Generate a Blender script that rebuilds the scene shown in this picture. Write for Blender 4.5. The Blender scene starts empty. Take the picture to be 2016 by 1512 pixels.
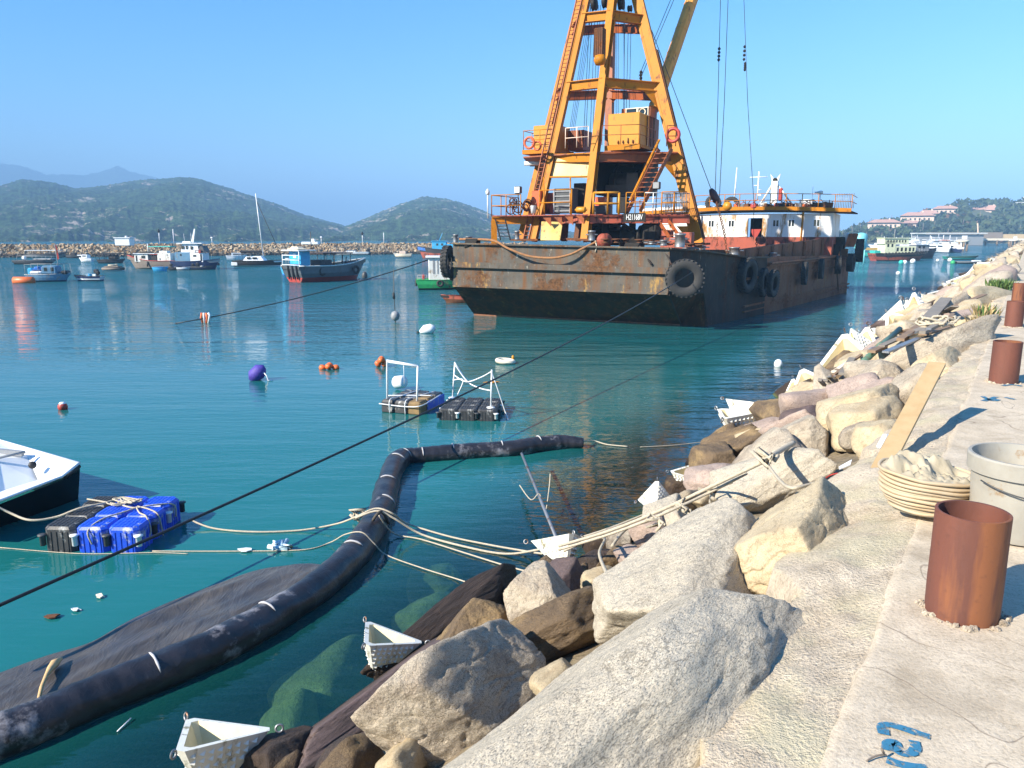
import bpy, bmesh, math, random
import numpy as np
from mathutils import Vector, Matrix, Euler, noise
R = math.radians
SC = bpy.context.scene
COL = SC.collection
# ---------------------------------------------------------------- camera model (photo 2016x1512)
F = 1500.0; PITCH = math.atan(291/1500.0); SP, CP = math.sin(PITCH), math.cos(PITCH); H = 4.0
def D(px, py, d):
    "world point seen at a photo position at a given depth in metres"
    u = (px-1008)/F; v = (py-756)/F
    return Vector((u*d, d*(CP-v*SP), H-d*(SP+v*CP)))
def P(px, py, z=0.0):
    v = (py-756)/F
    return D(px, py, (H-z)/(SP+v*CP))
T_ = Vector((.555, .832, 0)); N_ = Vector((.832, -.555, 0))
def SW(s, w, z=0.0): return Vector((s*T_.x+w*N_.x, s*T_.y+w*N_.y, z))
def sw_of(p): return p.x*T_.x+p.y*T_.y, p.x*N_.x+p.y*N_.y
def ground(s, w):
    if w > -0.38: return 2.4
    if w > -4.5: return 2.4+(w+.38)*2.4/4.12
    return max(-3.2, (w+4.5)*2.4/4.12)
def G(px, py, up=0.0):
    "point of the shore surface under a photo position"
    lo, hi = 1.0, 400.0
    d = 1.0
    while d < 400:
        q = D(px, py, d); s, w = sw_of(q)
        if q.z < ground(s, w)+up: break
        lo = d; d *= 1.02
    hi = d
    for _ in range(20):
        m = (lo+hi)/2; q = D(px, py, m); s, w = sw_of(q)
        if q.z < ground(s, w)+up: hi = m
        else: lo = m
    return D(px, py, hi)
def depth(p): return p.y*CP-(p.z-H)*SP
# ---------------------------------------------------------------- mesh builder
def basis(dirv, up=Vector((0, 0, 1))):
    z = Vector(dirv).normalized()
    if abs(z.dot(up)) > .98: up = Vector((1, 0, 0)) if abs(z.x) < .9 else Vector((0, 1, 0))
    x = up.cross(z).normalized(); y = z.cross(x)
    return x, y, z
class MB:
    def __init__(s): s.v = []; s.f = []; s.m = []; s.sm = []
    def add(s, vs, fs, mi=0, smooth=False):
        o = len(s.v); s.v += [tuple(v) for v in vs]
        s.f += [tuple(i+o for i in f) for f in fs]; s.m += [mi]*len(fs); s.sm += [smooth]*len(fs)
        return s
    def box(s, c, size, rot=None, mi=0, bev=0.0, taper=(1, 1)):
        c = Vector(c); hx, hy, hz = [k/2 for k in size]
        M = rot if isinstance(rot, Matrix) else (Matrix.Rotation(rot, 3, 'Z') if rot else Matrix.Identity(3))
        if bev <= 0:
            vs = []
            for z in (-1, 1):
                tx, ty = (taper if z > 0 else (1, 1))
                for x, y in ((-1, -1), (1, -1), (1, 1), (-1, 1)):
                    vs.append(c+M@Vector((x*hx*tx, y*hy*ty, z*hz)))
            return s.add(vs, [(3, 2, 1, 0), (4, 5, 6, 7), (0, 1, 5, 4), (1, 2, 6, 5), (2, 3, 7, 6), (3, 0, 4, 7)], mi)
        b = min(bev, hx*.9, hy*.9, hz*.9); rings = []
        for z, k in ((-hz, b), (-hz+b, 0), (hz-b, 0), (hz, b)):
            tx, ty = (taper if z > 0 else (1, 1))
            X, Y = (hx-k)*tx, (hy-k)*ty; q = b if k == 0 else b*.4
            rings.append([c+M@Vector(p+(z,)) for p in ((-X+q, -Y), (X-q, -Y), (X, -Y+q), (X, Y-q), (X-q, Y), (-X+q, Y), (-X, Y-q), (-X, -Y+q))])
        return s.loft(rings, True, True, mi)
    def loft(s, rings, cap0=False, cap1=False, mi=0, smooth=False, closed=True):
        n = len(rings[0]); vs = [p for r in rings for p in r]; fs = []
        for i in range(len(rings)-1):
            for j in range(n if closed else n-1):
                k = (j+1) % n
                fs.append((i*n+j, i*n+k, (i+1)*n+k, (i+1)*n+j))
        if cap0: fs.append(tuple(range(n-1, -1, -1)))
        if cap1: fs.append(tuple((len(rings)-1)*n+j for j in range(n)))
        return s.add(vs, fs, mi, smooth)
    def tube(s, pts, r, n=8, mi=0, cap=True, smooth=True, wob=0, seed=0):
        pts = [Vector(p) for p in pts]; rings = []
        rr = r if isinstance(r, (list, tuple)) else [r]*len(pts)
        x = None
        for i, p in enumerate(pts):
            t = (pts[min(i+1, len(pts)-1)]-pts[max(i-1, 0)])
            if t.length < 1e-9: t = Vector((0, 0, 1))
            t.normalize()
            if x is None: x, y, _ = basis(t)
            else:
                x = (x-t*x.dot(t))
                if x.length < 1e-6: x, y, _ = basis(t)
                x.normalize(); y = t.cross(x)
            ring = []
            for k in range(n):
                a = 2*math.pi*k/n; q = rr[i]
                if wob: q *= 1+wob*noise.noise(p*3.1+Vector((math.cos(a)*1.3, math.sin(a)*1.3, seed)))
                ring.append(p+x*(q*math.cos(a))+y*(q*math.sin(a)))
            rings.append(ring)
        return s.loft(rings, cap, cap, mi, smooth)
    def beam(s, a, b, w, h, mi=0, up=Vector((0, 0, 1))):
        a, b = Vector(a), Vector(b); x, y, z = basis(b-a, up)
        r = lambda p: [p-x*w/2-y*h/2, p+x*w/2-y*h/2, p+x*w/2+y*h/2, p-x*w/2+y*h/2]
        return s.loft([r(a), r(b)], True, True, mi)
    def ibeam(s, a, b, w, h, t=.03, mi=0, up=Vector((0, 0, 1))):
        a, b = Vector(a), Vector(b); x, y, z = basis(b-a, up)
        s.beam(a, b, t, h-2*t-.004, mi, up)
        s.beam(a+y*(h/2-t/2), b+y*(h/2-t/2), w, t, mi, up); s.beam(a-y*(h/2-t/2), b-y*(h/2-t/2), w, t, mi, up)
        return s
    def lathe(s, c, prof, n=16, axis=None, mi=0, smooth=True, closed=False):
        c = Vector(c); x, y, z = basis(axis or (0, 0, 1))
        rings = [[c+z*h+x*(r*math.cos(2*math.pi*k/n))+y*(r*math.sin(2*math.pi*k/n)) for k in range(n)] for r, h in prof]
        if closed: rings.append(rings[0])
        return s.loft(rings, not closed, not closed, mi, smooth)
    def prism(s, pts, off, mi=0):
        "flat polygon given thickness by vector off"
        pts = [Vector(p) for p in pts]; off = Vector(off); n = len(pts)
        fs = [tuple(range(n-1, -1, -1)), tuple(range(n, 2*n))]+[(i, (i+1) % n, n+(i+1) % n, n+i) for i in range(n)]
        return s.add(pts+[p+off for p in pts], fs, mi)
    def build(s, name, mat, parent=None, **tags):
        me = bpy.data.meshes.new(name); me.from_pydata(s.v, [], s.f)
        for m in (mat if isinstance(mat, (list, tuple)) else [mat]): me.materials.append(m)
        me.polygons.foreach_set('material_index', s.m); me.polygons.foreach_set('use_smooth', s.sm)
        me.update()
        bm = bmesh.new(); bm.from_mesh(me); bmesh.ops.recalc_face_normals(bm, faces=bm.faces); bm.to_mesh(me); bm.free()
        return link(name, me, parent, **tags)
def link(name, me, parent=None, **tags):
    o = bpy.data.objects.new(name, me); COL.objects.link(o)
    if parent is not None:
        o.parent = parent; o.matrix_parent_inverse = Matrix.LocRotScale(parent.location, parent.rotation_euler, parent.scale).inverted()
    for k, v in tags.items(): o[k] = v
    return o
def tag(o, label, cat, group=None):
    o['label'] = label; o['category'] = cat
    if group: o['group'] = group
    return o
def thing(name, label, cat, loc=(0, 0, 0), rz=0, group=None):
    o = bpy.data.objects.new(name, None); COL.objects.link(o); o.location = loc; o.rotation_euler = (0, 0, rz)
    o.empty_display_size = .2
    return tag(o, label, cat, group)
def local(o):
    "children meshes of this thing are written in its own frame"
    return lambda c: setattr(c, 'matrix_parent_inverse', Matrix.Identity(4))
def bl(mb, name, mat, parent, **t):
    "build a part whose vertices are in the parent's own frame"
    o = mb.build(name, mat, parent, **t); o.matrix_parent_inverse = Matrix.Identity(4); return o
def copy_tree(o, parent=None):
    c = o.copy(); COL.objects.link(c); c.parent = parent
    for ch in list(o.children): copy_tree(ch, c)
    return c
def sag(a, b, drop, n=14):
    a, b = Vector(a), Vector(b)
    return [a.lerp(b, i/n)-Vector((0, 0, 4*drop*(i/n)*(1-i/n))) for i in range(n+1)]
def smooth_path(pts, k=6):
    pts = [Vector(p) for p in pts]; out = []
    for i in range(len(pts)-1):
        p0 = pts[max(i-1, 0)]; p1 = pts[i]; p2 = pts[i+1]; p3 = pts[min(i+2, len(pts)-1)]
        for j in range(k):
            t = j/k
            out.append(.5*((2*p1)+(p2-p0)*t+(2*p0-5*p1+4*p2-p3)*t*t+(3*p1-p0-3*p2+p3)*t**3))
    out.append(pts[-1]); return out
# ---------------------------------------------------------------- materials
def mat_new(name):
    m = bpy.data.materials.new(name); m.use_nodes = True; nt = m.node_tree
    return m, nt, nt.nodes, nt.links, nt.nodes['Principled BSDF']
def c4(c): return (c[0], c[1], c[2], 1)
def nz(nt, scale, detail=5, rough=.55, stretch=(1, 1, 1), dist=0, coord='Object', off=(0, 0, 0)):
    tc = nt.nodes.new('ShaderNodeTexCoord'); mp = nt.nodes.new('ShaderNodeMapping')
    mp.inputs['Scale'].default_value = stretch; mp.inputs['Location'].default_value = off
    nt.links.new(tc.outputs[coord], mp.inputs['Vector'])
    n = nt.nodes.new('ShaderNodeTexNoise'); n.inputs['Scale'].default_value = scale
    n.inputs['Detail'].default_value = detail; n.inputs['Roughness'].default_value = rough; n.inputs['Distortion'].default_value = dist
    nt.links.new(mp.outputs['Vector'], n.inputs['Vector']); return n.outputs['Fac'], mp.outputs['Vector']
def ramp(nt, fac, stops, interp='LINEAR'):
    r = nt.nodes.new('ShaderNodeValToRGB'); cr = r.color_ramp; cr.interpolation = interp
    while len(cr.elements) < len(stops): cr.elements.new(.5)
    for e, (p, c) in zip(cr.elements, stops): e.position = p; e.color = c4(c) if not isinstance(c, (int, float)) else (c, c, c, 1)
    nt.links.new(fac, r.inputs['Fac']); return r.outputs['Color']
def mixc(nt, fac, a, b, mode='MIX'):
    m = nt.nodes.new('ShaderNodeMix'); m.data_type = 'RGBA'; m.blend_type = mode
    for sock, val in ((m.inputs[0], fac), (m.inputs[6], a), (m.inputs[7], b)):
        if isinstance(val, bpy.types.NodeSocket): nt.links.new(val, sock)
        elif isinstance(val, (int, float)): sock.default_value = val
        else: sock.default_value = c4(val)
    return m.outputs[2]
def bump(nt, h, strength=.3, dist=.02, prev=None):
    b = nt.nodes.new('ShaderNodeBump'); b.inputs['Strength'].default_value = strength; b.inputs['Distance'].default_value = dist
    nt.links.new(h, b.inputs['Height'])
    if prev is not None: nt.links.new(prev, b.inputs['Normal'])
    return b.outputs['Normal']
_mc = {}
def pm(name, col, rough=.6, metal=0, col2=None, amt=.5, scale=4, stretch=(1, 1, 1), rust=0, rcol=(.16, .055, .02), rscale=3, rstretch=(1, 1, .35), bmp=.15, bscale=None, spec=.5):
    "painted / plastic / metal surface with mottling, optional rust patches"
    if name in _mc: return _mc[name]
    m, nt, N, L, b = mat_new(name)
    c2 = col2 or tuple(k*.72 for k in col)
    f, _ = nz(nt, scale, 6, .6, stretch)
    c = mixc(nt, ramp(nt, f, [(.5-.28*amt-.05, 0.0), (.5+.3, 1.0)]), col, c2)
    if rust:
        g, _ = nz(nt, rscale, 9, .68, rstretch, .3)
        e = .62-.3*rust
        k = ramp(nt, g, [(e, 0.0), (e+.09, 1.0)])
        g2, _ = nz(nt, rscale*4, 5, .6, (1, 1, 1), 0, off=(3, 1, 7))
        rc = mixc(nt, ramp(nt, g2, [(.35, 0.0), (.65, 1.0)]), rcol, tuple(k2*.4 for k2 in rcol))
        c = mixc(nt, k, c, rc)
    L.new(c, b.inputs['Base Color']); b.inputs['Roughness'].default_value = rough; b.inputs['Metallic'].default_value = metal
    b.inputs['Specular IOR Level'].default_value = spec
    if bmp:
        h, _ = nz(nt, bscale or scale*3, 5, .6)
        L.new(bump(nt, h, bmp, .02), b.inputs['Normal'])
    _mc[name] = m; return m
M = {}
M['white'] = pm('white_paint', (.78, .78, .75), .45, col2=(.62, .62, .58), amt=.3, rust=.25, rcol=(.45, .33, .2), bmp=.03)
M['clean_white'] = pm('clean_white', (.82, .83, .84), .3, col2=(.72, .74, .76), amt=.2, bmp=.02)
M['grey'] = pm('grey_paint', (.3, .31, .32), .5)
M['darkgrey'] = pm('dark_grey', (.06, .065, .07), .5)
M['black'] = pm('black_rubberish', (.018, .018, .02), .6)
M['glass'] = pm('dark_glass', (.02, .03, .035), .08, bmp=0, spec=.7)
M['blue'] = pm('blue_paint', (.03, .16, .5), .45, col2=(.02, .1, .34), rust=.2, rcol=(.3, .3, .3))
M['sky_blue'] = pm('sky_blue_paint', (.05, .42, .72), .45, col2=(.04, .3, .55), rust=.15, rcol=(.5, .5, .5))
M['dull_blue'] = pm('dull_blue_paint', (.12, .27, .4), .5, col2=(.08, .18, .3), rust=.25, rcol=(.3, .3, .28))
M['navy'] = pm('navy_paint', (.012, .03, .1), .35, col2=(.01, .02, .06))
M['green'] = pm('green_paint', (.03, .4, .12), .45, col2=(.02, .26, .1), rust=.2, rcol=(.2, .15, .1))
M['teal'] = pm('teal_cloth', (.04, .5, .42), .7)
M['red'] = pm('red_paint', (.42, .045, .03), .5, col2=(.35, .04, .03), rust=.2, rcol=(.2, .08, .05))
M['orange'] = pm('orange_plastic', (.75, .16, .03), .45, col2=(.6, .12, .03), bmp=.05)
M['orange_red'] = pm('orange_red', (.72, .12, .03), .5)
M['wood'] = pm('weathered_wood', (.26, .22, .18), .8, col2=(.14, .11, .09), amt=1, scale=3, stretch=(1, 1, 8), bmp=.4)
M['steel'] = pm('dull_steel', (.32, .33, .34), .45, .6, rust=.3, rcol=(.25, .12, .06))
M['purple'] = pm('purple_net', (.09, .06, .42), .6, col2=(.05, .03, .22), scale=14, amt=1, bmp=.5)
M['rope'] = pm('rope_cream', (.62, .55, .42), .85, col2=(.4, .34, .25), amt=1, scale=40, bmp=.6, bscale=120)
M['rope_dark'] = pm('rope_dark', (.1, .085, .065), .85, bmp=.3, bscale=80)
M['cream'] = pm('cream_wall', (.8, .72, .55), .7, col2=(.68, .58, .45))
M['peach'] = pm('peach_wall', (.74, .56, .44), .8, col2=(.66, .5, .4), scale=.3)
M['terracotta'] = pm('terracotta_roof', (.5, .29, .22), .8, col2=(.42, .24, .18), scale=.5)
# ================================================================ world, sun, camera, air
def environment():
    w = bpy.data.worlds.new('World'); SC.world = w; w.use_nodes = True; nt = w.node_tree
    bg = nt.nodes['Background']; sky = nt.nodes.new('ShaderNodeTexSky'); sky.sky_type = 'NISHITA'
    sky.sun_disc = False; sky.sun_elevation = R(33); sky.sun_rotation = R(240)
    sky.air_density = 1.0; sky.dust_density = 0.0; sky.ozone_density = 4.0; sky.altitude = 0
    hs = nt.nodes.new('ShaderNodeHueSaturation'); hs.inputs['Saturation'].default_value = 1.35; nt.links.new(sky.outputs[0], hs.inputs['Color']); nt.links.new(hs.outputs[0], bg.inputs[0]); bg.inputs[1].default_value = .10
    l = bpy.data.lights.new('Sun', 'SUN'); l.energy = 5.0; l.angle = R(.53); l.color = (1.0, .915, .77)
    o = bpy.data.objects.new('Sun', l); COL.objects.link(o)
    sd = Vector((-.86*math.cos(R(33)), -.5*math.cos(R(33)), math.sin(R(33))))
    o.rotation_euler = sd.to_track_quat('Z', 'Y').to_euler(); o.location = (-20, -10, 30)
    c = bpy.data.cameras.new('Camera'); c.sensor_width = 36; c.lens = 36*F/2016; c.clip_start = .05; c.clip_end = 30000
    co = bpy.data.objects.new('Camera', c); COL.objects.link(co); co.location = (0, 0, H)
    co.rotation_euler = (math.pi/2-PITCH, 0, 0); SC.camera = co
    vs = SC.view_settings; vs.view_transform = 'Standard'; vs.look = 'None'; vs.exposure = 1.38; vs.gamma = 1
    SC.cycles.use_denoising = True; SC.cycles.max_bounces = 8; SC.cycles.transparent_max_bounces = 10; SC.cycles.volume_bounces = 0
    SC.cycles.sample_clamp_indirect = 4; SC.cycles.caustics_reflective = False; SC.cycles.caustics_refractive = False
environment()
def haze():
    mb = MB(); mb.box((0, 4000, 168), (9000, 9400, 340))
    m = bpy.data.materials.new('haze_air'); m.use_nodes = True; nt = m.node_tree
    nt.nodes.clear(); out = nt.nodes.new('ShaderNodeOutputMaterial'); v = nt.nodes.new('ShaderNodeVolumePrincipled')
    v.inputs['Color'].default_value = (.33, .60, .96, 1); v.inputs['Density'].default_value = HAZE
    v.inputs['Anisotropy'].default_value = -.2
    nt.links.new(v.outputs[0], out.inputs['Volume'])
    mb.build('haze', m, kind='stuff')
HAZE = 6e-4
haze()
# ================================================================ water
def water():
    m, nt, N, L, b = mat_new('sea_water'); N.remove(b); out = N['Material Output']
    geo = N.new('ShaderNodeNewGeometry'); pos = geo.outputs['Position']
    def wave(scale, sx, sy, det, ang=0, rough=.5):
        mp = N.new('ShaderNodeMapping'); mp.inputs['Scale'].default_value = (sx, sy, 1); mp.inputs['Rotation'].default_value = (0, 0, ang)
        L.new(pos, mp.inputs['Vector']); n = N.new('ShaderNodeTexNoise'); n.inputs['Scale'].default_value = scale
        n.inputs['Detail'].default_value = det; n.inputs['Roughness'].default_value = rough
        L.new(mp.outputs[0], n.inputs['Vector']); return n.outputs['Fac']
    # wave strength: calm in the lee near the shore, livelier farther out, patchy
    sp = N.new('ShaderNodeSeparateXYZ'); L.new(pos, sp.inputs[0])
    mr = N.new('ShaderNodeMapRange'); mr.inputs[1].default_value = 22; mr.inputs[2].default_value = 70; mr.inputs[3].default_value = .075; mr.inputs[4].default_value = 1.0
    L.new(sp.outputs['Y'], mr.inputs[0])
    pa = wave(.06, .5, 1.2, 2); pr = ramp(nt, pa, [(.35, .45), (.65, 1.0)])
    mu = N.new('ShaderNodeMath'); mu.operation = 'MULTIPLY'; L.new(mr.outputs[0], mu.inputs[0]); L.new(pr, mu.inputs[1])
    def mul(a, k):
        q = N.new('ShaderNodeMath'); q.operation = 'MULTIPLY'; L.new(a, q.inputs[0])
        if isinstance(k, float): q.inputs[1].default_value = k
        else: L.new(k, q.inputs[1])
        return q.outputs[0]
    def bp(h, dist, prev=None):
        bn = N.new('ShaderNodeBump'); L.new(mu.outputs[0], bn.inputs['Strength']); bn.inputs['Distance'].default_value = dist
        L.new(h, bn.inputs['Height'])
        if prev: L.new(prev, bn.inputs['Normal'])
        return bn.outputs[0]
    n1 = bp(wave(1.1, .55, 1.25, 4, .25, .6), .22)
    n2 = bp(wave(3.6, .5, 1.3, 3, -.15), .06, n1)
    n3 = bp(wave(.5, .4, 1.6, 5, .1, .65), 1.1, n2)
    # colour of the water body
    cf, _ = nz(nt, .05, 3, .5)
    near = N.new('ShaderNodeMapRange'); near.inputs[1].default_value = 6; near.inputs[2].default_value = 60; L.new(sp.outputs['Y'], near.inputs[0])
    body = mixc(nt, near.outputs[0], (.012, .15, .15), (.016, .10, .135))
    body = mixc(nt, mul(cf, .35), body, (.0, .06, .042))
    dif = N.new('ShaderNodeBsdfDiffuse'); L.new(body, dif.inputs[0])
    tr = N.new('ShaderNodeBsdfTransparent'); tr.inputs[0].default_value = (.40, .60, .50, 1)
    # clear only over the shallow toe of the sea wall
    dot = N.new('ShaderNodeVectorMath'); dot.operation = 'DOT_PRODUCT'; L.new(pos, dot.inputs[0]); dot.inputs[1].default_value = N_
    sh = N.new('ShaderNodeMapRange'); sh.interpolation_type = 'SMOOTHSTEP'; L.new(dot.outputs['Value'], sh.inputs[0])
    sh.inputs[1].default_value = -8.0; sh.inputs[2].default_value = -5.0; sh.inputs[3].default_value = 0; sh.inputs[4].default_value = .86
    mx = N.new('ShaderNodeMixShader'); L.new(sh.outputs[0], mx.inputs[0]); L.new(dif.outputs[0], mx.inputs[1]); L.new(tr.outputs[0], mx.inputs[2])
    gl = N.new('ShaderNodeBsdfGlossy'); gl.inputs['Roughness'].default_value = .012; gl.inputs[0].default_value = (1, 1, 1, 1); L.new(n3, gl.inputs['Normal'])
    fr = N.new('ShaderNodeFresnel'); fr.inputs[0].default_value = 1.42; L.new(n3, fr.inputs['Normal'])
    bf = N.new('ShaderNodeMath'); bf.operation = 'SUBTRACT'; bf.inputs[0].default_value = 1; L.new(geo.outputs['Backfacing'], bf.inputs[1])
    m2 = N.new('ShaderNodeMixShader'); L.new(mul(fr.outputs[0], bf.outputs[0]), m2.inputs[0]); L.new(mx.outputs[0], m2.inputs[1]); L.new(gl.outputs[0], m2.inputs[2])
    L.new(m2.outputs[0], out.inputs[0])
    mb = MB(); mb.add([(-4300, -200, 0), (4300, -200, 0), (4300, 8400, 0), (-4300, 8400, 0)], [(0, 1, 2, 3)])
    mb.build('sea_water', m, kind='structure')
water()
# ================================================================ hills
def hill_mat(name, veg, veg2, rock, rk=.62, sc=1.0):
    m, nt, N, L, b = mat_new(name)
    f, _ = nz(nt, .012*sc, 9, .68); f2, _ = nz(nt, .12*sc, 4, .6, off=(5, 9, 1))
    c = mixc(nt, ramp(nt, f, [(.38, 0.0), (.62, 1.0)]), veg, veg2)
    c = mixc(nt, ramp(nt, f2, [(.45, 0.0), (.56, 1.0)]), c, tuple(k*.3 for k in veg))
    g, _ = nz(nt, .011*sc, 4, .6, off=(40, 2, 0)); g2, _ = nz(nt, .06*sc, 10, .8, stretch=(1, 1, 2.5), off=(11, 2, 0))
    a = N.new('ShaderNodeMath'); a.operation = 'MULTIPLY_ADD'; L.new(g, a.inputs[0]); a.inputs[1].default_value = .42; 
    q = N.new('ShaderNodeMath'); q.operation = 'MULTIPLY'; L.new(g2, q.inputs[0]); q.inputs[1].default_value = .73; L.new(q.outputs[0], a.inputs[2])
    g3, _ = nz(nt, .3*sc, 3, .6, off=(1, 2, 9))
    c = mixc(nt, ramp(nt, a.outputs[0], [(rk, 0.0), (rk+.02, 1.0)]), c, mixc(nt, g3, rock, tuple(k*.3 for k in rock)))
    L.new(c, b.inputs['Base Color']); b.inputs['Roughness'].default_value = 1; b.inputs['Specular IOR Level'].default_value = 0
    h, _ = nz(nt, .09*sc, 7, .75); L.new(bump(nt, h, 1, 7/sc), b.inputs['Normal'])
    return m
def ridge(name, prof, d0, depthm, mat, nx=260, ny=40, amp=1.0, seed=0, base=478, detail=8):
    "prof: skyline (px,py); d0 is the distance of the skyline, the slope runs down towards the viewer"
    xs = [p[0] for p in prof]; ys = [p[1] for p in prof]; vs = []; fs = []
    for j in range(ny+1):
        t = j/ny*1.35                      # 0 front foot, 1 crest, >1 behind
        for i in range(nx+1):
            px = xs[0]+(xs[-1]-xs[0])*i/nx
            sky = np.interp(px, xs, ys)
            crest = D(px, sky, d0)
            q = Vector((crest.x/crest.y, 1, 0))
            y = crest.y-depthm*(1-t); x = q.x*y
            hh = crest.z*(math.sin(min(t, 1)*math.pi/2)**1.25 if t <= 1 else 1-((t-1)/.35)**2*.6)
            n = noise.fractal(Vector((x, y, seed*77))*(1/detail/14), 1, 2.1, 6)*amp*detail*.9*min(1, t*3)
            n2 = abs(noise.noise(Vector((x, y*.35, seed))*(1/detail/9)))*-detail*1.2*amp*(1-t if t < 1 else 0)*3
            n3 = noise.noise(Vector((x, y, 5))*(2.2/detail))*detail*.16*amp+noise.fractal(Vector((x, y, 9))*(9/detail/4), .8, 2, 3)*detail*.22*amp
            vs.append((x, y, max(-3, hh+n*.45*(0.35 if .93 < t < 1.1 else 1)+n2+n3)))
    W = nx+1
    for j in range(ny):
        for i in range(nx): fs.append((j*W+i, j*W+i+1, (j+1)*W+i+1, (j+1)*W+i))
    mb = MB(); mb.add(vs, fs, 0, True); return mb.build(name, mat, kind='structure')
hm = hill_mat('hill_scrub', (.07, .12, .035), (.045, .09, .03), (.75, .62, .5), .648)
ridge('hills', [(-260, 372), (-100, 366), (0, 372), (45, 362), (95, 366), (150, 377), (215, 371), (290, 362), (355, 355), (400, 362), (470, 384), (540, 405), (600, 425), (665, 442), (700, 452), (760, 464), (860, 474), (960, 482)], 1500, 1010, hm, 420, 110, 1.0, 1)
ridge('hills', [(560, 482), (640, 460), (685, 446), (740, 425), (790, 404), (840, 394), (880, 396), (930, 412), (990, 434), (1060, 446), (1150, 462), (1240, 482)], 1350, 860, hm, 260, 90, 1.0, 2)
hf = hill_mat('far_mountain', (.07, .12, .05), (.05, .1, .05), (.4, .36, .3), .75, .4)
ridge('mountains', [(-900, 390), (-500, 350), (-200, 318), (-60, 322), (10, 324), (50, 328), (90, 347), (160, 348), (195, 342), (232, 329), (262, 343), (310, 353), (350, 366), (420, 392), (560, 430), (700, 460), (860, 470), (1010, 478)], 3700, 1000, hf, 260, 30, 1.0, 3, detail=30)
# ================================================================ rocks
def rock_mesh(name, sub, seed, flat=1.0, planes=10, k=30, amp=.045, sharp=.3, fine=.012, chips=9):
    rnd = random.Random(seed); bm = bmesh.new(); bmesh.ops.create_icosphere(bm, subdivisions=sub, radius=1)
    V = np.array([v.co[:] for v in bm.verts]); ns = []; hs = []
    for ax in ((1, 0, 0), (-1, 0, 0), (0, 1, 0), (0, -1, 0), (0, 0, 1), (0, 0, -1)):   # a quarried block: six tilted faces
        v = (Vector(ax)+Vector((rnd.uniform(-.38, .38), rnd.uniform(-.38, .38), rnd.uniform(-.28, .28)))).normalized(); ns.append(tuple(v)); hs.append(rnd.uniform(.66, .88))
    for i in range(max(0, planes-6)):
        v = Vector((rnd.gauss(0, 1), rnd.gauss(0, 1), rnd.gauss(0, 1)*flat)).normalized(); ns.append(tuple(v)); hs.append(rnd.uniform(.78, 1.0))
    def rad(X, nn, hh):
        dn = np.maximum(X@np.array(nn).T, 1e-4)/np.array(hh)
        return np.power(np.power(dn, k).sum(1)+(.45)**k, -1/k)
    cn = []; ch = []
    for i in range(chips):          # knocked off corners
        v = np.array(Vector((rnd.gauss(0, 1), rnd.gauss(0, 1), rnd.gauss(0, 1))).normalized()); cn.append(tuple(v)); ch.append(float(rad(v[None, :], ns, hs)[0])*rnd.uniform(.86, .97))
    r = rad(V, ns+cn, hs+ch)
    o = Vector((seed*1.7, seed*.3, 4))
    for v, q in zip(bm.verts, r):
        d = v.co.copy(); p = d*float(q)
        a = noise.fractal(p*1.6+o, 1, 2.2, 4)*amp
        if fine:
            cr = abs(noise.noise(p*2.3+o*2)); a -= .05*max(0, .06-cr)/.06*sharp
            a += noise.fractal(p*6+o, .9, 2, 3)*fine
        v.co = p*(1+a/max(.3, float(q)))
    me = bpy.data.meshes.new(name); bm.to_mesh(me); bm.free()
    me.polygons.foreach_set('use_smooth', [True]*len(me.polygons)); return me
def rock_mat(name, base, dark, speck=(.08, .075, .07), warm=None, wet=0, gs=90, spk=.4, bm=.5, wetline=True):
    m, nt, N, L, b = mat_new(name)
    f, _ = nz(nt, 1.6, 7, .62); c = mixc(nt, ramp(nt, f, [(.36, 0.0), (.66, 1.0)]), base, dark)
    if warm:
        g, _ = nz(nt, 1.1, 5, .6, off=(9, 3, 2)); c = mixc(nt, ramp(nt, g, [(.5, 0.0), (.64, 1.0)]), c, warm)
    s, _ = nz(nt, gs, 2, .7, off=(2, 2, 2)); c = mixc(nt, ramp(nt, s, [(.36, spk*1.9), (.5, 0.0)]), c, speck)
    s2, _ = nz(nt, gs*.55, 2, .6, off=(7, 2, 2)); c = mixc(nt, ramp(nt, s2, [(.55, 0.0), (.72, spk)]), c, tuple(min(.9, k*1.5) for k in base))
    cr, _ = nz(nt, 2.2, 6, .6, dist=1.5, off=(1, 6, 2))
    cm = ramp(nt, cr, [(.485, 0.0), (.5, .55), (.515, 0.0)]); c = mixc(nt, cm, c, tuple(k*.25 for k in dark))
    if wetline:      # weed and wet band near the water, a real stain at the tide mark
        geo = N.new('ShaderNodeNewGeometry'); sp = N.new('ShaderNodeSeparateXYZ'); L.new(geo.outputs['Position'], sp.inputs[0])
        wn, _ = nz(nt, 3, 5, .6); ad = N.new('ShaderNodeMath'); ad.operation = 'MULTIPLY_ADD'; L.new(wn, ad.inputs[0]); ad.inputs[1].default_value = -.55; L.new(sp.outputs['Z'], ad.inputs[2])
        k = ramp(nt, ad.outputs[0], [(.12, 1.0), (.42, 0.0)]); c = mixc(nt, k, c, mixc(nt, wn, (.075, .045, .028), (.02, .016, .012)))
        k2 = ramp(nt, sp.outputs['Z'], [(0.0, 1.0), (.07, 0.0)]); c = mixc(nt, k2, c, mixc(nt, f, (.14, .17, .05), (.06, .08, .03)))
    L.new(c, b.inputs['Base Color']); b.inputs['Roughness'].default_value = .85-.35*wet; b.inputs['Specular IOR Level'].default_value = .3
    h, _ = nz(nt, 9, 8, .68); n = bump(nt, h, bm, .05); n = bump(nt, s, .35, .006, n); L.new(n, b.inputs['Normal'])
    return m
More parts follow.
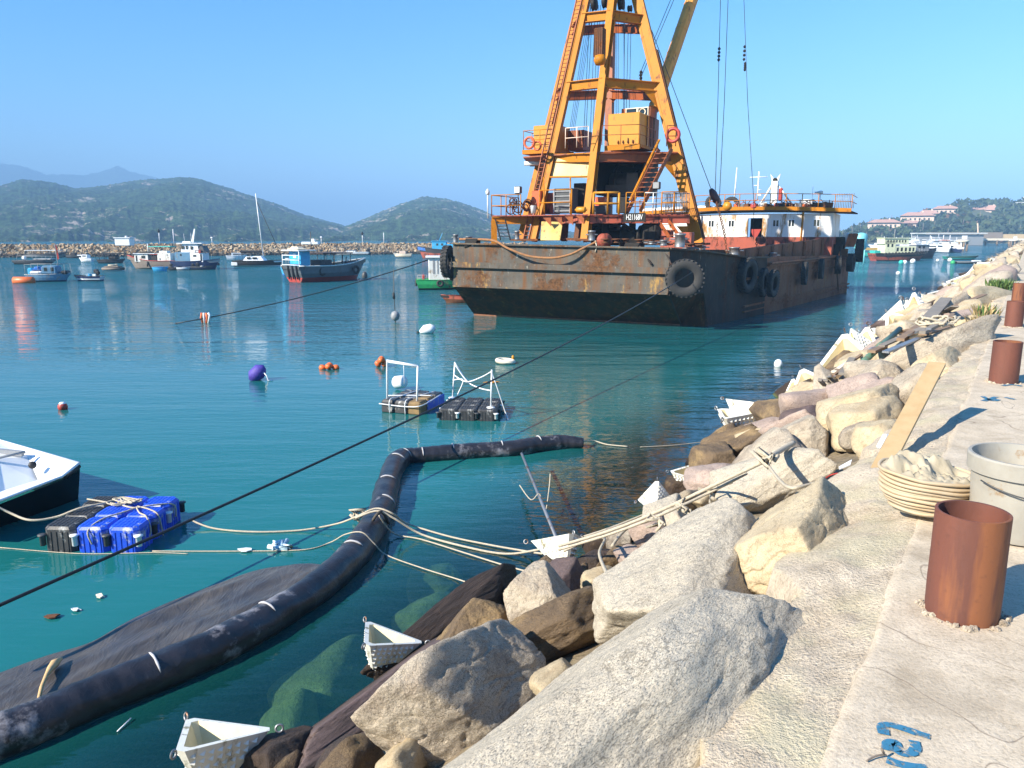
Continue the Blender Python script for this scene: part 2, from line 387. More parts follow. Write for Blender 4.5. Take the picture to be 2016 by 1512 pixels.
RM = {
 'cream': rock_mat('cream_granite', (.62, .53, .40), (.40, .32, .24), (.12, .1, .08), spk=.38, bm=.9),
 'sand': rock_mat('sandy_granite', (.57, .47, .31), (.44, .34, .21), (.14, .1, .06), spk=.25),
 'grey': rock_mat('grey_granite', (.62, .54, .415), (.51, .44, .335), (.12, .11, .095), gs=110, spk=.40, bm=.8),
 'pink': rock_mat('pinkish_granite', (.5, .38, .31), (.34, .26, .22), spk=.35),
 'brown': rock_mat('brown_rock', (.21, .145, .085), (.12, .085, .055), (.04, .03, .02), warm=(.32, .22, .11), spk=.35, bm=.8),
 'dark': rock_mat('dark_wet_rock', (.095, .068, .055), (.05, .04, .035), (.02, .02, .02), warm=(.13, .08, .05), spk=.3, wet=.5, bm=.8),
 'purple': rock_mat('purplish_slab', (.16, .11, .1), (.1, .075, .07), (.05, .04, .04), spk=.3, wet=.3),
 'weed': rock_mat('weedy_rock', (.40, .36, .17), (.20, .20, .10), (.06, .07, .03), spk=.4, wetline=False, bm=.9),
}
def put_rock(me, loc, size, e, mat, label, cat='boulder', group=None):
    o = bpy.data.objects.new('boulder', me); COL.objects.link(o); o.location = loc; o.scale = size; o.rotation_euler = e
    if not me.materials: me.materials.append(mat)
    o.material_slots[0].link = 'OBJECT'; o.material_slots[0].material = mat
    return tag(o, label, cat, group)
SLOPE = math.atan2(2.4, 4.12); AZ = math.atan2(T_.y, T_.x)
def slope_rot(yaw=0, tilt=0, roll=0):
    "x along the shore, y down the slope, z out of it"
    Rm = Matrix.Rotation(AZ, 3, 'Z') @ Matrix.Rotation(SLOPE+tilt, 3, 'X').inverted() @ Matrix.Rotation(yaw, 3, 'Z') @ Matrix.Rotation(roll, 3, 'Y')
    return Rm.to_euler()
# ================================================================ sea wall, quay
def shore():
    m, nt, N, L, b = mat_new('rubble_ground')
    f, _ = nz(nt, 3, 8, .7); f2, _ = nz(nt, 14, 5, .7)
    c = mixc(nt, ramp(nt, f, [(.35, 0.0), (.65, 1.0)]), (.3, .24, .14), (.13, .1, .07)); c = mixc(nt, ramp(nt, f2, [(.45, 0.0), (.6, .6)]), c, (.3, .24, .17))
    geo = N.new('ShaderNodeNewGeometry'); sp = N.new('ShaderNodeSeparateXYZ'); L.new(geo.outputs['Position'], sp.inputs[0])
    c = mixc(nt, ramp(nt, sp.outputs['Z'], [(.0, 1.0), (.3, 0.0)]), c, mixc(nt, ramp(nt, f2, [(.4, 0.0), (.6, 1.0)]), (.2, .22, .1), (.09, .1, .05)))
    L.new(c, b.inputs['Base Color']); b.inputs['Roughness'].default_value = .9
    L.new(bump(nt, f2, .8, .05), b.inputs['Normal'])
    S = [-8+.16*i for i in range(200)]; s = S[-1]
    while s < 900: s += .3+s*.02; S.append(s)
    Wc = [-30, -20, -14]+[-11+.22*i for i in range(49)]
    vs = []; fs = []
    for si in S:
        for wi in Wc:
            z = ground(si, wi)-.13
            if wi > -10: z += .2*noise.fractal(Vector((si*1.1, wi*1.3, 0)), 1, 2, 4)
            if wi < -4.4: z -= .4*min(1, (-4.4-wi)*3)
            if wi < -9.9: z = min(z, -3)
            if wi > -.6: z = min(z, 2.2)
            vs.append(SW(si, wi, z))
    n = len(Wc)
    for i in range(len(S)-1):
        for j in range(n-1): fs.append((i*n+j, i*n+j+1, (i+1)*n+j+1, (i+1)*n+j))
    mb = MB(); mb.add(vs, fs, 0, True); mb.build('rubble_slope', m, kind='structure')
    # ---- concrete
    def conc(name, apron=False):
        m, nt, N, L, b = mat_new(name)
        f, v = nz(nt, .9, 6, .6); f2, _ = nz(nt, 5, 6, .65, off=(3, 3, 3)); f3, _ = nz(nt, 60, 3, .7); f4, _ = nz(nt, 130, 2, .6)
        c = mixc(nt, ramp(nt, f, [(.38, 0.0), (.62, 1.0)]), (.56, .465, .345), (.44, .365, .27))
        c = mixc(nt, ramp(nt, f2, [(.42, 0.0), (.68, .8)]), c, (.66, .56, .43))
        c = mixc(nt, ramp(nt, f2, [(.3, .6), (.42, 0.0)]), c, (.33, .26, .18))
        c = mixc(nt, ramp(nt, f3, [(.36, .55 if apron else .4), (.5, 0.0)]), c, (.22, .18, .13))
        c = mixc(nt, ramp(nt, f4, [(.58, 0.0), (.72, .5)]), c, (.75, .68, .55))
        if apron:
            g, _ = nz(nt, 1.5, 4, .6, off=(8, 1, 1)); c = mixc(nt, ramp(nt, g, [(.5, 0.0), (.62, .45)]), c, (.5, .46, .29))
        else:
            st, _ = nz(nt, 1.3, 5, .6, stretch=(1, 1, 1), dist=1, off=(4, 8, 2)); c = mixc(nt, ramp(nt, st, [(.6, 0.0), (.7, .5)]), c, (.3, .24, .17))
            ck, _ = nz(nt, .8, 3, .5, dist=.6, off=(2, 1, 2)); c = mixc(nt, ramp(nt, ck, [(.496, 0.0), (.5, .7), (.504, 0.0)]), c, (.16, .12, .09))
        L.new(c, b.inputs['Base Color']); b.inputs['Roughness'].default_value = .92; b.inputs['Specular IOR Level'].default_value = .2
        n = bump(nt, f2, .35, .03); n = bump(nt, f3, .5 if not apron else .9, .008 if not apron else .018, n); L.new(n, b.inputs['Normal'])
        return m
    mq = conc('quay_concrete'); ma = conc('rough_concrete', True)
    S = [-6+.07*i for i in range(260)]; s = S[-1]
    while s < 900: s += .12+s*.02; S.append(s)
    Wc = [-.38, -.375, -.36, -.33, -.28]+[-.2+.14*i for i in range(40)]+[6, 9, 15, 30, 60]
    vs = []; fs = []
    for si in S:
        for j, wi in enumerate(Wc):
            z = 2.4+.004*noise.noise(Vector((si*.9, wi*.9, 3)))+.0015*noise.noise(Vector((si*5, wi*5, 3)))
            w = wi
            if j < 3:
                z -= (.0, .006, .02)[2-j] if j else .02; w += .035*noise.fractal(Vector((si*1.4, 2, 0)), 1, 2, 4)
            if j == 0: z = 1.9
            if j == 1: z -= .02
            vs.append(SW(si, w, z))
    n = len(Wc)
    for i in range(len(S)-1):
        for j in range(n-1): fs.append((i*n+j, i*n+j+1, (i+1)*n+j+1, (i+1)*n+j))
    mb = MB(); mb.add(vs, fs, 0, True); mb.build('quay', mq, kind='structure')
    # rough poured skirt spilling from the quay edge onto the rocks
    vs = []; fs = []; S = [-3+.06*i for i in range(560)]; nj = 34
    for si in S:
        wd = np.interp(si, [-3, 1, 2.5, 3.5, 4.6, 5.6, 7, 9, 12, 20, 31], [.75, .6, .55, .6, .8, .9, .75, .6, .4, .35, .3])
        wd += .22*noise.fractal(Vector((si*1.3, 0, 9)), .8, 2, 6)
        for j in range(nj+1):
            t = j/nj; w = -.30-wd*t; lift = .10*(1-t)+.03
            bul = .07*math.sin(math.pi*min(1, t*1.3)) if t < .77 else 0
            x = max(0, -.38-w); z = 2.392-.16*x-.24*x*x
            z += (.05*noise.fractal(Vector((si*1.1, w*1.6, 1)), 1, 2, 4)+.016*noise.fractal(Vector((si*7, w*7, 1)), 1, 2, 3)-.01)*min(1, t*4); z = min(z, 2.3935-.02*min(1, x*8))
            if t > .86: z -= (t-.86)*5.0
            vs.append(SW(si, w, z))
    n = nj+1
    for i in range(len(S)-1):
        for j in range(nj): fs.append((i*n+j, i*n+j+1, (i+1)*n+j+1, (i+1)*n+j))
    mb = MB(); mb.add(vs, fs, 0, True); mb.build('concrete_apron', ma, kind='structure')
shore()
# ================================================================ boulders
HERO = [  # s, w, up, half sizes (along, across, out), yaw, tilt, roll, kind, seed, label
 (3.4, -2.62, .12, (.70, .42, .40), -.1, .1, .1, 'cream', 3, 'large cream angular boulder with one shaded grey side, nearest the water at the bottom'),
 (2.7, -1.12, .05, (1.22, .80, .38), -.02, .0, 0, 'grey', 11, 'huge pale grey speckled granite slab at the bottom centre beside the concrete'),
 (4.5, -1.65, .08, (.86, .66, .36), .08, .05, .0, 'grey', 5, 'pale granite block with a dark square right face, behind the huge slab'),
 (4.75, -.98, .02, (.80, .42, .32), .05, .1, 0, 'sand', 9, 'yellowish lichen covered granite boulder merging into the rough concrete'),
 (7.15, -1.9, .14, (.62, .62, .30), .75, 0, 0, 'grey', 21, 'long rounded grey granite boulder with a black gap beneath it'),
 (4.85, -2.98, .14, (.36, .33, .35), .3, 0, .2, 'cream', 17, 'blocky cream boulder with dark right face under the steel pole foot'),
 (4.6, -3.52, .12, (.44, .36, .30), -.3, .1, -.15, 'brown', 14, 'brown angular boulder with an ochre lower edge above the dark ledge'),
 (5.35, -4.32, .14, (1.2, .20, .24), .06, -.1, .02, 'dark', 31, 'long dark ledge of rock with barnacles along the waterline'),
 (4.05, -3.72, .04, (1.55, .38, .26), .02, .12, 0, 'purple', 42, 'smooth purplish brown slab under the large cream boulder'),
 (4.55, -2.55, .05, (.55, .42, .22), .2, 0, .1, 'brown', 45, 'flat brown slab in shadow between the huge slab and the cream boulder'),
 (6.35, -3.85, .10, (.36, .33, .26), .4, 0, 0, 'brown', 51, 'dark brown boulder at the waterline left of the blocky cream one'),
 (5.75, -3.35, .04, (.45, .36, .26), .1, 0, 0, 'purple', 52, 'reddish brown boulder wedged behind the brown angular one'),
 (3.1, -3.95, .03, (.38, .22, .26), .2, 0, .2, 'dark', 61, 'dark wet rock at the bottom edge beside the floating white box'),
 (6.6, -2.75, .16, (.22, .20, .18), .2, 0, 0, 'pink', 66, 'small pinkish boulder wedged beside the ropes'),
 (7.5, -2.95, .08, (.45, .28, .22), .3, 0, 0, 'grey', 71, 'dark topped grey boulder under the mooring ropes'),
 (6.9, -3.6, -.05, (.4, .3, .18), .1, 0, 0, 'dark', 73, 'flat dark rock at the foot of the steel pole'),
 (8.9, -1.95, .14, (.46, .44, .30), .5, 0, .1, 'cream', 81, 'rounded cream boulder with the thick rope knotted across it'),
 (10.2, -3.35, .16, (.55, .4, .36), .6, 0, -.2, 'brown', 85, 'dark brown boulder facing the water left of the thick rope'),
 (13.1, -3.2, .2, (.7, .42, .42), .4, 0, -.3, 'brown', 88, 'tall dark brown rock beside the two white boxes'),
 (10.0, -1.55, .12, (.95, .6, .34), .1, 0, 0, 'sand', 91, 'broad smooth sand coloured boulder left of the wooden plank'),
 (12.6, -1.7, .2, (.5, .42, .34), .2, 0, 0, 'cream', 95, 'bright whitish boulder above the broad sand coloured one'),
 (14.2, -2.7, .2, (.9, .3, .32), .15, 0, -.35, 'cream', 99, 'tan slab tilted on edge with a dark rough side'),
 (10.4, -3.9, -.05, (.45, .3, .24), .2, 0, 0, 'brown', 103, 'low brown rock between two white boxes at the water'),
 (8.2, -3.5, -.08, (.35, .26, .2), .3, 0, 0, 'brown', 107, 'small brown rock under the white box by the ropes'),
 (9.2, -3.0, .05, (.6, .35, .24), .3, 0, 0, 'pink', 109, 'pinkish boulder crossed by the twisted ropes'),
 (11.6, -2.5, .1, (.6, .45, .3), .2, 0, 0, 'purple', 112, 'purplish grey boulder beside the dark brown rock'),
 (12.3, -.95, .05, (.9, .42, .28), 0, 0, 0, 'sand', 115, 'sand coloured boulder behind the wooden plank'),
 (15.4, -1.6, .15, (1.0, .6, .36), .1, 0, 0, 'sand', 118, 'large golden boulder above the plank top'),
 (18.0, -1.4, .15, (.9, .5, .34), -.1, 0, 0, 'sand', 121, 'golden boulder with scrub and scree around it'),
 (16.6, -2.9, .12, (.8, .45, .32), .1, 0, 0, 'brown', 124, 'flat brown boulder beside the green pipe'),
 (7.9, -.95, .02, (.5, .3, .22), .1, 0, 0, 'sand', 127, 'low sandy rock at the quay edge under the plank'),
]
for k, (s, w, up, hs, yaw, tilt, roll, kind, seed, lab) in enumerate(HERO):
    big = k < 9
    me = rock_mesh('boulder', 6 if big else 5, seed, planes=10, k=64, amp=.05 if kind != 'grey' else .055, sharp=.6 if kind != 'grey' else .2, fine=.012)
    z = ground(s, w)+up
    put_rock(me, SW(s, w, z), hs, slope_rot(yaw, tilt, roll), RM[kind], lab)
# smaller stock for the rest of the slope
stock = [rock_mesh('boulder', 4, 200+i, planes=9, k=30, amp=.07, fine=.02) for i in range(18)]
rr = random.Random(5); used = [(h[0], h[1], max(h[3][0], h[3][1])*.8) for h in HERO]+[(7.9, -4.5, .6), (7.3, -4.2, .5), (9.9, -4.4, .7), (9.2, -4.0, .6), (8.7, -3.8, .5), (11.2, -4.3, .6), (10.6, -4.1, .4), (16, -4.7, 1.0), (15.2, -4.3, .8), (14.4, -4.2, .6)]; cnt = 0
LABS = {'cream': 'cream boulder among the rubble of the sea wall slope', 'sand': 'sandy yellow boulder among the rubble of the sea wall slope', 'grey': 'grey granite boulder among the rubble of the sea wall slope', 'pink': 'pinkish boulder among the rubble of the sea wall slope', 'brown': 'brown boulder low among the rubble near the waterline', 'dark': 'dark wet boulder at the waterline of the sea wall', 'purple': 'purplish boulder among the rubble of the sea wall slope'}
def fill(n, s0, s1, w0, w1, a, b, up=.0):
    global cnt
    t = 0; k = 0
    while k < n and t < n*60 and cnt < 255:
        t += 1; s = rr.uniform(s0, s1); w = rr.uniform(w0, w1); q = rr.uniform(a, b)
        if any((s-u[0])**2+(w-u[1])**2 < ((q+u[2])*.63)**2 for u in used): continue
        used.append((s, w, q)); k += 1; cnt += 1
        kind = rr.choice(['brown', 'dark', 'brown', 'purple'] if w < -3.6 or (w < -2.9 and s < 7) else (['sand', 'cream', 'sand', 'sand', 'cream', 'cream', 'pink'] if w > -2.8 else ['sand', 'pink', 'cream', 'brown', 'sand']))
        put_rock(rr.choice(stock), SW(s, w, ground(s, w)+up+q*.1), (q*rr.uniform(1, 1.5), q*rr.uniform(.7, 1), q*rr.uniform(.42, .62)), slope_rot(rr.uniform(-.9, .9)+rr.choice([0, math.pi]), rr.uniform(-.35, .35), rr.uniform(-.45, .45)+rr.choice([0, 0, math.pi])), RM[kind], LABS[kind], group='rubble boulders of the sea wall')
fill(30, 2.6, 9, -4.3, -2.0, .14, .28); fill(40, 8, 22, -4.3, -1.0, .4, .85, .05); fill(40, 8, 24, -4.6, -1.0, .16, .36)
fill(95, 22, 60, -4.2, -.9, .45, .95, .0); fill(60, 55, 110, -4.2, -.9, .5, 1.0, .0)
# the far end of the slope, too far to tell apart
mb = MB(); rr = random.Random(8)
for i in range(900):
    s = 105+rr.random()**1.6*500; w = rr.uniform(-4.4, -.6); q = rr.uniform(.4, 1.0); c = SW(s, w, ground(s, w))
    vs = [c+Vector((rr.uniform(-q, q), rr.uniform(-q, q), rr.uniform(-.1, .5)*q)) for _ in range(7)]
    bm = bmesh.new(); [bm.verts.new(v) for v in vs]; r = bmesh.ops.convex_hull(bm, input=bm.verts); bm.verts.index_update()
    mb.add([v.co.copy() for v in bm.verts], [tuple(v.index for v in f.verts) for f in bm.faces], rr.choice([0, 0, 1])); bm.free()
mb.build('distant_rubble', [RM['sand'], RM['cream']], kind='stuff')
# drowned boulders seen through the shallows
UW = [(845, 1222, .62, .36, 'mossy green drowned boulder below the black boom and dark ledge'), (640, 1345, .75, .36, 'broad drowned boulder left of the tilted white box'), (575, 1455, .6, .4, 'weedy drowned boulder beside the nearest white box'), (1395, 1060, .4, .2, None), (700, 1440, .5, .3, 'drowned boulder beneath the tilted white box'), (850, 1150, .5, .3, 'deep drowned boulder farthest out in the shallows')]
for i, (px, py, a, hgt, lab) in enumerate(UW):
    if not lab: continue
    p = P(px, py, -.50)
    me = rock_mesh('drowned_boulder', 5, 300+i, planes=12, k=10, amp=.07)
    o = put_rock(me, p, (a, a*.7, hgt), slope_rot(i*.4), RM['weed'], lab, 'submerged rock')
    o.name = 'submerged_boulder'
# ================================================================ rusty pipe stubs along the quay
def rust_pipe_mat():
    m, nt, N, L, b = mat_new('rusted_pipe')
    f, _ = nz(nt, 2.2, 7, .65, stretch=(1, 1, .25)); f2, _ = nz(nt, 22, 5, .6, off=(2, 5, 1)); f3, _ = nz(nt, 4.5, 5, .6, stretch=(1, 1, .12), off=(7, 5, 1))
    c = mixc(nt, ramp(nt, f, [(.35, 0.0), (.65, 1.0)]), (.165, .055, .034), (.09, .034, .024))
    c = mixc(nt, ramp(nt, f3, [(.56, 0.0), (.63, .8)]), c, (.24, .085, .03)); c = mixc(nt, ramp(nt, f2, [(.58, 0.0), (.7, .4)]), c, (.08, .03, .02))
    L.new(c, b.inputs['Base Color']); b.inputs['Roughness'].default_value = .75; L.new(bump(nt, f2, .4, .006), b.inputs['Normal']); return m
RP = rust_pipe_mat()
PL = ['nearest rusty steel pipe stub standing on the quay beside the grey bucket', 'second rusty pipe stub standing on the quay beyond the bucket', 'third rusty pipe stub cut off by the right edge', 'farthest small rusty pipe stub at the right edge', 'rusty pipe stub far along the quay']
first = None
for i in range(4):
    s = 3.62+6.36*i
    loc = SW(s, -.075, 2.39)
    if first is None:
        t = thing('pipe_stub', PL[0], 'pipe', loc, group='rusty pipe stubs along the quay')
        mb = MB(); r = .142; hgt = .47
        mb.lathe((0, 0, 0), [(r, -.05), (r, .02), (r+.0015, .15), (r, .3), (r, hgt), (r-.003, hgt+.002), (r-.012, hgt), (r-.012, .02)], 48, smooth=True)
        mb.lathe((0, 0, 0), [(.0, .03), (r-.013, .03)], 24)
        o = bl(mb, 'pipe_wall', RP, t); first = t
        md = o.modifiers.new('es', 'EDGE_SPLIT'); md.split_angle = R(50)
        mb = MB(); rg = random.Random(3)
        for k in range(60):
            a = rg.uniform(0, 6.28); q = rg.uniform(.004, .022); rad = r+rg.uniform(.0, .03)
            mb.lathe((rad*math.cos(a), rad*math.sin(a), .012), [(0, -q), (q*.9, -q*.4), (q, q*.3), (0, q)], 5, (rg.uniform(-1, 1), rg.uniform(-1, 1), 1), smooth=False)
        bl(mb, 'mortar_crumbs', RM['cream'], t, kind='stuff')
    else:
        t = copy_tree(first); t.location = loc; t['label'] = PL[i]; t.rotation_euler = (0, 0, i*1.7)
# ================================================================ numbers sprayed on the concrete
def paint():
    m, nt, N, L, b = mat_new('blue_spray')
    f, _ = nz(nt, 45, 4, .7); tr = N.new('ShaderNodeBsdfTransparent'); mx = N.new('ShaderNodeMixShader')
    b.inputs['Base Color'].default_value = (.03, .17, .29, 1); b.inputs['Roughness'].default_value = .9
    L.new(ramp(nt, f, [(.34, 0.0), (.50, 1.0)]), mx.inputs[0]); L.new(tr.outputs[0], mx.inputs[1]); L.new(b.outputs[0], mx.inputs[2]); L.new(mx.outputs[0], N['Material Output'].inputs[0])
    def z8(l): return [P(1580+x/2.284, 850+y/2.284, 2.4065) for x, y in l]
    def strip(mb, pts, w):
        pts = smooth_path(pts, 5); L_, R_ = [], []
        for i, p in enumerate(pts):
            t = (pts[min(i+1, len(pts)-1)]-pts[max(i-1, 0)]).normalized(); n = Vector((-t.y, t.x, 0))*w/2*(1+.25*noise.noise(p*30))
            L_.append(p+n); R_.append(p-n)
        n = len(pts); mb.add(L_+R_, [(i, i+1, n+i+1, n+i) for i in range(n-1)])
    for nm, strokes, lab in [('painted_digit', [z8([(365, 1360), (362, 1322), (395, 1318), (450, 1332), (510, 1352), (572, 1370)])], 'blue sprayed digit 7 at the top of the number 127'),
        ('painted_digit', [z8([(382, 1432), (384, 1402), (412, 1396), (428, 1418), (440, 1442), (488, 1444), (508, 1420), (500, 1388)])], 'blue sprayed digit 2 in the middle of the number 127'),
        ('painted_digit', [z8([(378, 1474), (420, 1488), (480, 1502), (560, 1512)])], 'blue sprayed digit 1 at the bottom of the number 127')]:
        mb = MB()
        for st in strokes: strip(mb, st, .034)
        tag(mb.build(nm, m), lab, 'painted number', 'number 127 sprayed on the quay')
    mb = MB()
    for st in ([(1934, 780), (1952, 788), (1966, 786)], [(1936, 789), (1962, 781)], [(1978, 782), (1998, 786)], [(1974, 759), (1990, 757), (2012, 760)]):
        strip(mb, [P(x, y, 2.4065) for x, y in st], .05)
    tag(mb.build('painted_mark', m), 'faded blue sprayed marks on the quay beyond the bucket', 'painted mark')
paint()
# ================================================================ crane barge
def hull_mat(name, base, base2, rust, amt, ochre=0, salt=0):
    m, nt, N, L, b = mat_new(name)
    f, _ = nz(nt, .8, 6, .6); s, _ = nz(nt, 1.6, 7, .7, stretch=(1.6, 1.6, .14)); s2, _ = nz(nt, 5, 5, .65, stretch=(1.3, 1.3, .1), off=(4, 4, 4)); p, _ = nz(nt, .55, 9, .7, off=(9, 2, 5), stretch=(1, 1, 1.2)); q, _ = nz(nt, 7, 6, .7, off=(1, 9, 5))
    c = mixc(nt, ramp(nt, f, [(.35, 0.0), (.65, 1.0)]), base, base2)
    c = mixc(nt, ramp(nt, s2, [(.5, 0.0), (.72, .6)]), c, tuple(k*1.7 for k in base))
    c = mixc(nt, ramp(nt, s, [(.62-.2*amt, 0.0), (.74-.1*amt, .85)]), c, rust)
    c = mixc(nt, ramp(nt, p, [(.6-.09*amt, 0.0), (.66-.09*amt, .8)]), c, mixc(nt, ramp(nt, q, [(.4, 0.0), (.6, 1.0)]), rust, tuple(k*.35 for k in rust)))
    if ochre:
        g, _ = nz(nt, 1.5, 8, .75, stretch=(1, 1, .4), off=(5, 5, 0)); c = mixc(nt, ramp(nt, g, [(.58, 0.0), (.66, ochre)]), c, (.42, .25, .08))
    if salt:
        g, _ = nz(nt, 6, 8, .75, stretch=(1, 1, .3), off=(15, 5, 0)); c = mixc(nt, ramp(nt, g, [(.62, 0.0), (.7, salt)]), c, (.6, .55, .47))
    c = mixc(nt, ramp(nt, q, [(.3, .5), (.42, 0.0)]), c, (.03, .025, .02))
    L.new(c, b.inputs['Base Color']); b.inputs['Roughness'].default_value = .7; b.inputs['Specular IOR Level'].default_value = .1
    d, _ = nz(nt, 1.1, 3, .5); n = bump(nt, d, .35, .12); n = bump(nt, q, .3, .02, n); L.new(n, b.inputs['Normal']); return m
HB = hull_mat('hull_bow_paint', (.085, .078, .068), (.13, .115, .095), (.17, .075, .028), .75, .85, .8)
HS = hull_mat('hull_side_paint', (.045, .038, .034), (.075, .06, .05), (.1, .045, .025), .5, 0, .35)
HR = hull_mat('hull_side_rust', (.20, .095, .058), (.28, .14, .085), (.26, .09, .035), .7, .4)
HK = hull_mat('hull_bottom', (.045, .026, .016), (.075, .045, .025), (.18, .06, .022), .7, .3, .35)
YC = pm('crane_yellow', (.50, .195, .006), .55, col2=(.42, .145, .006), amt=.8, scale=1.4, rust=.18, rcol=(.22, .07, .012), rscale=2.5, bmp=.1, spec=.2)
YO = pm('crane_orange', (.33, .085, .016), .55, col2=(.25, .06, .012), amt=.8, scale=1.5, rust=.3, rcol=(.16, .05, .02), rscale=2.5)
YY = pm('cabin_yellow', (.56, .25, .008), .45, col2=(.5, .2, .006), amt=.6, scale=1, rust=.1, rcol=(.35, .12, .03), bmp=.06)
YP = pm('pale_yellow_panel', (.55, .36, .06), .5, col2=(.55, .44, .2), amt=1, scale=1.6, stretch=(1, 1, .3), rust=.25, rcol=(.35, .14, .04))
RD = pm('oxide_red', (.42, .09, .045), .65, col2=(.3, .07, .04), amt=1, scale=2, rust=.4, rcol=(.12, .04, .02))
RB = pm('rusty_brown', (.17, .075, .04), .75, col2=(.1, .05, .03), amt=1, scale=2.5, rust=.4, rcol=(.25, .09, .03), spec=.1)
DK = pm('greasy_black', (.016, .016, .017), .6, col2=(.035, .03, .025), amt=1, scale=3, spec=.15)
CB = pm('wire_rope', (.035, .035, .038), .5, .3, bmp=0)
AX = Vector((.885, -.465, 0)).normalized(); AY = Vector((.465, .885, 0)).normalized(); AZM = Matrix((AX, AY, Vector((0, 0, 1)))).transposed()
barge = thing('crane_barge', 'rusty derrick barge with tall yellow crane tower and white deckhouse, moored off the sea wall', 'barge', (9, 45, 0))
def V3(x, y, z): return Vector((x, y, z))
def build_hull():
    A = (-2.86, 37.5); B = (6.63, 32.5); C0 = (8.55, 34.05); C1 = (11.3, 37.45); C2 = (13.2, 39.9); S = (24.3, 55.6); Q = (13.2, 61.5); LB_ = (-1.6, 39.6)
    Aw = (-1.92, 39.35); Bw = (7.7, 34.75); Cw = (8.75, 34.3)
    ztop = {0: 3.68, 1: 3.52, 2: 3.35, 3: 3.02}
    up = [A, B, C0, C1, C2, S, Q, LB_]; zt = [3.68, 3.52, 3.36, 3.02, 2.95, 2.68, 2.7, 3.6]
    lo = [Aw, Bw, Cw, C1, C2, S, Q, (-1.5, 40.1)]
    zc = [1.6, 1.6, 1.5, .9, .9, .9, .9, 1.6]
    mb = MB(); n = len(up)
    top = [V3(*p, z) for p, z in zip(up, zt)]; ch = [V3(*p, z) for p, z in zip(up, zc)]; wl = [V3(*p, -.02) for p in lo]; bt = [V3(*p, -.9) for p in lo]
    def seg(a, b, c, d, mi, k):        # wall panel cut into k plates, each very slightly dished
        for i in range(k):
            t0, t1 = i/k, (i+1)/k
            mb.add([a.lerp(b, t0), a.lerp(b, t1), d.lerp(c, t1), d.lerp(c, t0)], [(0, 1, 2, 3)], mi)
    mats = [0, 1, 1, 1, 2, 2, 2, 1]
    for i in range(n):
        j = (i+1) % n; k = 6 if i in (0, 4) else 1
        seg(ch[i], ch[j], top[j], top[i], mats[i], k)
        seg(wl[i], wl[j], ch[j], ch[i], 3 if i in (0, 1, 7) else mats[i], k)
        seg(bt[i], bt[j], wl[j], wl[i], 3, 1)
    hull = mb.build('hull', [HB, HS, HR, HK], barge)
    # deck plates
    mb = MB(); f = [V3(*p, z-.04) for p, z in zip([A, B, C0, C1, C2], zt)]
    mb.add([V3(-2.7, 37.6, 3.55), V3(6.6, 32.7, 3.38), V3(8.4, 34.2, 3.2), V3(12.9, 39.8, 2.9), V3(6.0, 48, 2.9), V3(1.0, 44.5, 3.3)], [(0, 1, 2, 3, 4, 5)])
    mb.add([V3(13.2, 39.9, 2.62), V3(24.3, 55.6, 2.66), V3(13.2, 61.5, 2.66), V3(3.5, 46, 2.62)], [(0, 1, 2, 3)])
    mb.build('deck', RB, barge)
    # strakes, rims and frames on the hull
    mb = MB()
    def rim(pts, w, h, mi=0):
        for a, b in zip(pts[:-1], pts[1:]): mb.beam(a, b, w, h, mi)
    off = V3(-.04, -.09, 0)
    rim([V3(*A, 2.66)+off, V3(*B, 2.56)+off], .16, .26); rim([V3(*A, 3.66)+off*.5, V3(*B, 3.5)+off*.5, V3(8.6, 34.0, 3.34), V3(11.35, 37.4, 3.0), V3(13.25, 39.85, 2.93)], .2, .07)
    rim([V3(*A, 1.62)+off*.4, V3(*B, 1.6)+off*.4], .08, .08)
    mb.build('rubbing_strake', HB, barge)
    mb = MB()
    o2 = V3(.07, -.05, 0)
    for z0, z1, hh in ((2.5, 2.5, .09), (1.95, 1.95, .12), (.62, .62, .1), (.35, .35, .06)):
        mb.beam(V3(*C2, z0)+o2 if z0 > 1.96 else V3(*C1, z0)+o2, V3(*S, z1)+o2, .12, hh)
    mb.beam(V3(13.25, 39.85, 2.62)+o2, V3(*S, 2.66)+o2, .2, .08)
    mb.build('side_strake', HR, barge)
    mb = MB()
    mb.beam(V3(*B, 2.5)+o2, V3(*C1, 2.35)+o2*.6, .1, .2); mb.beam(V3(*B, 2.0)+o2*.3, V3(8.7, 34.2, 1.9), .05, .05)
    for p, q in (((6.63, 32.5, 1.55), (7.7, 34.75, 0)), ((8.5, 34.1, 1.5), (8.8, 34.3, -.1))): mb.beam(V3(*p)+o2*.5, V3(*q)+o2*.5, .06, .05)
    mb.build('corner_stiffener', HS, barge)
    # waterline encrustation
    mb = MB(); mb.beam(V3(*Aw, .05)+off, V3(*Bw, .05)+off, .06, .12); mb.beam(V3(*Aw, .27)+off*1.4+V3(-.05,-.1,0), V3(*Bw, .27)+off*1.4+V3(-.05,-.1,0), .04, .05)
    mb.build('waterline_weld', HR, barge)
    # coaming (rusty inner wall) behind the side deck
    mb = MB(); c0 = D(1454, 505, 39.8); c1 = D(1640, 500, 53.2); q0 = c0.copy(); q1 = c1.copy()
    mb.add([V3(q0.x, q0.y, 2.6), V3(q1.x, q1.y, 2.6), V3(q1.x, q1.y, 3.95), V3(q0.x, q0.y, 3.32)], [(0, 1, 2, 3)])
    dz = V3(-.12, .09, 0)
    mb.add([V3(q0.x, q0.y, 2.6)+dz, V3(q1.x, q1.y, 2.6)+dz, V3(q1.x, q1.y, 3.95)+dz, V3(q0.x, q0.y, 3.32)+dz], [(3, 2, 1, 0)])
    mb.add([V3(q0.x, q0.y, 3.32), V3(q1.x, q1.y, 3.95), V3(q1.x, q1.y, 3.95)+dz, V3(q0.x, q0.y, 3.32)+dz], [(0, 1, 2, 3)])
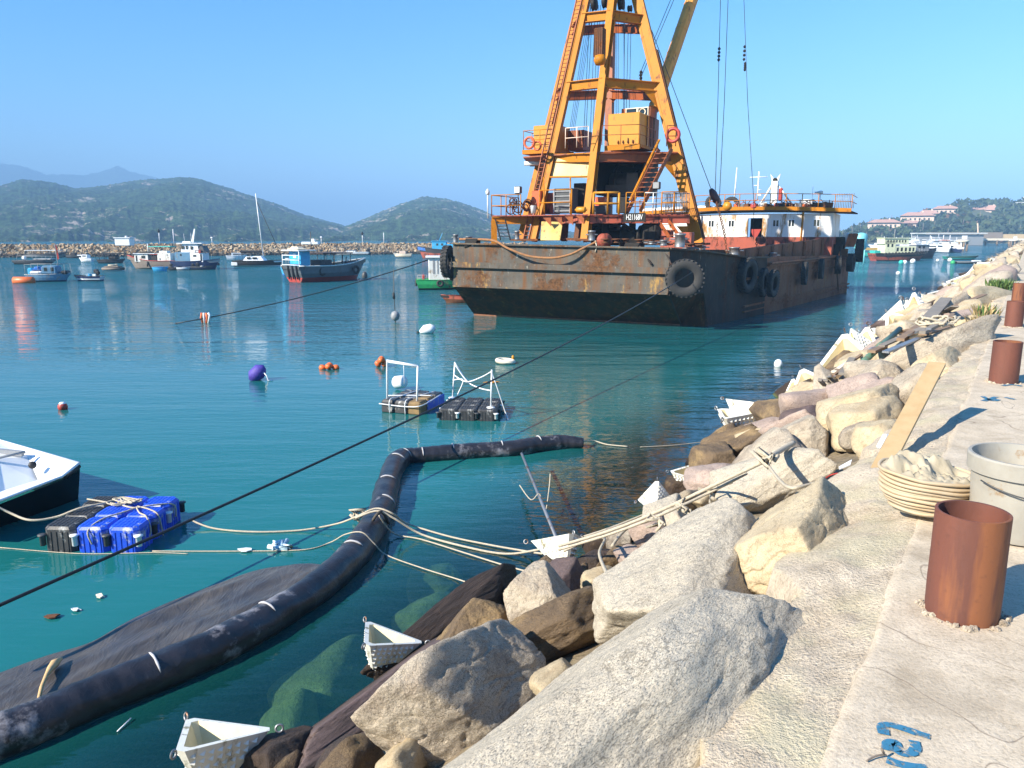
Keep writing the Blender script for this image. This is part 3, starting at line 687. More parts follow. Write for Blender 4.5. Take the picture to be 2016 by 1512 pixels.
    for k in range(9):
        p = q0.lerp(q1, (k+.5)/9); mb.beam(V3(p.x+.07, p.y-.05, 2.62), V3(p.x+.07, p.y-.05, 3.3+.6*(k+.5)/9), .06, .16)
    mb.beam(V3(q0.x, q0.y, 2.6), V3(q0.x, q0.y, 3.3), .1, .1)
    mb.box(V3(q0.x, q0.y, 2.95)+AX*-1.0, (2.0, .1, .7), AZM)
    mb.build('coaming', HR, barge)
    # anchor pockets, brackets
    for (px, py, d) in ((935, 487, 36.6), (1249, 497, 33.3)):
        mb = MB(); c = D(px, py, d); mb.box(c+AY*.06, (.42, .22, .72), AZM); mb.prism([c+AX*-.33+V3(0, 0, .42), c+AX*.33+V3(0, 0, .42), c+AX*.2+V3(0, 0, .2), c-AX*.45+V3(0, 0, 0)], -AY*.3)
        p = mb.build('anchor_pocket', DK, barge)
        mb = MB(); mb.lathe(c-AY*.12+V3(0, 0, .1), [(.13, -.05), (.13, .05)], 14, AX); mb.box(c-AY*.1+V3(0, 0, -.1), (.12, .12, .5), AZM); mb.build('roller', M['steel'], p)
    mb = MB(); mb.tube([D(1256, 480, 33.0), D(1283, 521, 32.4)], .05, 6); mb.tube([D(1308, 495, 32.2), D(1318, 512, 32.0), D(1325, 528, 31.8)], .035, 6); mb.build('hanging_bar', HS, barge)
    # bollards on deck
    def bollard(px, py, d, r, h, m=M['steel'], horn=True):
        c = D(px, py, d); mb = MB(); mb.lathe(c, [(r*1.1, 0), (r, .04), (r, h*.85), (r*1.15, h*.87), (r*1.15, h), (r*.2, h*1.02)], 14)
        if horn: mb.tube([c+AX*-r*1.9+V3(0, 0, h*.6), c+AX*r*1.9+V3(0, 0, h*.6)], .035, 6)
        mb.build('bollard', m, barge)
    for a in ((897, 477, 37.5, .12, .38), (923, 474, 37.5, .16, .2), (1018, 472, 37, .12, .42), (1165, 474, 34.5, .15, .45), (1338, 487, 33.6, .22, .6), (1360, 493, 34.2, .2, .15), (1380, 492, 35, .2, .2), (1445, 503, 37.5, .24, .4), (1306, 484, 33.3, .15, .25), (1284, 481, 33.4, .2, .12), (1521, 510, 42, .2, .35)): bollard(*a)
    # fairlead discs and cluttered plates along the bow edge
    rg = random.Random(4); 
    for i in range(10):
        x = 1195+i*20+rg.uniform(-5, 5); c = D(x, 478+max(0, x-1250)*.085, 34.2+rg.uniform(-.1, .8))
        mb = MB(); mb.lathe(c, [(.22, 0), (.1, .05), (.1, .12), (.24, .15), (.22, .18), (.02, .19)], 12); mb.build('fairlead', RB, barge)
build_hull()
def post_rail(name, pts, hgt, mat, r=.025, posts=None, mids=1, z0=0):
    mb = MB(); pts = [Vector(p) for p in pts]; up = Vector((0, 0, 1))
    for k in range(mids+1): mb.tube([p+up*(hgt*(k+1)/(mids+1)) for p in pts], r, 6)
    for a, b in zip(pts[:-1], pts[1:]):
        n = max(1, round((b-a).length/(posts or 1.2)))
        for i in range(n+1): p = a.lerp(b, i/n); mb.tube([p, p+up*hgt], r*1.1, 6)
    return mb.build(name, mat, barge)
def ladder(name, a, b, w, mat, n=None, side=None, r=.02, parent=None):
    a, b = Vector(a), Vector(b); s = (side or AX)*w/2; mb = MB()
    mb.beam(a-s, b-s, .05, .06); mb.beam(a+s, b+s, .05, .06); n = n or int((b-a).length/.3)
    for i in range(1, n): p = a.lerp(b, i/n); mb.tube([p-s, p+s], r, 5)
    return mb.build(name, mat, parent or barge)
def cbox(px, py, d, w, dp, h): # box from its front right bottom corner
    return D(px, py, d)-AX*w/2+AY*dp/2+Vector((0, 0, h/2)), (w, dp, h)
def tower():
    legs = {'N': (D(1152, 474, 36.6), D(1222, -140, 39.3)), 'L': (D(1050, 474, 38.6), D(1186, -140, 39.8)), 'K': (D(1026, 474, 43), D(1178, -140, 41.5)), 'R': (D(1376, 482, 37.2), D(1222, -140, 40.3)), 'B': (D(1196, 474, 43.5), D(1206, -140, 42))}
    spec = {'N': (.30, .42, YC), 'L': (.32, .34, YC), 'K': (.38, .4, YC), 'R': (.48, .4, YC), 'B': (.4, .4, YO)}
    def at(k, py):
        a, b = legs[k]; lo, hi = 0, 1
        for _ in range(30):
            m = (lo+hi)/2; q = a.lerp(b, m); d = depth(q); y = 756+F*((H-q.z)/d-SP)/CP
            if y > py: lo = m
            else: hi = m
        return a.lerp(b, lo)
    for k, (a, b) in legs.items():
        w, h, m = spec[k]; mb = MB()
        if k == 'N': mb.ibeam(a, b, .36, .38, .05, up=Vector((.5, .85, 0)))
        else:
            mb.beam(a, b, w, h, up=AY)
            if k in 'RL': x, y, z = basis(b-a, AY); mb.beam(a-y*(h/2+.012)+x*(w/2-.02), b-y*(h/2+.012)+x*(w/2-.02), .12, .02, up=AY); mb.beam(a-y*(h/2+.012)-x*(w/2-.02), b-y*(h/2+.012)-x*(w/2-.02), .12, .02, up=AY)
        mb.build('tower_leg', m, barge)
        mb = MB(); mb.box(a+Vector((0, 0, .05)), (.9, .9, .1), AZM); mb.build('leg_foot', RB, barge)
    # cross beams at four levels
    for (yl, yn, yr, yk, yb, hh) in ((36, 30, 40, 62, 56, .46), (171, 163, 172, 190, 186, .46)):
        for a, b, m, w in ((at('L', yl), at('N', yn), YC, .3), (at('N', yn), at('R', yr), YC, .3), (at('K', yk), at('B', yb), YO, .3), (at('B', yb), at('R', yr+18), YO, .3), (at('L', yl), at('K', yk), YO, .25)):
            mb = MB(); mb.ibeam(a, b, w, hh, .04); x = (b-a)
            for t in (.12, .88):   # gussets
                p = a.lerp(b, t); q = a.lerp(b, t+(-.1 if t < .5 else .1)); mb.prism([p-Vector((0, 0, hh/2)), q-Vector((0, 0, hh/2)), q-Vector((0, 0, hh/2+.35))], basis(x)[0]*.03)
            mb.build('cross_beam', m, barge)
    # level of the cabins
    pl = [D(1030, 300, 39.6), at('N', 301), D(1334, 303, 37.4), D(1345, 302, 42.5), D(1044, 301, 44.5)]
    mb = MB(); zz = pl[1].z
    P5 = [Vector((p.x, p.y, zz)) for p in pl]; mb.prism(P5, (0, 0, .06)); mb.build('upper_platform', YO, barge)
    for a, b, m in ((at('L', 303), at('N', 301), YC), (at('N', 301), at('R', 302), YO), (at('B', 306), at('R', 306), YO), (at('L', 303), at('K', 306), YO)):
        mb = MB(); mb.ibeam(a-Vector((0, 0, .22)), b-Vector((0, 0, .22)), .3, .42, .04); mb.build('cross_beam', m, barge)
    # knee brackets at the right leg
    for py, sgn in ((318, -1), (318, 1), (445, -1), (180, -1)):
        c = at('R', py); mb = MB(); dv = (at('N', 301)-at('R', 302)).normalized()*(1 if sgn < 0 else -.15)
        mb.prism([c, c+dv*.9+Vector((0, 0, .0)), c-Vector((0, 0, .95))], -AY*.06 + Vector((0,0,.001))); mb.build('knee_bracket', YC, barge)
    # cabins
    c, s = cbox(1258, 284, 36.9, 1.62, 1.5, 1.5); mb = MB(); mb.box(c, s, AZM, bev=.03); cab = mb.build('operator_cabin', YY, barge)
    mb = MB(); mb.box(c+AY*1.6+AX*.05, (1.5, 1.6, 1.55), AZM, bev=.02); mb.build('cabin_rear', YO, barge)
    mb = MB(); mb.box(c+AY*.0+Vector((0, 0, -.82)), (1.85, 1.7, .14), AZM, taper=(1, 1)); mb.prism([c+AX*-.9-AY*.84+Vector((0, 0, -.75)), c+AX*.92-AY*.84+Vector((0, 0, -.75)), c+AX*.92-AY*.84+Vector((0, 0, -.98)), c+AX*-.9-AY*.84+Vector((0, 0, -.98))], -AY*.05); mb.build('cabin_shelf', YC, barge)
    u = c+AY*1.2+AX*.12+Vector((0, 0, .95)); mb = MB(); mb.box(u, (1.5, 1.1, .45), AZM); up = mb.build('cabin_upper', YO, barge)
    mb = MB()
    for x in (-.35, .25): mb.box(u+AX*(x+.1)-AY*.57, (.5, .04, .36), AZM)
    mb.build('window', M['glass'], up)
    mb = MB()
    for x in (-.62, -.06, .0, .52): mb.box(u+AX*(x+.13)-AY*.6, (.04, .04, .42), AZM)
    for z in (-.2, .2): mb.box(u+AX*.08-AY*.6+Vector((0, 0, z)), (1.2, .05, .04), AZM)
    mb.lathe(u+AX*.36-AY*.62, [(.17, 0), (.17, .03), (.13, .03), (.13, 0)], 16, AY, closed=True); mb.build('window_frame', M['cream'], up)
    mb = MB()
    for x in (-.45, -.2, .05, .3): mb.lathe(c+AX*(x+.2)-AY*.78+Vector((0, 0, -.68)), [(.02, 0), (.05, .05), (.03, .14), (.02, .26 if x == .05 else .16)], 8)
    mb.build('cabin_fittings', RB, cab)
    mb = MB()
    for x in (.35, .95, 1.45): mb.beam(c+AX*.84+AY*(x)+Vector((0, 0, -.7)), c+AX*.84+AY*x+Vector((0, 0, .75)), .04, .04)
    mb.build('cabin_seam', RB, cab)
    c2, s2 = cbox(1096, 293, 39.4, 1.35, 1.7, 1.22); mb = MB(); mb.box(c2, s2, AZM, bev=.03); mb.build('winch_house', YY, barge)
    mb = MB(); mb.box(c2+AX*1.1+AY*1.2+Vector((0, 0, -.05)), (.9, 1.2, 1.0), AZM); mb.build('equipment_box', YO, barge)
    mb = MB(); mb.box(c2+AY*-.1-AX*.15+Vector((0, 0, -.72)), (2.0, 2.2, .22), AZM); mb.build('left_balcony', YC, barge)
    # rails round the cabins
    f0 = c2-AX*1.1-AY*1.15+Vector((0, 0, -.6)); f1 = f0+AX*1.9; post_rail('railing', [f0+AY*2, f0, f1], .95, YC, .02, .9)
    g0 = D(1113, 292, 37.6); g1 = D(1158, 289, 37.0); post_rail('railing', [g0, g1], .95, M['peach'], .022, .8)
    h0 = D(1185, 281, 36.4); h1 = D(1259, 279, 35.9); h2 = h1+AY*2.4; mb = MB()
    for k in (.35, .78): mb.tube([h0+Vector((0, 0, k)), h1+Vector((0, 0, k)), h2+Vector((0, 0, k))], .017, 5)
    for p in (h0, h1, h0.lerp(h1, .5), h2): mb.tube([p-Vector((0, 0, .1)), p+Vector((0, 0, .8))], .017, 5)
    mb.build('railing', YO, barge)
    j0 = D(1312, 288, 36.6); post_rail('railing', [j0, D(1330, 288, 36.8)], .95, YO, .022, .5)
    # engine house, panel, exhaust
    mb = MB(); mb.prism([at('L', 306)+AX*.2, at('N', 304)-AX*.1+AY*.3, at('N', 350)-AX*.1+AY*.3, at('L', 349)+AX*.2], AY*.08); mb.build('yellow_panel', YP, barge)
    mb = MB(); mb.tube([at('L', 349)-AY*.1, at('N', 348)-AY*.1], .05, 6); mb.tube([D(1070, 349, 38), D(1072, 425, 38)], .04, 6); mb.tube([D(1123, 349, 37.8), D(1123, 425, 37.8)], .04, 6); mb.build('frame_pipe', YC, barge)
    c3, s3 = cbox(1264, 382, 39.4, 2.5, 2.6, 1.8); mb = MB(); h = Vector((0, 0, 1))
    mb.box(c3+AY*1.2, (2.5, .08, 1.8), AZM); mb.box(c3-AX*1.25, (.08, 2.6, 1.8), AZM); mb.box(c3+AX*1.25, (.08, 2.4, 1.8), AZM); mb.box(c3+h*.9, (2.6, 2.7, .08), AZM); eh = mb.build('engine_house', DK, barge)
    mb = MB(); mb.lathe(c3-h*.2, [(.5, -.9), (.5, .9)], 16, AX); mb.lathe(c3-h*.2, [(.62, -.6), (.62, -.5)], 16, AX); mb.lathe(c3-h*.2, [(.62, .5), (.62, .6)], 16, AX); mb.box(c3-h*.6, (2, 1.4, .5), AZM); mb.tube([c3-AX*.8+h*.3, c3-AX*.5+h*.8, c3+AX*.3+h*.6], .08, 8); mb.box(c3+AX*.6-AY*.8-h*.3, (.6, .5, 1), AZM); mb.build('winch', M['darkgrey'], eh)
    mb = MB(); mb.box(c3-AY*1.35+h*.83+AX*.35, (1.0, .06, .08), AZM); mb.build('light_tube', M['clean_white'], eh)
    mb = MB(); mb.tube([D(1032, 322, 40), D(1076, 321.5, 40)], .11, 12); mb.build('exhaust_pipe', M['white'], barge)
    # lower platform
    zl = D(1160, 424, 36.8).z; Q = [D(968, 424, 38.8), at('N', 424)-AY*.25, D(1358, 424, 36.3), D(1350, 424, 41), D(1000, 424, 43.5)]
    Q = [Vector((p.x, p.y, zl)) for p in Q]; mb = MB(); mb.prism(Q, (0, 0, .05)); mb.build('lower_platform', RD, barge)
    dn = Vector((0, 0, -.2))
    for a, b, m in ((Q[0], at('L', 430).lerp(Q[1], .0), YC), (at('L', 430), Q[1], RD), (Q[1], Q[2], RD)):
        a = Vector((a.x, a.y, zl)); b = Vector((b.x, b.y, zl)); mb = MB(); mb.ibeam(a+dn, b+dn, .22, .36, .035); mb.build('platform_beam', m, barge)
    mb = MB(); a, b = Q[0].lerp(Q[1], .55)+dn*.5, Q[1]
    for k in range(4): p = a.lerp(b, k/4+.05); mb.prism([p-AY*.15, p+AX*.42-AY*.15, p+AX*.42-AY*.1+Vector((0, 0, -.42))], AY*.04)
    mb.build('corbel_plates', YO, barge)
    mb = MB(); mb.beam(Q[0]+Vector((.12, 0, -.2)), Q[0]+Vector((.12, 0, -1.45)), .3, .3); mb.build('platform_post', YC, barge)
    mb = MB(); mb.tube([Q[0]+Vector((-.2, 0, -.1)), Q[0]+Vector((-.2, 0, 1.35))], .035, 6); mb.lathe(Q[0]+Vector((-.2, 0, 1.05)), [(.03, 0), (.1, .05), (.1, .2), (.02, .32)], 8); mb.build('lantern_post', M['white'], barge)
    post_rail('railing', [Q[0]+AY*3, Q[0], Q[0].lerp(Q[1], .32)], 1.05, YC, .026, .95, 1)
    post_rail('railing', [D(1062, 424, 37.7), D(1125, 423, 36.7)], 1.2, YC, .03, 1.6, 1)
    post_rail('railing', [D(1168, 422, 36.2), D(1196, 422, 36), D(1218, 422, 36)], 1.0, YY, .055, .65, 1)
    post_rail('railing', [D(1232, 420, 35.8), D(1268, 420, 35.8)], .95, YC, .022, .45, 1)
    post_rail('railing', [D(1268, 420, 36.2), D(1302, 420, 36.2)], .95, M['white'], .022, .45, 1)
    post_rail('railing', [D(1302, 420, 36.0), D(1350, 419, 36.3)], .98, YC, .03, .6, 1)
    # gear on the lower platform
    def gear(nm, px, py, d, w, dp, h, m, bev=.02):
        c, s = cbox(px, py, d, w, dp, h); mb = MB(); mb.box(c, s, AZM, bev=bev); return mb.build(nm, m, barge), c
    gear('locker', 1064, 420, 38.6, .5, .5, 1.12, M['orange_red']); gear('tank_box', 1092, 421, 38.9, .75, .7, 1.05, RD)
    o, c = gear('generator_set', 1124, 419, 38.0, .95, .9, 1.2, M['darkgrey'])
    mb = MB()
    for k in range(5): mb.box(c-AY*.47+Vector((0, 0, -.5+k*.24)), (.86, .06, .05), AZM)
    for x in (-.44, .44): mb.box(c-AY*.48+AX*x, (.06, .08, 1.2), AZM)
    mb.build('louvre', M['grey'], o)
    gear('pump_block', 1150, 420, 38.8, .6, .9, 1.5, DK); gear('fuel_tank', 1190, 408, 37.5, .5, .6, .5, M['orange_red']); gear('steel_box', 1196, 421, 37.2, .7, .5, .4, M['darkgrey']); gear('control_panel', 1232, 419, 37.2, .5, .5, .75, DK)
    mb = MB(); mb.lathe(D(1144, 413, 36.1), [(.12, -.22), (.14, -.2), (.14, .2), (.12, .22)], 12, AX); mb.lathe(D(1144, 413, 36.1), [(.05, -.3), (.05, .3)], 8, AX); mb.build('pulley_block', YY, barge)
    # flood lamps
    for px, py, d, hh in ((1291, 378, 36.6, 1.15), (1020, 378, 38.4, 1.0)):
        b0 = D(px, 421, d); mb = MB(); mb.tube([b0, b0+Vector((0, 0, hh))], .03, 6); mb.tube([b0+Vector((0, 0, hh))-AX*.15, b0+Vector((0, 0, hh))+AX*.15], .02, 6); p = mb.build('lamp_post', M['darkgrey'], barge)
        mb = MB(); mb.box(b0+Vector((0, 0, hh+.17)), (.34, .25, .34), AZM, bev=.03); mb.build('flood_lamp', M['darkgrey'], p)
        mb = MB(); mb.box(b0+Vector((0, 0, hh+.17))-AY*.135, (.28, .012, .28), AZM); mb.build('lamp_glass', M['clean_white'] if px < 1100 else M['grey'], p)
    # basket
    rg = random.Random(1); mb = MB(); b0 = D(1303, 419, 36.5)
    for i in range(16): x = i/15*1.15; mb.tube([b0+AX*x, b0+AX*(x+rg.uniform(-.02, .02))+Vector((0, 0, .9))], .014, 4); mb.tube([b0+AX*x+AY*.6, b0+AX*x+AY*.6+Vector((0, 0, .9))], .014, 4)
    for z in (.05, .5, .9): mb.tube([b0+Vector((0, 0, z)), b0+AX*1.15+Vector((0, 0, z)), b0+AX*1.15+AY*.6+Vector((0, 0, z)), b0+AY*.6+Vector((0, 0, z)), b0+Vector((0, 0, z))], .02, 5)
    mb.build('wire_basket', M['steel'], barge)
    # rope heap on the left end
    mb = MB()
    for i in range(14):
        c = D(1010+rg.uniform(-6, 36), 417-rg.uniform(0, 22), 38.3+rg.uniform(0, .7)); a = rg.uniform(.1, .28)
        mb.tube([c+Vector((a*math.cos(t), a*.6*math.sin(t)*rg.uniform(.8, 1.2), -a*1.2*math.sin(t))) for t in np.linspace(0, 6.0, 12)], .03, 5)
    mb.build('hose_coils', RB, barge)
    # stairs
    def stair(a, b, w, m, nm='stair'):
        s = AX*w/2; mb = MB(); mb.beam(a-s, b-s, .04, .2); mb.beam(a+s, b+s, .04, .2); n = int(abs(b.z-a.z)/.22)
        for i in range(1, n): p = a.lerp(b, i/n); mb.box(p, (w, .2, .03), AZM)
        o = mb.build(nm, m, barge)
    stair(D(1248, 416, 36.4), D(1310, 293, 36.9), .62, YO); ladder('stair_rail', D(1240, 395, 36.0), D(1298, 275, 36.6), .05, YC, 2)
    stair(D(1333, 474, 35.2), D(1304, 432, 36.6), .5, YO)
    ladder('black_ladder', D(995, 472, 38), D(985, 432, 38.4), .55, M['black'], 6)
    ladder('tower_ladder', at('L', 472)-AX*.32-AY*.25, at('L', -100)-AX*.32-AY*.25, .3, YO, 70)
    ladder('tower_ladder', at('R', 470)+AX*.34-AY*.05, at('R', 100)+AX*.34-AY*.05, .22, RB, 44, side=AY)
    # ochre plate and machinery under the platform
    mb = MB(); mb.prism([D(1064, 473, 37.4), D(1102, 473, 37.0), D(1108, 436, 37.6), D(1066, 436, 38)], AY*.08); mb.build('ochre_plate', YP, barge)
    mb = MB(); mb.beam(D(1110, 474, 38), D(1113, 434, 38), .3, .3); mb.beam(D(1136, 474, 37.3), D(1141, 434, 37.3), .25, .3); mb.box(D(1122, 471, 37.4), (1.3, .2, .12), AZM); mb.build('door_frame', RB, barge)
    mb = MB(); c = D(1222, 468, 37.8)
    mb.lathe(c-AX*.2, [(.55, -1.2), (.55, -1.1), (.38, -1.1), (.38, .3), (.6, .3), (.6, .4), (.4, .4), (.4, 1.2), (.6, 1.2), (.6, 1.3)], 20, AX); mb.box(c+AX*1.6+Vector((0, 0, .2)), (.9, .9, 1.1), AZM, bev=.15); mb.box(c-AX*1.2+AY*.8+Vector((0, 0, .3)), (1.6, .8, .9), AZM, bev=.1)
    mb.beam(D(1190, 475, 38), D(1190, 434, 38), .25, .25); mb.beam(D(1245, 475, 38.2), D(1245, 434, 38.2), .3, .3); mb.tube([D(1200, 445, 37.2), D(1225, 440, 37.3), D(1250, 458, 37.3), D(1265, 474, 37)], .09, 8); mb.box(D(1275, 462, 37.4), (.7, .6, .7), AZM, bev=.1)
    mb.build('anchor_winch', DK, barge)
    mb = MB(); mb.lathe(D(1190, 474, 35.6), [(.02, -.16), (.34, -.15), (.34, -.1), (.14, -.1), (.14, .1), (.34, .1), (.34, .15), (.02, .16)], 18, AX*.8-AY*.6); mb.build('cable_drum', RD, barge)
    mb = MB(); mb.box(D(1330, 474, 35.4), (1.0, .5, .3), AZM, bev=.03); mb.box(D(1350, 470, 36.2), (.7, .5, .6), AZM, bev=.03); mb.box(D(1313, 468, 36.8), (.5, .5, .7), AZM); mb.build('deck_gear', RD, barge)
    # top of the tower: head frame with sheaves
    mb = MB(); hc = D(1205, -150, 40); mb.box(hc, (2.0, 2.4, .5), AZM, bev=.05); mb.box(hc+Vector((0, 0, -1.4)), (1.8, 1.6, .3), AZM); mb.build('tower_head', YC, barge)
    for px, py, r in ((1170, 8, .32), (1191, 4, .3), (1223, 6, .34), (1240, 17, .16)):
        mb = MB(); mb.lathe(D(px, py, 39.2), [(.05, -.1), (r, -.09), (r*.85, 0), (r, .09), (.05, .1)], 20, AX); mb.build('sheave', DK, barge)
    mb = MB(); mb.box(D(1181, 85, 37.2), (.5, .4, 1.35), AZM, bev=.04)
    for k in range(5): mb.box(D(1181, 85, 37.2)-AY*.21+AX*(-.2+k*.1), (.025, .03, 1.3), AZM)
    cw = mb.build('counterweight', RB, barge)
    mb = MB(); mb.lathe(D(1181, 118, 37.2), [(.05, -.3), (.24, -.2), (.27, 0), (.24, .2), (.05, .3)], 12, AX); mb.build('hook_block', YC, barge)
    # boom
    a, b = D(1287, 215, 42.5), D(1418, -165, 45.5); mb = MB(); mb.tube([a, b], .32, 10, smooth=False); x, y, z = basis(b-a)
    mb.tube([a-x*.24-y*.24, b-x*.24-y*.24], .035, 6)
    for k in range(9): p = a.lerp(b, k/8+.02 if k < 8 else .99); mb.lathe(p, [(.34, -.03), (.34, .03)], 10, z, smooth=False)
    mb.build('boom', pm('boom_buff', (.72, .33, .06), .6, col2=(.6, .25, .04), amt=.6, scale=1.5, rust=.1, rcol=(.25, .09, .03)), barge)
    # falls and wires in the tower
    mb = MB(); rg = random.Random(9)
    for i, (x0, x1, y1) in enumerate([(1178, 1166, 290), (1172, 1161, 290), (1167, 1152, 290), (1162, 1148, 290), (1164, 1120, 285), (1160, 1117, 285), (1167, 1123, 285), (1170, 1126, 285), (1213, 1213, 230), (1217, 1217, 230), (1228, 1229, 215), (1238, 1233, 215), (1243, 1239, 215), (1230, 1228, 215), (1189, 1176, 300), (1182, 1172, 295)]):
        mb.tube([D(x0, 10, 39.6+.06*i), D(x1, y1, 39.6+.06*i)], .014, 4)
    mb.build('hoist_wires', CB, barge)
    for pts in ([D(1345, -60, 44), D(1258, 150, 40.5)], [D(1352, -60, 44), D(1262, 152, 40.5)], [D(1283, 60, 40), D(1402, 378, 40)], [D(1421, -100, 44.5), D(1412, 250, 43), D(1408, 378, 41)], [D(1437, -100, 44.5), D(1426, 200, 43), D(1416, 395, 41)], [D(1461, -100, 48), D(1472, 200, 48), D(1484, 395, 48), D(1484, 470, 48)]):
        mb = MB(); mb.tube(pts, .018, 5); mb.build('stay_wire', CB, barge)
    for c, ln in ((D(1416, 96, 44), .8), (D(1466, 92, 48), 1.0), (D(1467, 125, 48), .5), (D(1262, 142, 40.6), .6)):
        mb = MB()
        for k in range(4): mb.lathe(c+Vector((0, 0, -ln*k/4)), [(.01, -.1), (.07, -.05), (.09, 0), (.07, .05), (.01, .1)], 8)
        mb.build('turnbuckle', DK, barge)
    # hook block and chain hanging at the right of the tower
    mb = MB(); a, b = D(1399, 372, 40), D(1414, 400, 40); mb.tube([a, a.lerp(b, .3), a.lerp(b, .8), b], [.1, .2, .2, .08], 10); mb.build('hook_block', pm('dark_red_iron', (.09, .03, .03), .5), barge)
    def chain(pts, r=.05, st=.13):
        pts = smooth_path(pts, 8); L_ = 0; mb = MB(); last = -1; k = 0
        for p, q in zip(pts[:-1], pts[1:]):
            n = max(1, int((q-p).length/st))
            for i in range(n):
                c = p.lerp(q, i/n); x, y, z = basis(q-p); s = x if k % 2 else y; k += 1
                mb.tube([c+z*st*.6*math.sin(t)+s*r*math.cos(t) for t in np.linspace(0, 2*math.pi, 7)], r*.32, 4, cap=False)
        return mb
    chain([D(1411, 400, 38.5), D(1419, 430, 38), D(1427, 465, 37.5), D(1431, 505, 37)], .06, .16).build('chain', RB, barge)
    chain([D(1489, 470, 43), D(1491, 500, 42), D(1493, 515, 41.5)], .06, .16).build('chain', RB, barge)
    chain([D(1412, 440, 41), D(1412, 486, 40)], .05, .15).build('chain', RB, barge)
    # registration number
    bx = D(1249, 428, 35.72); mb = MB(); mb.box(bx, (1.08, .03, .4), AZM); sg = mb.build('number_board', DK, barge)
    cu = bpy.data.curves.new('t', 'FONT'); cu.body = 'H21168V'; cu.size = .36; cu.align_x = 'CENTER'; cu.align_y = 'CENTER'; cu.extrude = .004; cu.space_character = .98
    to = bpy.data.objects.new('t', cu); COL.objects.link(to); bpy.context.view_layer.update()
    me = bpy.data.meshes.new_from_object(to.evaluated_get(bpy.context.evaluated_depsgraph_get())); bpy.data.objects.remove(to)
    Mx = Matrix.Translation(bx-AY*.025) @ (Matrix((AX*.6, Vector((0, 0, 1)), -AY)).transposed().to_4x4()); me.transform(Mx); me.materials.clear(); me.materials.append(M['clean_white'])
    link('registration_number', me, barge)
tower()
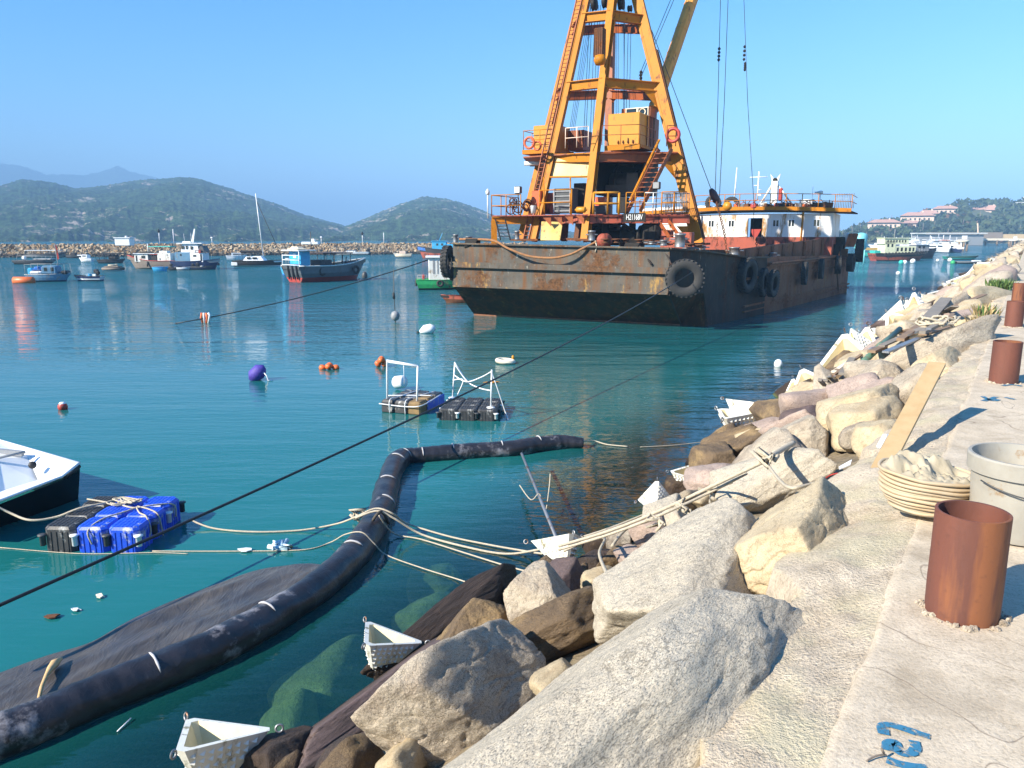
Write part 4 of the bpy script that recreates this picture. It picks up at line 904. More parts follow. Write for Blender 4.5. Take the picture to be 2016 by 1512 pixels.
# ---------------------------------------------------------------- deckhouse aft
def deckhouse():
    h = Vector((0, 0, 1)); E = D(1637, 470, 50.6); E.z = 0; A0 = E-AX*11.6
    wall = pm('deckhouse_white', (.8, .78, .74), .45, col2=(.72, .7, .66), amt=.5, scale=1.2, rust=.3, rcol=(.5, .25, .06), rscale=1.6, rstretch=(1, 1, .25))
    zb, zm, zt = 2.65, 3.95, 5.5
    def quad(mb, x0, x1, z0, z1, t=.1, off=0, mi=0): c = A0+AX*((x0+x1)/2)+AY*(off+t/2)+h*((z0+z1)/2); mb.box(c, (x1-x0, t, z1-z0), AZM, mi)
    mb = MB(); dx0, dx1 = 6.15, 7.1
    quad(mb, 0, dx0, zm, zt); quad(mb, dx1, 11.6, zm, zt); quad(mb, dx0, dx1, 5.25, zt)
    mb.box(A0+AX*11.55+AY*2.6+h*((zm+zt)/2), (.1, 5, zt-zm), AZM); mb.box(A0+AX*.05+AY*2.6+h*((zm+zt)/2), (.1, 5, zt-zm), AZM)
    dh = mb.build('deckhouse', wall, barge)
    mb = MB(); quad(mb, -.05, 11.65, zb, zm-.002, .14, -.02); mb.box(A0+AX*11.56+AY*2.6+h*((zb+zm)/2), (.16, 5, zm-zb-.01), AZM); mb.build('deckhouse_base', RD, barge)
    mb = MB(); quad(mb, dx0-.1, dx1+.1, zm, 5.25, .1, 1.4); mb.build('door_recess', DK, dh)
    mb = MB(); c = A0+AX*6.62+h*4.2+AY*.3; mb.prism([c+AX*-.38+h*.28, c+AX*.38+h*.28, c+AX*.12-h*.25, c-AX*.12-h*.25], AY*.1); mb.build('red_bag', M['red'], dh)
    for x0, x1 in ((5.55, 6.12), (7.13, 7.75)): mb = MB(); quad(mb, x0, x1, zm+.02, 5.2, .05, -.07); mb.build('door', wall, dh)
    for x in (3.6, 5.0, 8.0, 9.0, 10.6):
        mb = MB(); quad(mb, x-.24, x+.24, 4.62, 5.12, .05, -.03); w = mb.build('window', M['clean_white'], dh)
        mb = MB()
        for s in (-.1, .1): quad(mb, x+s-.07, x+s+.07, 4.67, 5.07, .02, -.045)
        mb.build('pane', M['glass'], w)
    mb = MB()
    for x in (2.7, 9.7): mb.tube([A0+AX*x-AY*.25+h*zb, A0+AX*(x+.05)-AY*.3+h*(zt+.1)], .07, 8)
    mb.build('drain_pipe', YC, dh)
    # roof, curved fascia
    N_s = 14; xs = [-1.6+14.3*i/N_s for i in range(N_s+1)]; cur = lambda x: .22*math.sin(max(0, min(1, (x+1.6)/14.3))*math.pi)
    mb = MB(); top = [A0+AX*x-AY*(.35)+h*(zt+.04+cur(x)) for x in xs]; back = [p+AY*6 for p in top]
    mb.loft([top, back, [p+h*.08 for p in back], [p+h*.08 for p in top], top], closed=False)
    mb.build('roof', RB, barge)
    mb = MB(); mb.loft([top, [p+h*.24 for p in top], [p+h*.24-AY*.06 for p in top], [p-AY*.06 for p in top], top], closed=False); mb.build('roof_fascia', YC, barge)
    rp = [p+h*.24 for p in top]; mb = MB()
    for z in (.42, .85): mb.tube([p+h*z for p in rp]+[rp[-1]+AY*4+h*z], .025, 5)
    for p in rp: mb.tube([p, p+h*.85], .03, 5)
    mb.build('roof_railing', YC, barge)
    mb = MB()
    for i in range(11): p = rp[-1]-AX*.9+AX*i*.1; mb.tube([p, p+h*.95], .018, 4)
    mb.build('grille', M['steel'], barge)
    # pale band of covered gear at the left
    mb = MB(); q = [A0+AX*x+h*(5.85+.02*x)+AY*0 for x in (-1.5, .6, 2.8, 4.4)]; mb.tube(q, [.2, .24, .26, .1], 8); mb.build('canvas_roll', M['clean_white'], barge)
    # mast, antennas
    R0 = A0+h*5.6
    mb = MB(); mb.tube([D(1446, 388, 54), D(1451, 330, 54)], [.05, .035], 6); mb.build('white_mast', M['clean_white'], barge)
    mb = MB(); c = D(1491, 395, 54); mb.tube([c, c+h*2.0], .05, 6); mb.tube([c+h*1.62-AX*.6, c+h*1.62+AX*.6], .03, 5); mb.tube([c+h*1.05-AX*.3, c+h*1.05+AX*.1], .025, 5); mb.tube([c+h*.75-AX*.05, c+h*.75+AX*.25], .025, 5); mb.box(c+AX*.15+h*.4, (.2, .2, .15), AZM); mb.build('signal_mast', M['clean_white'], barge)
    mb = MB(); c = D(1523, 402, 53); mb.beam(c, c+h*1.55, .42, .4, up=AY); mb.tube([c-AX*.9, c+h*1.35-AX*.15], .07, 8); mb.tube([c+AX*1.2, c+h*1.35+AX*.15], .06, 8)
    mb.prism([c+h*1.5-AX*.2, c+h*2.05-AX*.34, c+h*1.65-AX*.02], AY*.15); mb.prism([c+h*1.5+AX*.2, c+h*2.05+AX*.34, c+h*1.65+AX*.02], AY*.15); mb.build('davit_frame', M['white'], barge)
    mb = MB(); mb.box(c+h*.65+AX*.42, (.28, .2, .9), AZM, bev=.08); mb.build('red_float', M['red'], barge)
    mb = MB(); mb.box(c+h*1.62, (.3, .3, .3), AZM, bev=.08); mb.build('davit_sheave', DK, barge)
    c = D(1590, 403, 52.5); mb = MB(); mb.box(c+h*.0, (.95, .9, .7), AZM, bev=.08); tk = mb.build('water_tank', M['clean_white'], barge)
    mb = MB()
    for i in range(5): mb.tube([c-AY*.47+AX*(-.46+i*.23)-h*.34, c-AY*.47+AX*(-.46+i*.23)+h*.34], .015, 4)
    for i in range(4): mb.tube([c-AY*.47-AX*.46+h*(-.3+i*.2), c-AY*.47+AX*.46+h*(-.3+i*.2)], .015, 4)
    mb.build('tank_cage', M['steel'], tk)
    mb = MB(); c = D(1613, 410, 52); mb.tube([c, c+h*1.0], .03, 5); mb.lathe(c+h*1.05, [(.02, -.12), (.16, -.08), (.16, .08), (.02, .12)], 10); mb.box(c+h*1.05-AX*.25, (.25, .1, .12), AZM); mb.tube([c-AX*.5, c-AX*.5+h*1.5], .015, 4); mb.build('radar_post', M['white'], barge)
    rg = random.Random(12)
    for i, m in enumerate([RD, RB, M['orange_red'], M['steel'], RB, M['red'], M['white'], RB, RD, DK, RB, M['steel'], M['orange'], RB, DK, RB]):
        x = 4.2+i*.47; c = A0+AX*x+AY*rg.uniform(-.2, .9)+h*(5.75+.28); mb = MB()
        mb.box(c, (rg.uniform(.25, .7), rg.uniform(.3, .6), rg.uniform(.15, .45)), AZM@Matrix.Rotation(rg.uniform(-.5, .5), 3, 'Z')@Matrix.Rotation(rg.uniform(-.3, .3), 3, 'Y'), bev=.03)
        for k in range(3): p = c+Vector((rg.uniform(-.3, .3), rg.uniform(-.2, .2), .1)); mb.tube([p, p+Vector((rg.uniform(-.5, .5), 0, rg.uniform(0, .35)))], .025, 5)
        mb.build('deck_lumber', m, barge)
    c = D(1541, 403, 52.2); mb = MB(); mb.tube([c-AX*.55, c-AX*.4-h*.1, c+AX*.4-h*.1, c+AX*.6], [.12, .22, .22, .15], 8); mb.build('orange_tarp', M['orange_red'], barge)
    # stern corner clutter
    c = D(1662, 452, 53); c.z = 2.7; mb = MB(); mb.box(c+h*.6-AX*.3, (.9, .9, 1.3), AZM, bev=.05); mb.box(c-AY*1.6+h*.35-AX*.2, (.6, .5, .8), AZM, bev=.05); mb.build('stern_gear', DK, barge)
    c = D(1672, 486, 52.5); mb = MB(); mb.prism([c-AX*.3, c+AX*.3, c+AX*.5+h*.9, c-AX*.1+h*.9], AY*.4); mb.build('stern_chock', YO, barge)
    mb = MB(); mb.lathe(D(1664, 480, 53), [(.02, 0), (.2, .1), (.26, .4), (.2, .75), (.02, .8)], 12); mb.build('white_float', M['clean_white'], barge)
    mb = MB(); c = D(1640, 490, 52); mb.box(Vector((c.x+.5, c.y-.2, 2.9))+AX*.2, (.4, .4, .5), AZM); mb.tube([D(1653, 495, 51), D(1648, 540, 50.6), D(1650, 572, 50.5)], .05, 5); mb.build('pilot_ladder', RB, barge)
deckhouse()
# ---------------------------------------------------------------- tyres
def tyre_mesh(name, Ro=1.0, w=.42, lugs=26):
    mb = MB(); ri = Ro*.5
    prof = [(ri, -w*.30), (ri*1.08, -w*.42), (Ro*.75, -w*.52), (Ro*.92, -w*.48), (Ro*.97, -w*.36), (Ro*.975, 0), (Ro*.97, w*.36), (Ro*.92, w*.48), (Ro*.75, w*.52), (ri*1.08, w*.42), (ri, w*.30), (ri*1.02, w*.2), (Ro*.86, w*.36), (Ro*.86, -w*.36), (ri*1.02, -w*.2)]
    n = 40; rings = [[Vector((r*math.cos(2*math.pi*k/n), y, r*math.sin(2*math.pi*k/n))) for k in range(n)] for r, y in prof]; rings.append(rings[0]); mb.loft(rings, smooth=True)
    for i in range(lugs):
        for sd in (-1, 1):
            a = 2*math.pi*(i+.5*(sd > 0))/lugs; M3 = Matrix.Rotation(-a, 3, 'Y')@Matrix.Rotation(sd*.45, 3, 'X')
            mb.box(Matrix.Rotation(-a, 3, 'Y')@Vector((Ro*.975, sd*w*.26, 0)), (Ro*.07, w*.46, Ro*.11), M3)
    return mb
RUB = pm('tyre_rubber', (.022, .021, .022), .8, col2=(.045, .042, .038), amt=1, scale=2.5, bmp=.4, bscale=14)
tb = tyre_mesh('tyre'); tyre0 = tb.build('tyre', RUB)
def tyre(px, py, d, Rr, yaw, wscale=1.0, tilt=0, lab='', grp='tyre fenders hung round the barge', lay=False):
    global tyre0
    o = tyre0 if tyre0 else bpy.data.objects.new('tyre', tyre_me); 
    if not tyre0: COL.objects.link(o)
    tyre0 = None
    o.location = D(px, py, d); o.scale = (Rr, Rr*wscale, Rr); o.rotation_euler = Euler((tilt, 0, yaw))
    tag(o, lab, 'tyre', grp); return o
tyre_me = tyre0.data
by = math.atan2(-.465, .885); sy = math.atan2(.806, .59)
tyre(1348, 548, 31.9, .80, by+.35, 1.0, .05, 'big lugged tyre hung face on at the right bow corner of the barge')
tyre(881, 515, 37.4, .78, 1.35, 1.0, 0, 'big lugged tyre seen edge on at the left bow corner of the barge')
tyre(893, 528, 38.4, .62, 1.25, .8, 0, 'worn tyre squeezed behind the edge on tyre at the left bow corner')
tyre(1469, 542, 37.0, .86, sy-.08, 1.35, .05, 'largest fat tyre high on the barge side, behind the bow corner')
tyre(1503, 556, 38.3, .72, sy+.1, .8, 0, 'upright tyre with pale inner rim, next to the largest fat tyre')
tyre(1522, 558, 39.0, .70, sy, .9, .05, 'dark tyre behind the one with the pale inner rim')
tyre(1584, 538, 44.2, .66, sy+.15, 1.0, 0, 'middle tyre fender, first of the separate pair on the rusty side')
tyre(1617, 529, 47.5, .62, sy+.15, 1.0, 0, 'second of the separate pair of tyres on the rusty side')
tyre(1650, 521, 50.5, .60, sy+.3, 1.4, 0, 'mud greyed tyre near the stern, left of the stern cluster')
tyre(1675, 517, 52.5, .62, sy+.05, 1.6, 0, 'fat tyre of the stern cluster, below the outermost one')
tyre(1692, 493, 53.5, .80, sy+.2, 1.6, 0, 'outermost tyre at the stern corner, standing out against the water')
tyre(1404, 400, 53.5, .55, by, 1, 0, 'tyre standing on the deckhouse roof behind the hook block', None)
tyre(1440, 403, 54, .55, by, 1, 0, 'second tyre on the deckhouse roof by the yellow float', None)
mb = MB(); mb.lathe(D(1432, 406, 50.6), [(.02, -.15), (.3, -.08), (.3, .08), (.02, .15)], 12, AY); tag(mb.build('float', M['orange'] if 0 else YY), 'round yellow float leaning on the roof railing of the deckhouse', 'float')
def ring(c, r, t, ax, mat, lab, nm='life_ring', cat='life ring', grp=None):
    mb = MB(); mb.lathe(c, [(r+t*math.cos(a), t*math.sin(a)) for a in np.linspace(0, 2*math.pi, 9)[:-1]], 20, ax, closed=True); o = tag(mb.build(nm, mat), lab, cat, grp)
    return o
ring(D(1042, 281, 38.1), .26, .06, AY, M['orange_red'], 'orange life ring on the rail at the left end of the cabin level')
ring(D(1325, 266, 36.5), .30, .08, AY, M['red'], 'red life ring beside the right tower leg')
ring(D(1058, 287, 38.3), .2, .05, AY, M['orange_red'], 'small orange life ring behind the first on the left balcony')
mb = MB(); mb.lathe(D(1050, 420, 37.8), [(.12, 0), (.15, .36), (.155, .37), (.14, .37), (.11, .05), (.01, .04)], 14); tag(mb.build('bucket', M['clean_white']), 'white bucket on the lower crane platform in front of the orange locker', 'bucket')
# hawser draped across the bow
hp = smooth_path([D(905, 471, 37), D(968, 473, 35.6), D(1000, 489, 35.0), D(1040, 504, 34.6), D(1085, 508, 34.1), D(1120, 502, 33.8), D(1150, 488, 33.6), D(1175, 476, 33.6)], 6)
mb = MB(); mb.tube(hp, .055, 8, wob=.1); tag(mb.build('hawser', pm('rusty_hawser', (.42, .2, .07), .85, col2=(.18, .08, .04), amt=1, scale=9, bmp=.6, bscale=30)), 'thick rusty hawser drooping across the barge bow', 'rope')
mb = MB(); mb.tube([D(1172, 474, 33.6), D(1175, 486, 33.5), D(1172, 496, 33.5)], .03, 6); tag(mb.build('rope', M['rope']), 'short white rope end hanging from the bow bollard', 'rope')
# ================================================================ boats
def hull(L, B, Hs, bowrise=.3, deck=.7, raked=.12, transom=.8, full=.45, z0=-.15, n=12, wl=None):
    mb = MB(); rings = []; dk = []; wl = wl or .04*Hs+.1
    for i in range(n+1):
        t = i/n; x = -L/2+L*t
        hb = B/2*(transom+(1-transom)*min(1, t/.35)) if t < .35 else B/2*max(.02, (1-((t-.35)/.65)**(1/full)))
        zt = Hs*(1+bowrise*max(0, (t-.3)/.7)**2+.06*(1-t)); xk = x-raked*L*max(0, (t-.7)/.3)**1.5+(raked*L*.4*(1-t/.15) if t < .15 else 0)
        ring = []
        for s in (-1, 1):
            pr = [(hb, zt, x), (hb*.97, zt*.55, x*.6+xk*.4), (hb*.88, wl, xk*.8+x*.2), (hb*.55, z0, xk)]
            ring += [Vector((a, s*b, c)) for b, c, a in (pr if s < 0 else pr[::-1])]
        rings.append(ring); dk.append((x, hb*.94, zt*deck))
    m = len(rings[0])
    for i in range(n):
        for j in range(m-1):
            mi = 0 if j in (0, m-2) else (1 if j in (1, m-3) else 2)
            k = [rings[i][j], rings[i+1][j], rings[i+1][j+1], rings[i][j+1]]; mb.add(k, [(0, 1, 2, 3)], mi)
    mb.add(rings[0], [(0, 1, 2, m-3, m-2, m-1)], 1); mb.add(rings[0], [tuple(range(2, m-2))], 2)
    for i in range(n):
        a, b = dk[i], dk[i+1]; mb.add([(a[0], -a[1], a[2]), (b[0], -b[1], b[2]), (b[0], b[1], b[2]), (a[0], a[1], a[2])], [(0, 1, 2, 3)], 3)
        for s in (0, m-1):   # inside of the bulwark and cap
            p, q = rings[i][s], rings[i+1][s]; sg = -1 if s == 0 else 1
            mb.add([p, q, (b[0], sg*b[1], b[2]), (a[0], sg*a[1], a[2])], [(0, 1, 2, 3)], 3)
    return mb, rings
def boat(name, lab, cat, px, py, yaw, L, B, Hs, mats, parts=(), tubes=(), bowrise=.3, deck=.7, transom=.8, full=.45, raked=.12, group=None, sink=0, wl=None):
    loc = P(px, py, 0); t = thing(name, lab, cat, (loc.x, loc.y, -sink), yaw, group)
    mb, rings = hull(L, B, Hs, bowrise, deck, raked, transom, full, wl=wl); bl(mb, 'hull', mats, t)
    mb = MB()
    for s in (0, -1): mb.tube([r[s] for r in rings], max(.02, L*.007), 5)
    bl(mb, 'gunwale', parts[0][1] if parts and parts[0][0] == 'gunwale' else mats[0], t); last = t
    for p in parts:
        if p[0] == 'gunwale': continue
        nm, m, c, s = p[:4]; kw = p[4] if len(p) > 4 else {}
        mb = MB(); par = last if kw.get('sub') else t
        mb.box(c, s, kw.get('rot'), bev=kw.get('bev', .02), taper=kw.get('taper', (1, 1))); o = bl(mb, nm, m, par)
        if not kw.get('sub'): last = o
        for w in kw.get('win', ()):      # (face, along, z, w, h)
            f, a, z, ww, hh = w; mw = MB(); cx, cy, cz = c; sx, sy, sz = s
            pos = {'R': ((cx+a, cy-sy/2-.006, cz+z), (ww, .02, hh)), 'L': ((cx+a, cy+sy/2+.006, cz+z), (ww, .02, hh)), 'F': ((cx+sx/2+.006, cy+a, cz+z), (.02, ww, hh)), 'B': ((cx-sx/2-.006, cy+a, cz+z), (.02, ww, hh))}[f]
            mw.box(*pos); bl(mw, kw.get('wname', 'window'), kw.get('wmat', M['glass']), o)
    for tb_ in tubes:
        nm, m, pts, r = tb_; mb = MB()
        for q in (pts if isinstance(pts[0][0], (list, tuple)) else [pts]): mb.tube(q, r, 6)
        bl(mb, nm, m, t)
    return t
def rails(L0, L1, B, z, h, n=5, mid=True):
    out = []
    for s in (-1, 1):
        out.append([(L0, s*B, z+h), (L1, s*B, z+h)])
        if mid: out.append([(L0, s*B, z+h/2), (L1, s*B, z+h/2)])
        for i in range(n+1): x = L0+(L1-L0)*i/n; out.append([(x, s*B, z), (x, s*B, z+h)])
    return out
def outboard(t, x, y, z, s=1.0, m=None):
    mb = MB(); mb.box((x, y, z+.32*s), (.34*s, .26*s, .3*s), bev=.07*s); o = bl(mb, 'outboard_motor', m or M['black'], t)
    mb = MB(); mb.box((x-.03*s, y, z-.05*s), (.14*s, .1*s, .55*s), bev=.02); bl(mb, 'motor_leg', M['darkgrey'], o)
W_, CW, G_, DG, BK, GL = M['white'], M['clean_white'], M['grey'], M['darkgrey'], M['black'], M['glass']
# blue cabin boat
t = boat('cabin_boat', 'small sky blue cabin boat with blue tarpaulin and red flag, beside an orange float', 'boat', 98, 554, R(8), 3.6, 1.5, .62, [M['dull_blue'], M['dull_blue'], M['navy'], M['dull_blue']], [
    ('gunwale', W_), ('cabin', M['dull_blue'], (.25, 0, 1.02), (1.3, 1.15, .78), {'bev': .12, 'win': [('R', -.25, .08, .26, .32), ('R', .3, .08, .26, .32)]}),
    ('blue_tarp', M['blue'], (-.85, 0, 1.12), (.95, 1.1, .42), {'bev': .18, 'taper': (.6, .8)}), ('white_tarp', CW, (-.85, 0, .8), (1.05, 1.16, .3), {'bev': .1}), ('barrel', M['sky_blue'], (-1.55, .15, .9), (.42, .45, .62), {'bev': .1}), ('bow_box', BK, (1.4, 0, .82), (.55, .9, .3), {'bev': .1})],
    [('canopy_frame', G_, rails(-1.7, 1.6, .62, .6, .95, 3, False), .018), ('flagpole', G_, [(.9, 0, .6), (.75, 0, 3.3)], .025)], deck=.75, bowrise=.2)
mb = MB(); mb.prism([(.8, 0, 1.9), (1.0, -.02, 2.0), (.95, 0, 2.9), (.8, 0, 3.35)], (0, .015, 0)); bl(mb, 'flag', M['red'], t)
mb = MB(); p = P(46, 553, .18); mb.tube([p+Vector((-.88, 0, 0)), p+Vector((-.8, 0, 0)), p+Vector((.8, .1, 0)), p+Vector((.88, .1, 0))], [.2, .36, .36, .2], 14); tag(mb.build('cylinder_float', M['orange']), 'long orange cylinder float moored left of the blue cabin boat', 'float')
t = boat('motorboat', 'small open dinghy with black outboard, behind the blue cabin boat', 'boat', 175, 553, R(180), 2.6, 1.1, .42, [M['navy'], CW, M['navy'], G_], [('gunwale', BK), ('seat', M['wood'], (.3, 0, .38), (.3, .9, .05)), ('blue_crate', M['sky_blue'], (-.1, .1, .5), (.35, .35, .3)), ('white_crate', CW, (-.75, .3, .5), (.3, .25, .25))]); outboard(t, -.7, -.1, .45, 1.3); outboard(t, -1.0, .25, .4, 1.1)
# old wooden boat
boat('wooden_boat', 'weathered wooden fishing boat with red trim and white cabin, bow to the left', 'boat', 303, 529, R(176), 6.6, 2.0, .95, [M['wood'], M['wood'], M['green'] if 0 else M['wood'], M['wood']], [
    ('gunwale', M['red']), ('cabin', W_, (1.1, 0, 1.35), (1.75, 1.5, .95), {'win': [('L', -.3, .1, .5, .34), ('L', .6, -.05, .2, .7)]}), ('roof', CW, (.7, 0, 1.87), (2.8, 1.8, .07)),
    ('red_awning', M['red'], (-.55, 0, 1.78), (1.0, 1.7, .08)), ('doorway', BK, (-.5, .3, 1.3), (.7, .8, .75)), ('rope_heap', M['rope_dark'], (.9, 0, 2.05), (1.4, 1.2, .25), {'bev': .12, 'taper': (.5, .6)}), ('white_house', W_, (-1.85, 0, 1.42), (1.7, 1.6, 1.02), {'win': [('L', -.5, .3, .12, .12), ('L', .5, -.2, .16, .16)]}), ('roof_boxes', CW, (-1.6, 0, 2.08), (1.0, .9, .26))],
    [('mast', CW, [(.45, .2, 1.8), (.45, .2, 3.1)], .05), ('boom_pole', G_, [(.45, .2, 2.75), (-2.2, .2, 2.75)], .03), ('tyre_fender', BK, [(.2, 1.0, .9), (.2, 1.05, .3)], .08)], bowrise=.75, deck=.72, raked=.16)
mb = MB(); a = P(303, 529, 0); mb.box(a+Vector((1.2, .2, 2.72)), (2.9, 1.6, .1), R(-4), bev=.03); tag(mb.build('awning', M['teal']), 'green cloth awning stretched between the wooden boat and the cruiser', 'awning')
mb = MB(); 
for q in ((-.1, -.4), (.1, 1.0), (2.5, -.4), (2.6, .9)): mb.tube([a+Vector((q[0], q[1], 1.9)), a+Vector((q[0], q[1], 2.7))], .025, 5)
mb.build('awning_pole', G_, bpy.data.objects['awning'])
# navy hulled cruiser
t = boat('cruiser', 'white liveaboard cruiser with dark navy hull and raked mast fin', 'boat', 388, 530, R(-4), 5.9, 2.2, .95, [M['navy'], M['navy'], M['navy'], G_], [
    ('gunwale', M['navy']), ('blue_house', M['dull_blue'], (-1.3, 0, 1.5), (1.9, 1.7, 1.15), {'win': [('R', -.2, .25, .22, .22)]}), ('main_cabin', CW, (.45, 0, 1.45), (1.6, 1.7, 1.1), {'win': [('R', -.2, .2, .4, .22), ('R', .6, 0, .22, .8)]}),
    ('upper_cabin', CW, (-.35, 0, 2.55), (2.3, 1.55, 1.05), {'taper': (.85, .9), 'win': [('R', -.85, .1, .35, .4), ('R', -.35, .1, .25, .4), ('R', .25, .05, .3, .4), ('F', 0, .1, 1.3, .45)]}), ('windscreen', DG, (1.05, 0, 2.5), (.9, 1.5, .8), {'taper': (.3, .9)}), ('cabin_roof', CW, (-.3, 0, 3.14), (3.2, 1.9, .1)), ('radar_box', CW, (-.9, 0, 3.28), (1.0, .8, .2)), ('life_raft', M['red'], (.95, -.8, 2.15), (.3, .3, .4))],
    [('railing', DG, rails(.3, 2.5, .8, 1.9, .4, 5), .02), ('antenna', CW, [[(-1.3, 0, 3.1), (-1.35, 0, 4.3)], [(-.6, .3, 3.1), (-.6, .3, 4.4)]], .015)], bowrise=.35)
mb = MB(); mb.prism([(-.5, -.06, 3.2), (-.2, -.06, 3.2), (.15, -.06, 4.85), (.02, -.06, 4.9)], (0, .12, 0)); bl(mb, 'mast_fin', CW, t)
t = boat('dinghy', 'bright blue dinghy tied below the wooden boat', 'boat', 317, 534, R(4), 1.7, .9, .45, [M['sky_blue']]*4, [('bench', M['blue'], (0, 0, .42), (.5, .7, .2))], bowrise=.2)
t = boat('dinghy', 'small dark skiff with outboard between the blue dinghy and the cruiser', 'boat', 346, 532, R(0), 1.5, .8, .35, [BK, DG, BK, DG], [('bench', CW, (0, 0, .35), (.2, .5, .1))]); outboard(t, -.5, 0, .3, 1)
t = boat('dinghy', 'pale grey skiff moored against the cruiser hull', 'boat', 362, 532, R(0), 1.6, .8, .32, [CW, G_, G_, G_], [('bench', G_, (.1, 0, .3), (.2, .6, .05))])
t = boat('dinghy', 'long dark inflatable with two outboards in front of the cruiser', 'boat', 398, 531, R(0), 2.6, 1.0, .38, [DG, M['navy'], BK, DG], [('bench', CW, (0, 0, .38), (.3, .6, .2), {'bev': .08})]); outboard(t, -1.0, -.2, .3, 1); outboard(t, -.6, .2, .3, 1.2)
# sailing catamaran
for k, (px, lab) in enumerate([(509, 'sailing catamaran with dark hull, bare mast and dark sail cover')]):
    t = boat('sailing_yacht', lab, 'sailboat', px, 524, R(3), 6.4, 2.6, .7, [BK, BK, CW, CW], [('gunwale', BK), ('cabin', CW, (-.4, 0, 1.05), (2.8, 1.8, .6), {'taper': (.7, .8), 'win': [('R', -.6, .05, .5, .25), ('R', .2, .05, .6, .25)]}), ('cockpit_cover', DG, (-1.9, 0, 1.6), (2.3, 1.8, .1)), ('stern_step', CW, (-2.9, 0, .35), (.8, 2.2, .45)), ('sail_cover', BK, (-.9, 0, 1.95), (3.0, .25, .3), {'bev': .1})],
        [('mast', CW, [(.75, 0, .9), (.2, 0, 9.6)], .06), ('forestay', BK, [(.28, 0, 8.6), (3.3, 0, .9)], .04), ('cover_posts', DG, rails(-2.8, -.9, .85, .9, .75, 2, False), .02), ('spreader', CW, [(.4, -.7, 4.2), (.4, .7, 4.2)], .02)], bowrise=.15, raked=.05)
boat('motor_yacht', 'small white yacht behind the stern of the sailing catamaran', 'boat', 466, 512, R(20), 3.4, 1.4, .7, [CW]*4, [('cabin', CW, (0, 0, .95), (1.6, 1, .5), {'win': [('R', 0, .05, 1, .2)]})])
# grey fishing boat seen from the stern quarter
t = boat('fishing_boat', 'grey fishing boat with red bottom, sky blue cabin and dark awning', 'boat', 650, 552, R(50), 8.4, 3.4, 1.35, [pm('slate_hull', (.11, .135, .15), .5, rust=.15), pm('slate_hull2', (.1, .12, .135), .5, rust=.2), M['red'], M['wood']], [
    ('gunwale', W_), ('cabin', M['sky_blue'], (-3.0, .25, 2.05), (1.0, 1.7, 1.3), {'win': [('B', 0, .25, .42, .38)], 'wmat': CW}), ('cabin_roof', W_, (-3.1, .2, 2.76), (1.9, 2.6, .12), {'bev': .04}), ('roof_bundle', M['cream'], (-3.2, .3, 2.95), (1.2, 1.6, .28), {'bev': .12, 'taper': (.6, .7)}),
    ('awning', pm('brown_awning', (.06, .045, .045), .8), (.0, 0, 2.5), (3.4, 2.7, .1)), ('engine_box', DG, (-.9, 0, 1.5), (1.2, 1.6, .8)), ('net_heap', M['rope'], (1.2, 0, 1.3), (1.6, 1.5, .5), {'bev': .2, 'taper': (.6, .6)}), ('red_crate', M['red'], (2.4, 0, 1.4), (.6, .7, .35))],
    [('stern_rail', CW, [[(-4.1, -1.25, 2.35), (-4.1, 1.25, 2.35)], [(-4.1, -1.25, 1.95), (-4.1, 1.25, 1.95)], [(-4.12, -1.3, 1.52), (-4.12, 1.3, 1.52)], [(-4.1, -1.25, 1.4), (-4.1, -1.25, 2.7)], [(-4.1, 1.25, 1.4), (-4.1, 1.25, 2.4)], [(-4.1, 1.25, 2.35), (-2, 1.35, 2.35)]], .04), ('awning_posts', DG, rails(-1.4, 1.5, 1.2, 1.3, 1.2, 3, False), .03), ('mast', DG, [(-1.9, 0, 2.6), (-1.9, 0, 4.4)], .035)], bowrise=.45, deck=.8, full=.5, raked=.14, wl=.42)
for y in (-.95, -.35, .3):
    mb = MB(); mb.beam((-4.24, y, 1.45), (-3.92, y+.3, .3), .12, .14); bl(mb, 'stern_rib', BK, t)
for x, y in ((-1.9, -1.5), (1.9, -1.42)):
    mb = MB(); mb.lathe((x, y, .95), [(.3+.12*math.cos(a), .1*math.sin(a)) for a in np.linspace(0, 6.283, 8)[:-1]], 16, (0, 1, 0), closed=True); bl(mb, 'tyre_fender', RUB, t)
for x, y, s in ((2.0, .2, .8), (3.0, -.1, .6), (1.2, -.3, 1.0)):   # stanchions and reels seen on the fore deck
    mb = MB(); mb.tube([(x, y, 1.3), (x+.1, y, 1.3+s)], .05, 6); mb.tube([(x-.2, y, 1.3), (x+.05, y, 1.3+s*.6)], .03, 5); bl(mb, 'deck_post', DG, t)
t = boat('motorboat', 'white and blue speedboat half hidden left of the grey fishing boat', 'boat', 584, 541, R(30), 3.0, 1.4, .8, [CW, M['sky_blue'], M['blue'], CW], [('windscreen', G_, (.2, 0, .95), (.6, 1, .5)), ('canopy', CW, (-.2, 0, 1.7), (1.6, 1.2, .06))], [('canopy_posts', G_, rails(-.9, .5, .55, .8, .9, 1, False), .02)])
t = boat('fishing_boat', 'low boat with long dark awning anchored beyond the grey fishing boat', 'boat', 692, 502, R(180), 8.0, 2.4, .6, [CW, G_, G_, G_], [('awning', M['darkgrey'], (.4, 0, 1.7), (6.6, 2.2, .12)), ('seat_box', CW, (0, 0, .8), (2, 1, .4))], [('awning_posts', G_, rails(-2.4, 3, 1.0, .5, 1.15, 4, False), .04)], bowrise=.1); outboard(t, -3.8, 0, .6, 1.8)
